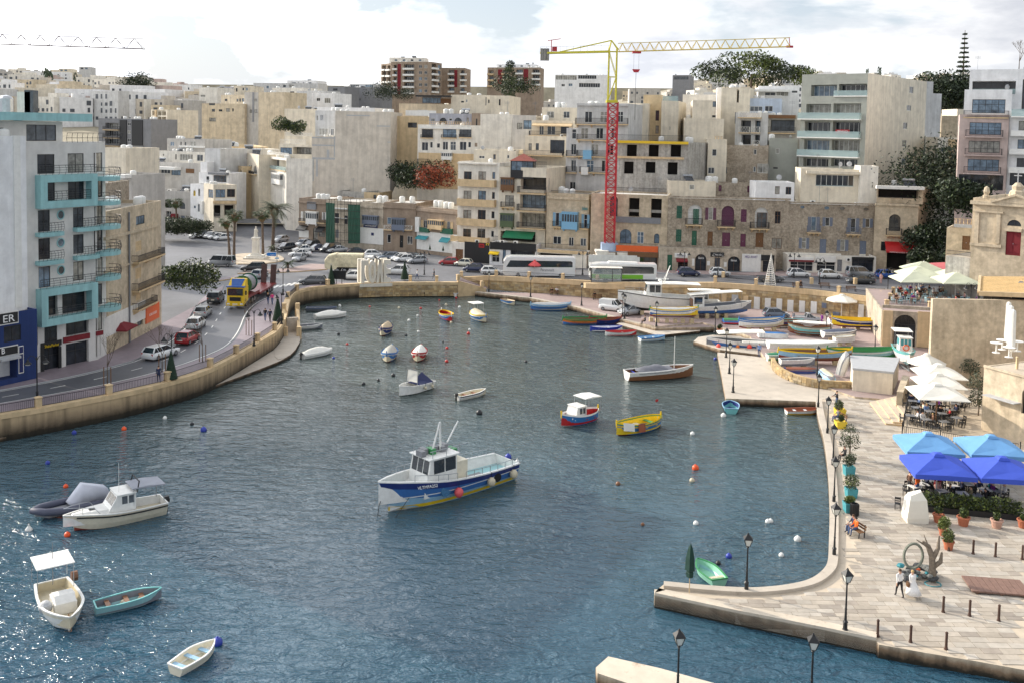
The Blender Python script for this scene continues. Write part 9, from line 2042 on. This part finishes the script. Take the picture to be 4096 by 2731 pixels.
t=tree(GZ(17,695,300,.8),2.9,1.0,'dense potted bush tree beside the kerb lamp','bush_tree','tree',[m_leaf,m_leafg,m_leaf2],[((0,0,2.0),.85,(1,1,1.1)),((.3,0,1.3),.65,(1,1,1)),((-.3,.1,1.4),.6,(1,1,1)),((0,0,2.6),.5,(1,1,.8))],True,None,.08,420)
potted(36,690,560,.5,.6,'yellow planter behind the seated person',m_planter_y,[m_leaf,m_leaf3,m_leaf2],.7,True);potted(36,705,865,.5,.65,'square yellow planter in front of the seated person',m_planter_y,[m_leaf,m_leaf2,m_leaf3],.4,True)
potted(14,228,525,.36,.55,'terracotta pot with a dark plant on the yard edge',z=1.0,mats=[m_leaf2,m_leaf,m_leaf2],lf=.45)
p=GZ(17,742,842,.8);t=thing('litter_bin','dark slatted litter bin beside the turquoise planter','litter bin',p);MB().lathe([(.28,0),(.3,.9),(.26,.92),(.26,.8)],16).bd('bin_body',m_black,t)
for i in range(16):MB().cbox((.3*cos(i*.3927),.3*sin(i*.3927),.45),(.04,.04,.8)).bd('slat',m_black,t)
def bench(p,rz,lab,m=m_wood):
 t=thing('bench',lab,'bench',p,rz,'benches along the promenade')
 for i in range(3):MB().box((-.8,-.2+i*.16,.42),(.8,-.08+i*.16,.46)).bd('seat_slat',m,t)
 for i in range(2):MB().box((-.8,.3+i*.03,.55+i*.18),(.8,.34+i*.03,.67+i*.18)).bd('back_slat',m,t)
 for x in(-.65,.65):b=MB();b.bar((x,-.15,0),(x,-.1,.42),.06);b.bar((x,.3,0),(x,.36,.9),.06);b.bar((x,-.2,.42),(x,.3,.42),.05);b.bd('bench_leg',m_iron,t)
 return t
bench(GZ(17,745,1020,.8),R(-90)+.3,'bench with a couple looking over the water')
put_person(GZ(17,730,1000,.8),195,'person in navy with crossed legs on the waterside bench','sit','navy','jeans','brown');put_person(GZ(17,755,1025,.8),195,'person in an orange top on the waterside bench','sit','orange','jeans','dark')
for x,y,lab in((725,1130,'first rusty bollard at the slipway, with a chain'),(1033,1185,'middle rusty bollard at the slipway, with chains'),(1365,1250,'last rusty bollard at the slipway'),(1338,905,'left iron post of the bare row on the quay'),(1585,940,'middle iron post of the bare row on the quay'),(1857,985,'right iron post of the bare row on the quay'),(1618,360,'left roped post near the potted shrubs'),(1826,385,'middle roped post near the potted shrubs'),(2078,410,'right roped post near the potted shrubs'),(1390,330,'roped post beside the front potted shrub')):
 p=GZ(19,x,y,.8);t=thing('bollard',lab,'bollard',p,0,'iron bollards on the quay');h_=1.0;MB().lathe([(.12,0),(.09,.1),(.075,.2),(.07,h_-.12),(.09,h_-.08),(.05,h_-.02),(.02,h_)],10).bd('post',mat('rusty_iron',L(78,56,46),.8,.25,5),t)
p=GZ(19,1835,680,.8);t=thing('wooden_platform','low brown wooden platform lying on the quay','platform',p,R(-8));
for i in range(9):MB().box((-1.75+i*.39,-1.05,.1),(-1.75+i*.39+.37,1.05,.2+U(0,.01))).bd('plank',mat('brown_boards',L(128,100,88),.8,.14,3),t)
b=MB()
for x in(-1.4,0,1.4):b.box((x-.08,-1.0,0),(x+.08,1.0,.1))
b.bd('bearer',m_wood,t)
p=GZ(19,1240,610,.8);t=thing('driftwood_sculpture','weathered driftwood trunk draped with nets and ropes','sculpture',p);b=MB();b.tube([(0,0,0),(-.05,0,.8),(-.1,.05,1.6),(-.35,.1,2.2),(-.7,.1,2.5)],[.28,.22,.2,.16,.06],8);b.tube([(-.05,0,1.5),(.25,0,2.1),(.3,.05,2.9)],[.18,.12,.05],7);b.tube([(0,0,.9),(.4,-.1,1.3),(.45,-.1,1.9)],[.16,.14,.06],6);b.tube([(-.3,.1,2.1),(-1.1,.1,2.6)],[.08,.03],5);b.tube([(-.3,.1,2.1),(-.6,.2,2.9)],[.08,.02],5);b.bd('trunk',mat('driftwood',L(128,116,102),.95,.3,5,bump=.6),t)
b=MB();n=18;b.tube([(-1.2+.6*cos(2*pi*i/n),.2,1.5+.8*sin(2*pi*i/n))for i in range(n+1)],.09,5);b.bd('hoop',mat('old_rope',L(120,124,112),.95,.3,6),t);b=MB()
for i in range(42):b.ball((U(-1.9,.2),U(-.3,1.2),.15+U(0,.35)),U(.12,.26),6,4,rnd.choices(range(4),(6,3,1,1))[0],(1.3,1,.7))
b.bd('net_pile',[mat('dark_net',L(72,74,76),.95,.3,8),mat('grey_net',L(120,122,118),.95,.3,8),m_orange,m_teal],t);b=MB()
for i in range(6):a_=U(0,6);b.tube([(-.2+.5*cos(a_+q*.6),-.5+.4*sin(a_+q*.6),.04)for q in range(8)],.03,4)
b.bd('rope_coils',m_teal,t)
p=GZ(18,1068,725,.95);t=thing('folded_parasol','folded dark green parasol standing on the quay point','parasol',p);MB().tube([(0,0,0),(0,0,3.0)],.03,6).bd('pole',m_stonecap,t);b=MB();b.loft([[(r*(1+.25*(i%2))*cos(2*pi*i/10),r*(1+.25*(i%2))*sin(2*pi*i/10),z)for i in range(10)]for r,z in((.16,1.0),(.2,1.3),(.15,1.38),(.25,1.45),(.22,2.2),(.12,2.8),(.02,3.05))]);b.bd('folded_canopy',mat('bottle_green_canvas',L(26,62,52),.8,.15,4),t)
put_person(GZ(19,928,765,.8),100,'man in a white shirt and black trousers walking away','walk','white','black','brown',1.02)
wm=put_person(GZ(19,1045,760,.8),100,'woman in a long white dress walking with a brown bag','walk','white','cream','blond',.96)
MB().loft([[(r*cos(2*pi*i/14)*(1+.06*(i%2))-dx,r*1.05*sin(2*pi*i/14)*(1+.06*(i%2)),z)for i in range(14)]for r,z,dx in((.46,.28,.14),(.34,.62,.06),(.2,.98,0),(.165,1.1,0),(.2,1.32,0),(.17,1.44,0))]).bd('dress',CLO['white'],wm,True)
MB().ball((-.02,.32,.86),.2,8,5,0,(1,.5,1)).bd('bag',m_wood,wm,True)
for k,x,y,a,z,pose,tp,lg,hr,lab in((14,685,805,250,.8,'stand','blue','jeans','grey','man in a pale shirt and jeans on the pier by the blue boat'),(14,1085,410,200,1.0,'stand','grey','jeans','grey','person in grey beside the old pickup'),(14,1415,440,200,1.0,'stand','purple','purple','dark','woman in purple near the rounded white boat'),(14,1480,500,200,1.0,'stand','red','black','dark','small child in a red jacket in the boat yard'),(36,620,395,195,.8,'fish','black','jeans','dark','man in a black shirt fishing from the quay'),(13,935,660,190,1.0,'sit','black','black','brown','man in black sitting on the yard blocks'),(15,1180,1220,180,1.0,'walk','blue','jeans','grey','man in a light blue shirt walking past the archway'),(12,1810,940,120,None,'walk','navy','navy','brown','man in a navy jacket on the left promenade'),(34,1050,880,92,None,'walk','black','jeans','dark','man in a dark jacket walking away, left of a pair'),(34,1175,905,92,None,'walk','navy','black','dark','man in a dark jacket walking away, right of a pair'),(34,1125,445,270,None,'walk','black','jeans','blond','woman in black walking towards the viewer'),(34,1235,455,270,None,'walk','pink','jeans','brown','woman in a bright pink coat walking towards the viewer'),(7,145,1150,0,None,'walk','black','black','dark','man in black leaning along at the bollards'),(8,190,1172,0,None,'walk','white','jeans','dark','woman in white pushing a pram on the bay promenade'),(8,382,1165,180,None,'walk','black','black','dark','person in black walking left on the bay promenade'),(8,1480,1145,90,None,'stand','red','red','dark','seller in red under the pink parasol'),(31,475,930,185,None,'walk','red','jeans','dark','man in a red jacket beside the bus shelter'),(8,1700,1345,-90,.8,'sit','black','black','dark','person in black on the wall bench below the coach, left one'),(8,1755,1340,-90,.8,'sit','white','black','grey','person in white on the wall bench below the coach'),(8,2180,1392,-90,.8,'sit','black','black','dark','person in black on the wall bench near the white van, left one'),(9,2245,1268,-90,4.5,'sit','black','black','dark','person in black on the raised pavement bench'),(10,845,1140,90,4.3,'stand','palepink','palepink','brown','woman in a long pink dress on the pavement'),(36,640,720,190,.8,'sit','grey','jeans','dark','person in a grey jacket sitting by the yellow planter'),(17,650,330,190,.8,'sit','black','black','brown','person lounging in black beside the potted bush tree'),):
 if not pose:continue
 p=gpos(*zp(k,x,y))if z is None else GZ(k,x,y,z)
 put_person(p,a,lab,pose,tp,lg,hr,.65 if 'child' in lab else 1.0)
for k,x,y,z,lab in((8,1725,1352,.8,'bench against the wall below the coach'),(8,2210,1402,.8,'bench against the wall near the white van'),(13,640,365,.8,'bench behind the small white van'),(9,2215,1275,4.5,'bench on the raised pavement by the spiral cone'),(10,265,1190,4.5,'empty bench on the raised pavement'),(10,540,1225,4.5,'bench by the stone post on the raised pavement'),(10,845,1255,4.5,'empty bench nearest the cream parasols')):bench(GZ(k,x,y,z)+V3((0,.12,0)),0,lab)
bench(GZ(36,690,740,.8),R(-80),'bench by the yellow planter')
for k,x,y,z,sz,m,lab in((8,1505,1150,None,2.2,mat('coral_canvas',L(220,92,92),.85,.05),'coral pink parasol before the coach'),(14,1640,350,1.0,4.8,m_pwhite,'big white market parasol above the boat yard'),(11,1345,1380,None,3.4,m_burg,'burgundy square parasol of the left cafe')):
 p=gpos(*zp(k,x,y))if z is None else GZ(k,x,y,z);parasol(p,sz,2.7 if sz>4 else 2.2,.8,m,lab,0,m_white,.15,sides=8 if sz!=3.4 else 4)
for x,y in((225,865),(262,868)):
 p=gpos(*zp(12,x,y+40));t=thing('wheelie_bin','lime green wheelie bin beside the pub, '+('left one' if x==225 else 'right one'),'bin',p);MB().loft([[(-.25,-.28,0),(.25,-.28,0),(.25,.28,0),(-.25,.28,0)],[(-.3,-.34,.95),(.3,-.34,.95),(.3,.34,.95),(-.3,.34,.95)]]).bd('bin_body',mat('lime_plastic',L(140,200,50),.5,.05),t);MB().box((-.32,-.36,.95),(.32,.36,1.03)).bd('lid',mat('lime_plastic',L(140,200,50)),t)
a0=G(1150,1290,2.4);t=thing('quay_stairs','stone stairs with parapets going down to the ledge at the bend','stairs',G(1165,1300,.4));o=t.location
for i in range(9):
 q0,q1=G(1146,1270+i*6.5,2.3-i*.22),G(1192,1268+i*6.5,2.3-i*.22);b=MB();d=q1-q0;n_=V3((-d.y,d.x,0)).normalized()
 b.loft([[q0-o-n_*.02,q0-o-n_*.45,q0-o-n_*.45-V3((0,0,1.5)),q0-o-n_*.02-V3((0,0,1.5))],[q1-o-n_*.02,q1-o-n_*.45,q1-o-n_*.45-V3((0,0,1.5)),q1-o-n_*.02-V3((0,0,1.5))]]);b.bd('step',g_conc,t)
for xa in(1141,1196):
 q0,q1=G(xa-6,1240,2.7),G(xa,1335,.7);b=MB();d=(q1-q0);n_=V3((-d.y,d.x,0)).normalized()*.2;b.loft([[q-o+n_+V3((0,0,.3)),q-o-n_+V3((0,0,.3)),q-o-n_-V3((0,0,2.4)),q-o+n_-V3((0,0,2.4))]for q in(q0,q1)]);b.bd('parapet',m_stonecap,t)
 for q in(q0,q1):MB().box((-.28,-.28,-1.6),(.28,.28,.95)).bd('pillar',m_stonecap,t,loc=q-o)
slab('ledge',[(p.x,p.y)for p in smooth([G(x,y,.4)for x,y in((1128,1300),(1190,1300),(1200,1345),(1190,1390),(1150,1430),(1100,1440),(1095,1380))],1)],.42,1.2,g_conc,q_low)
n_seg=list(zip(right_wall,right_wall[1:]))
def on_wall(px,py):
 d=ray(px,py);best=None
 for a,c in n_seg:
  e=c-a;nn=V3((e.y,-e.x,0)).normalized();den=d.dot(nn)
  if abs(den)<1e-6:continue
  k=(a-EYE).dot(nn)/den;q=EYE+d*k;s=(q-a).dot(e)/e.length_squared
  if 0<=s<=1 and k>0:return q,math.atan2(e.y,e.x),nn
 return None
for i,(k,x0,y0,x1,y1,c)in enumerate(((9,1360,1330,1418,1480,'stone'),(9,1475,1340,1548,1490,'lgrey'),(9,1605,1355,1660,1500,'stone'),(9,1725,1365,1790,1525,'white'),(9,1848,1380,1912,1500,'white'),(9,1978,1384,2040,1520,'white'),(9,2100,1400,2166,1535,'white'),(9,2232,1408,2296,1540,'white'),(10,115,1322,180,1450,'white'),(10,232,1338,280,1392,'bgrey'),(10,612,1352,672,1500,'white'),(10,752,1362,815,1420,'white'),(14,1545,285,1625,355,'bgrey'))):
 r_=on_wall(*zp(k,(x0+x1)/2,(y0+y1)/2))
 if not r_:continue
 q,a_,nn=r_;s=q.y/F/ZM[k][2];wd,ht=(x1-x0)*s,(y1-y0)*s
 b=MB();b.box((-wd/2,-.06,-ht/2),(wd/2,.04,ht/2))
 for z in range(3):b.box((-wd/2+.08,-.09,-ht/2+.1+z*ht/3),(wd/2-.08,-.06,-ht/2+ht/3-.05+z*ht/3))
 obj('store_door',b.mesh('store_door',CO[c]),rw,q+nn*.12-rw.location,a_)
sc_=thing('scaffolding','scaffolding with dark green debris netting on the old house','scaffolding',DZ(30,1180,1300,206));o=V3(sc_.location);Ysc=206.3
m_net=mat('debris_net',L(44,92,76),.9,.14,3,alpha=.93)
for x0,x1,y0,y1 in((765,978,318,1310),(1312,1606,360,1330)):
 a,c,d_,e=DZ(30,x0,y0,Ysc),DZ(30,x1,y0+20,Ysc-.6),DZ(30,x1,y1,Ysc-.6),DZ(30,x0,y1,Ysc);b=MB();n=10
 rows=[[(a.lerp(c,i/n)*(1-j/8)+e.lerp(d_,i/n)*(j/8))-o+V3((0,.10*sin(i*2.1+j),0))for i in range(n+1)]for j in range(9)]
 b.loft(rows,False,0,False);b.bd('netting',m_net,sc_)
b=MB()
for x in(765,850,905,978,1050,1130,1220,1312,1375,1515,1606):
 b.bar(DZ(30,x,230,Ysc+.1)-o,DZ(30,x,1330,Ysc+.1)-o,.07)
for y in(350,520,690,860,1050,1240):b.bar(DZ(30,765,y,Ysc+.1)-o,DZ(30,1606,y+25,Ysc-.6)-o,.07)
b.bd('poles',m_iron,sc_)
def far_house(v,wins):
 def mk():
  b=MB();w_,d_,h_=v
  b.box((-w_/2,0,-6),(w_/2,d_,h_),0);b.box((-w_/2+.3,.3,h_),(w_/2-.3,d_-.3,h_+.02),2);b.box((-w_/2,0,h_+.02),(-w_/2+.3,d_,h_+.7),0);b.box((w_/2-.3,0,h_+.02),(w_/2,d_,h_+.7),0);b.box((-w_/2+.3,0,h_+.02),(w_/2-.3,.3,h_+.7),0)
  if wins%2:b.box((-w_*.1,d_*.3,h_),(w_*.3,d_*.8,h_+2.4),0)
  r_=random.Random(wins*31+int(w_*10))
  for row in range(int(h_//3)):
   for i in range(max(2,int(w_//3))):
    if r_.random()<.72:
     x=-w_/2+(i+.5)*w_/max(2,int(w_//3));z=row*3+.8;hh=r_.choice((1.4,1.4,2.0));ww=r_.choice((.5,.6,.9))
     b.box((x-ww,-.06,z),(x+ww,.02,z+hh),1)
  for i in range(max(1,int(d_//4))):
   x=w_/2
   if r_.random()<.6:b.box((x-.02,1.5+i*4,1),(x+.06,2.6+i*4,2.4),1)
  return b.mesh('house',[m_fw,m_fwin,m_roofdeck])
 return cached(('far',v,wins),mk)
m_fw=W['pale'];m_fwin=mat('far_window',L(74,80,88),.4,.2,.5)
kinds=[((w_,d_,h_),q)for w_,d_,h_ in((9,9,6.4),(13,10,9.4),(16,11,9.4),(8,10,9.2),(20,12,12.4))for q in range(4)]
tones=['pale','white','cream','white','lgrey','beige','pale','sand','white','warmgrey','pink']
def hits(px,py):
 d=ray(px,py);Y=380.
 while Y<1700:
  p=EYE+d*(Y/d.y)
  if p.z<=tz(p.x,p.y):return p
  Y+=12
 return None
def scatter(x0,x1,ytop,ybot,n,side,where):
 k=0;tries=0
 while k<n and tries<n*8:
  tries+=1
  px=U(x0,x1);s=U(0,1);yt=ytop(px);py=yt+(ybot(px)-yt)*s**1.15
  p=hits(px,py)
  if not p:continue
  v,q=kinds[rnd.randrange(len(kinds))]
  if p.y>1000 and v[0]>18:continue
  tone=rnd.choice(tones);o=obj('house',far_house(v,q),None,(p.x,p.y,tz(p.x,p.y)-.5),U(-.7,.7))
  dist='on the crest of' if s<.25 else('half way up' if s<.65 else 'low on')
  word={'pale':'pale','white':'white','cream':'cream','lgrey':'light grey','beige':'beige','sand':'sand coloured','warmgrey':'grey beige','pink':'pinkish'}[tone]
  sz={9:'small low',13:'mid sized',16:'broad',8:'narrow tall',20:'large long'}[v[0]]
  tag(o,f'{sz} {word} far house {dist} the {where}','house',f'far houses on the {where}')
  recolour(o,{'pale_wall':W[tone]});k+=1
scatter(-60,900,lambda x:292+.05*max(0,x-300),lambda x:500,130,0,'left hillside')
scatter(2600,3860,lambda x:300 if x>3150 else 318,lambda x:390,50,1,'right hill behind the pine')
scatter(3650,4096,lambda x:288,lambda x:380,26,1,'right ridge by the tiered pine')
scatter(1700,2420,lambda x:345,lambda x:470,36,1,'slope left of the crane')
scatter(2480,3250,lambda x:325,lambda x:440,40,1,'slope right of the crane')
scatter(560,840,lambda x:400,lambda x:520,14,1,'left valley slope')
scatter(1020,1360,lambda x:420,lambda x:560,14,1,'sunny slope')
m_fart=mat('far_tree_green',L(66,80,62),.8,.3,.3)
tm=[cached(('fart',i),lambda:(lambda b:(leafball(b,(0,0,2.6),2.6,90,.8,0,(1.1,1.1,1)),b.mesh('crown',[m_fart]))[1])(MB()))for i in range(3)]
def far_tree(px,py,s,lab,tall=False):
 p=hits(px,py)
 if not p:return
 o=obj('tree',tm[rnd.randrange(3)],None,(p.x,p.y,tz(p.x,p.y)-.5),U(0,6),lab,'tree','far trees between the houses');o.scale=(s*.45,s*.45,s*1.5)if tall else(s,s,s)
for x,y,s,lab,tl in((182,372,2.4,'dark twin cypress on the left hillside',True),(192,374,2.4,'dark twin cypress on the left hillside',True),(302,340,1.6,'dark cypress in the middle of the left hillside',True),(426,352,1.4,'small cypress right of the middle of the left hillside',True),(340,300,1.8,'round tree near the crest villa',False),(250,330,1.4,'low round trees among the left hillside houses',False),(400,408,1.8,'low round trees among the left hillside houses',False),(380,420,1.8,'low round trees among the left hillside houses',False)):far_tree(x,y,s,lab,tl)
p=DZ(1,1550,900,560);t=bush(1,1550,895,520,12,16,'big dark tree clump at the right end of the left hillside',[m_leaf2,m_leaf2,m_leaf],14,'tree','tree',.5,260)
for i in range(30):
 px=U(3180,3830);far_tree(px,U(290,335),U(1.3,2.4),'far trees on the wooded right ridge',rnd.random()<.15)
for i in range(14):far_tree(U(2640,2860),U(330,350),U(1.2,2.0),'far trees beside the distant slab hotel')
for k,x0,x1,y0,Y,m,lab in((1,665,825,500,1250,'cream','cream villa breaking the left skyline'),(1,900,1040,478,1240,'lgrey','tall grey villa, highest on the left skyline')):
 bld('villa',lab,'villa',k,[(x0,Y),(x1,Y)],y0,W[m],[('w',x0+20,y0+12,x0+50,y0+30,'d'),('w',x0+70,y0+12,x0+100,y0+30,'d')],dep=14,zb=70)
m_tank=mat('tank_white',L(222,222,218),.5,.05,2);
tankm=MB().lathe([(.5,0),(.55,.1),(.55,1.0),(.45,1.15),(.15,1.25)],12).mesh('water_tank',m_tank,True)
def dish_mesh():
 b=MB();n=12
 b.loft([[(r*cos(2*pi*i/n),-.25+(r*.7)**2*.0-(.32-r*r*.5),1.0+r*sin(2*pi*i/n))for i in range(n)]for r in(.02,.25,.45)],False);b.bar((0,-.2,0),(0,-.3,1.0),.05);b.bar((0,-.5,.9),(0,-.95,1.05),.03)
 return b.mesh('satellite_dish',m_lgrey)
dishm=dish_mesh()
def solar_mesh():
 b=MB();b.add([(-.9,0,.1),(.9,0,.1),(.9,1.4,1.1),(-.9,1.4,1.1),(-.9,0,.02),(.9,0,.02),(.9,1.4,1.02),(-.9,1.4,1.02)],[(0,1,2,3),(7,6,5,4),(0,4,5,1),(1,5,6,2),(2,6,7,3),(3,7,4,0)],0);b.tube([(-1.0,1.5,1.25),(1.0,1.5,1.25)],.26,8,1);b.bar((-.8,1.5,0),(-.8,1.5,1.1),.05,None,1);b.bar((.8,1.5,0),(.8,1.5,1.1),.05,None,1)
 return b.mesh('solar_heater',[m_glass,m_steel])
solm=solar_mesh()
aerm=(lambda b:(b.bar((0,0,0),(0,0,3.2),.04),[b.bar((-.5+.0,-.1*i,3.0-.12*i),(.5,-.1*i,3.0-.12*i),.025)for i in range(4)],b.mesh('aerial',m_grey))[2])(MB())
for root,foot,zt,zd in list(BL):
 nm=root.name
 if any(s in nm for s in('wall','parapet','pediment','podium','shop_row','terrace','veranda','pub','villa')):continue
 a,c,d_=foot[0],foot[1],foot[-1]
 ux,uy=c-a,d_-a
 if ux.length<5 or uy.length<3:continue
 if len(foot)>4:uy=uy.normalized()*6
 what=root['label'].split(' with ')[0].split(' behind ')[0].split(' of ')[0]
 what=' '.join(what.split()[:8])
 n=min(5,1+int(ux.length/5))
 for i in range(n):
  f,g=U(.08,.92),U(.12,.55);q=a+ux*f+uy*g
  r_=U(0,1)
  me,cat,wd=(tankm,'water tank','white water tank')if r_<.5 else((ac_mesh(),'air conditioner','boxy air conditioner')if r_<.66 else((solm,'solar heater','tilted solar heater')if r_<.76 else((dishm,'satellite dish','grey satellite dish')if r_<.88 else(aerm,'aerial','thin television aerial'))))
  o=obj(cat.replace(' ','_'),me,None,(q.x,q.y,zd+.01),U(-.5,.5)if me is not tankm else 0,f'{wd} on the roof of the {what}',cat,'rooftop equipment of the town');s=U(.85,1.2);o.scale=(s,s,s)
  if me is tankm and rnd.random()<.5:
   q2=q+ux.normalized()*1.25
   if(q2-a).dot(ux.normalized())<ux.length-.6:o2=obj('water_tank',tankm,None,(q2.x,q2.y,zd+.01),0,f'{wd} on the roof of the {what}',cat,'rooftop equipment of the town');o2.scale=(s,s,s)
bpy.context.view_layer.update()
dg=bpy.context.evaluated_depsgraph_get()
for o in[o for o in COL.objects if o.type=='FONT']:
 me=bpy.data.meshes.new_from_object(o.evaluated_get(dg))
 n_=obj('lettering',me,o.parent);n_.location=o.location;n_.rotation_euler=o.rotation_euler;n_.scale=o.scale
 if not me.materials:me.materials.append(o.data.materials[0])
 bpy.data.objects.remove(o)
def drop(o,t):
 for c,sub in t:drop(c,sub)
 bpy.data.objects.remove(o)
for o,t in list(UNITS.values())+[(lp_,lpt),(tp_,tpt)]+EXTRA_PROTOS:drop(o,t)
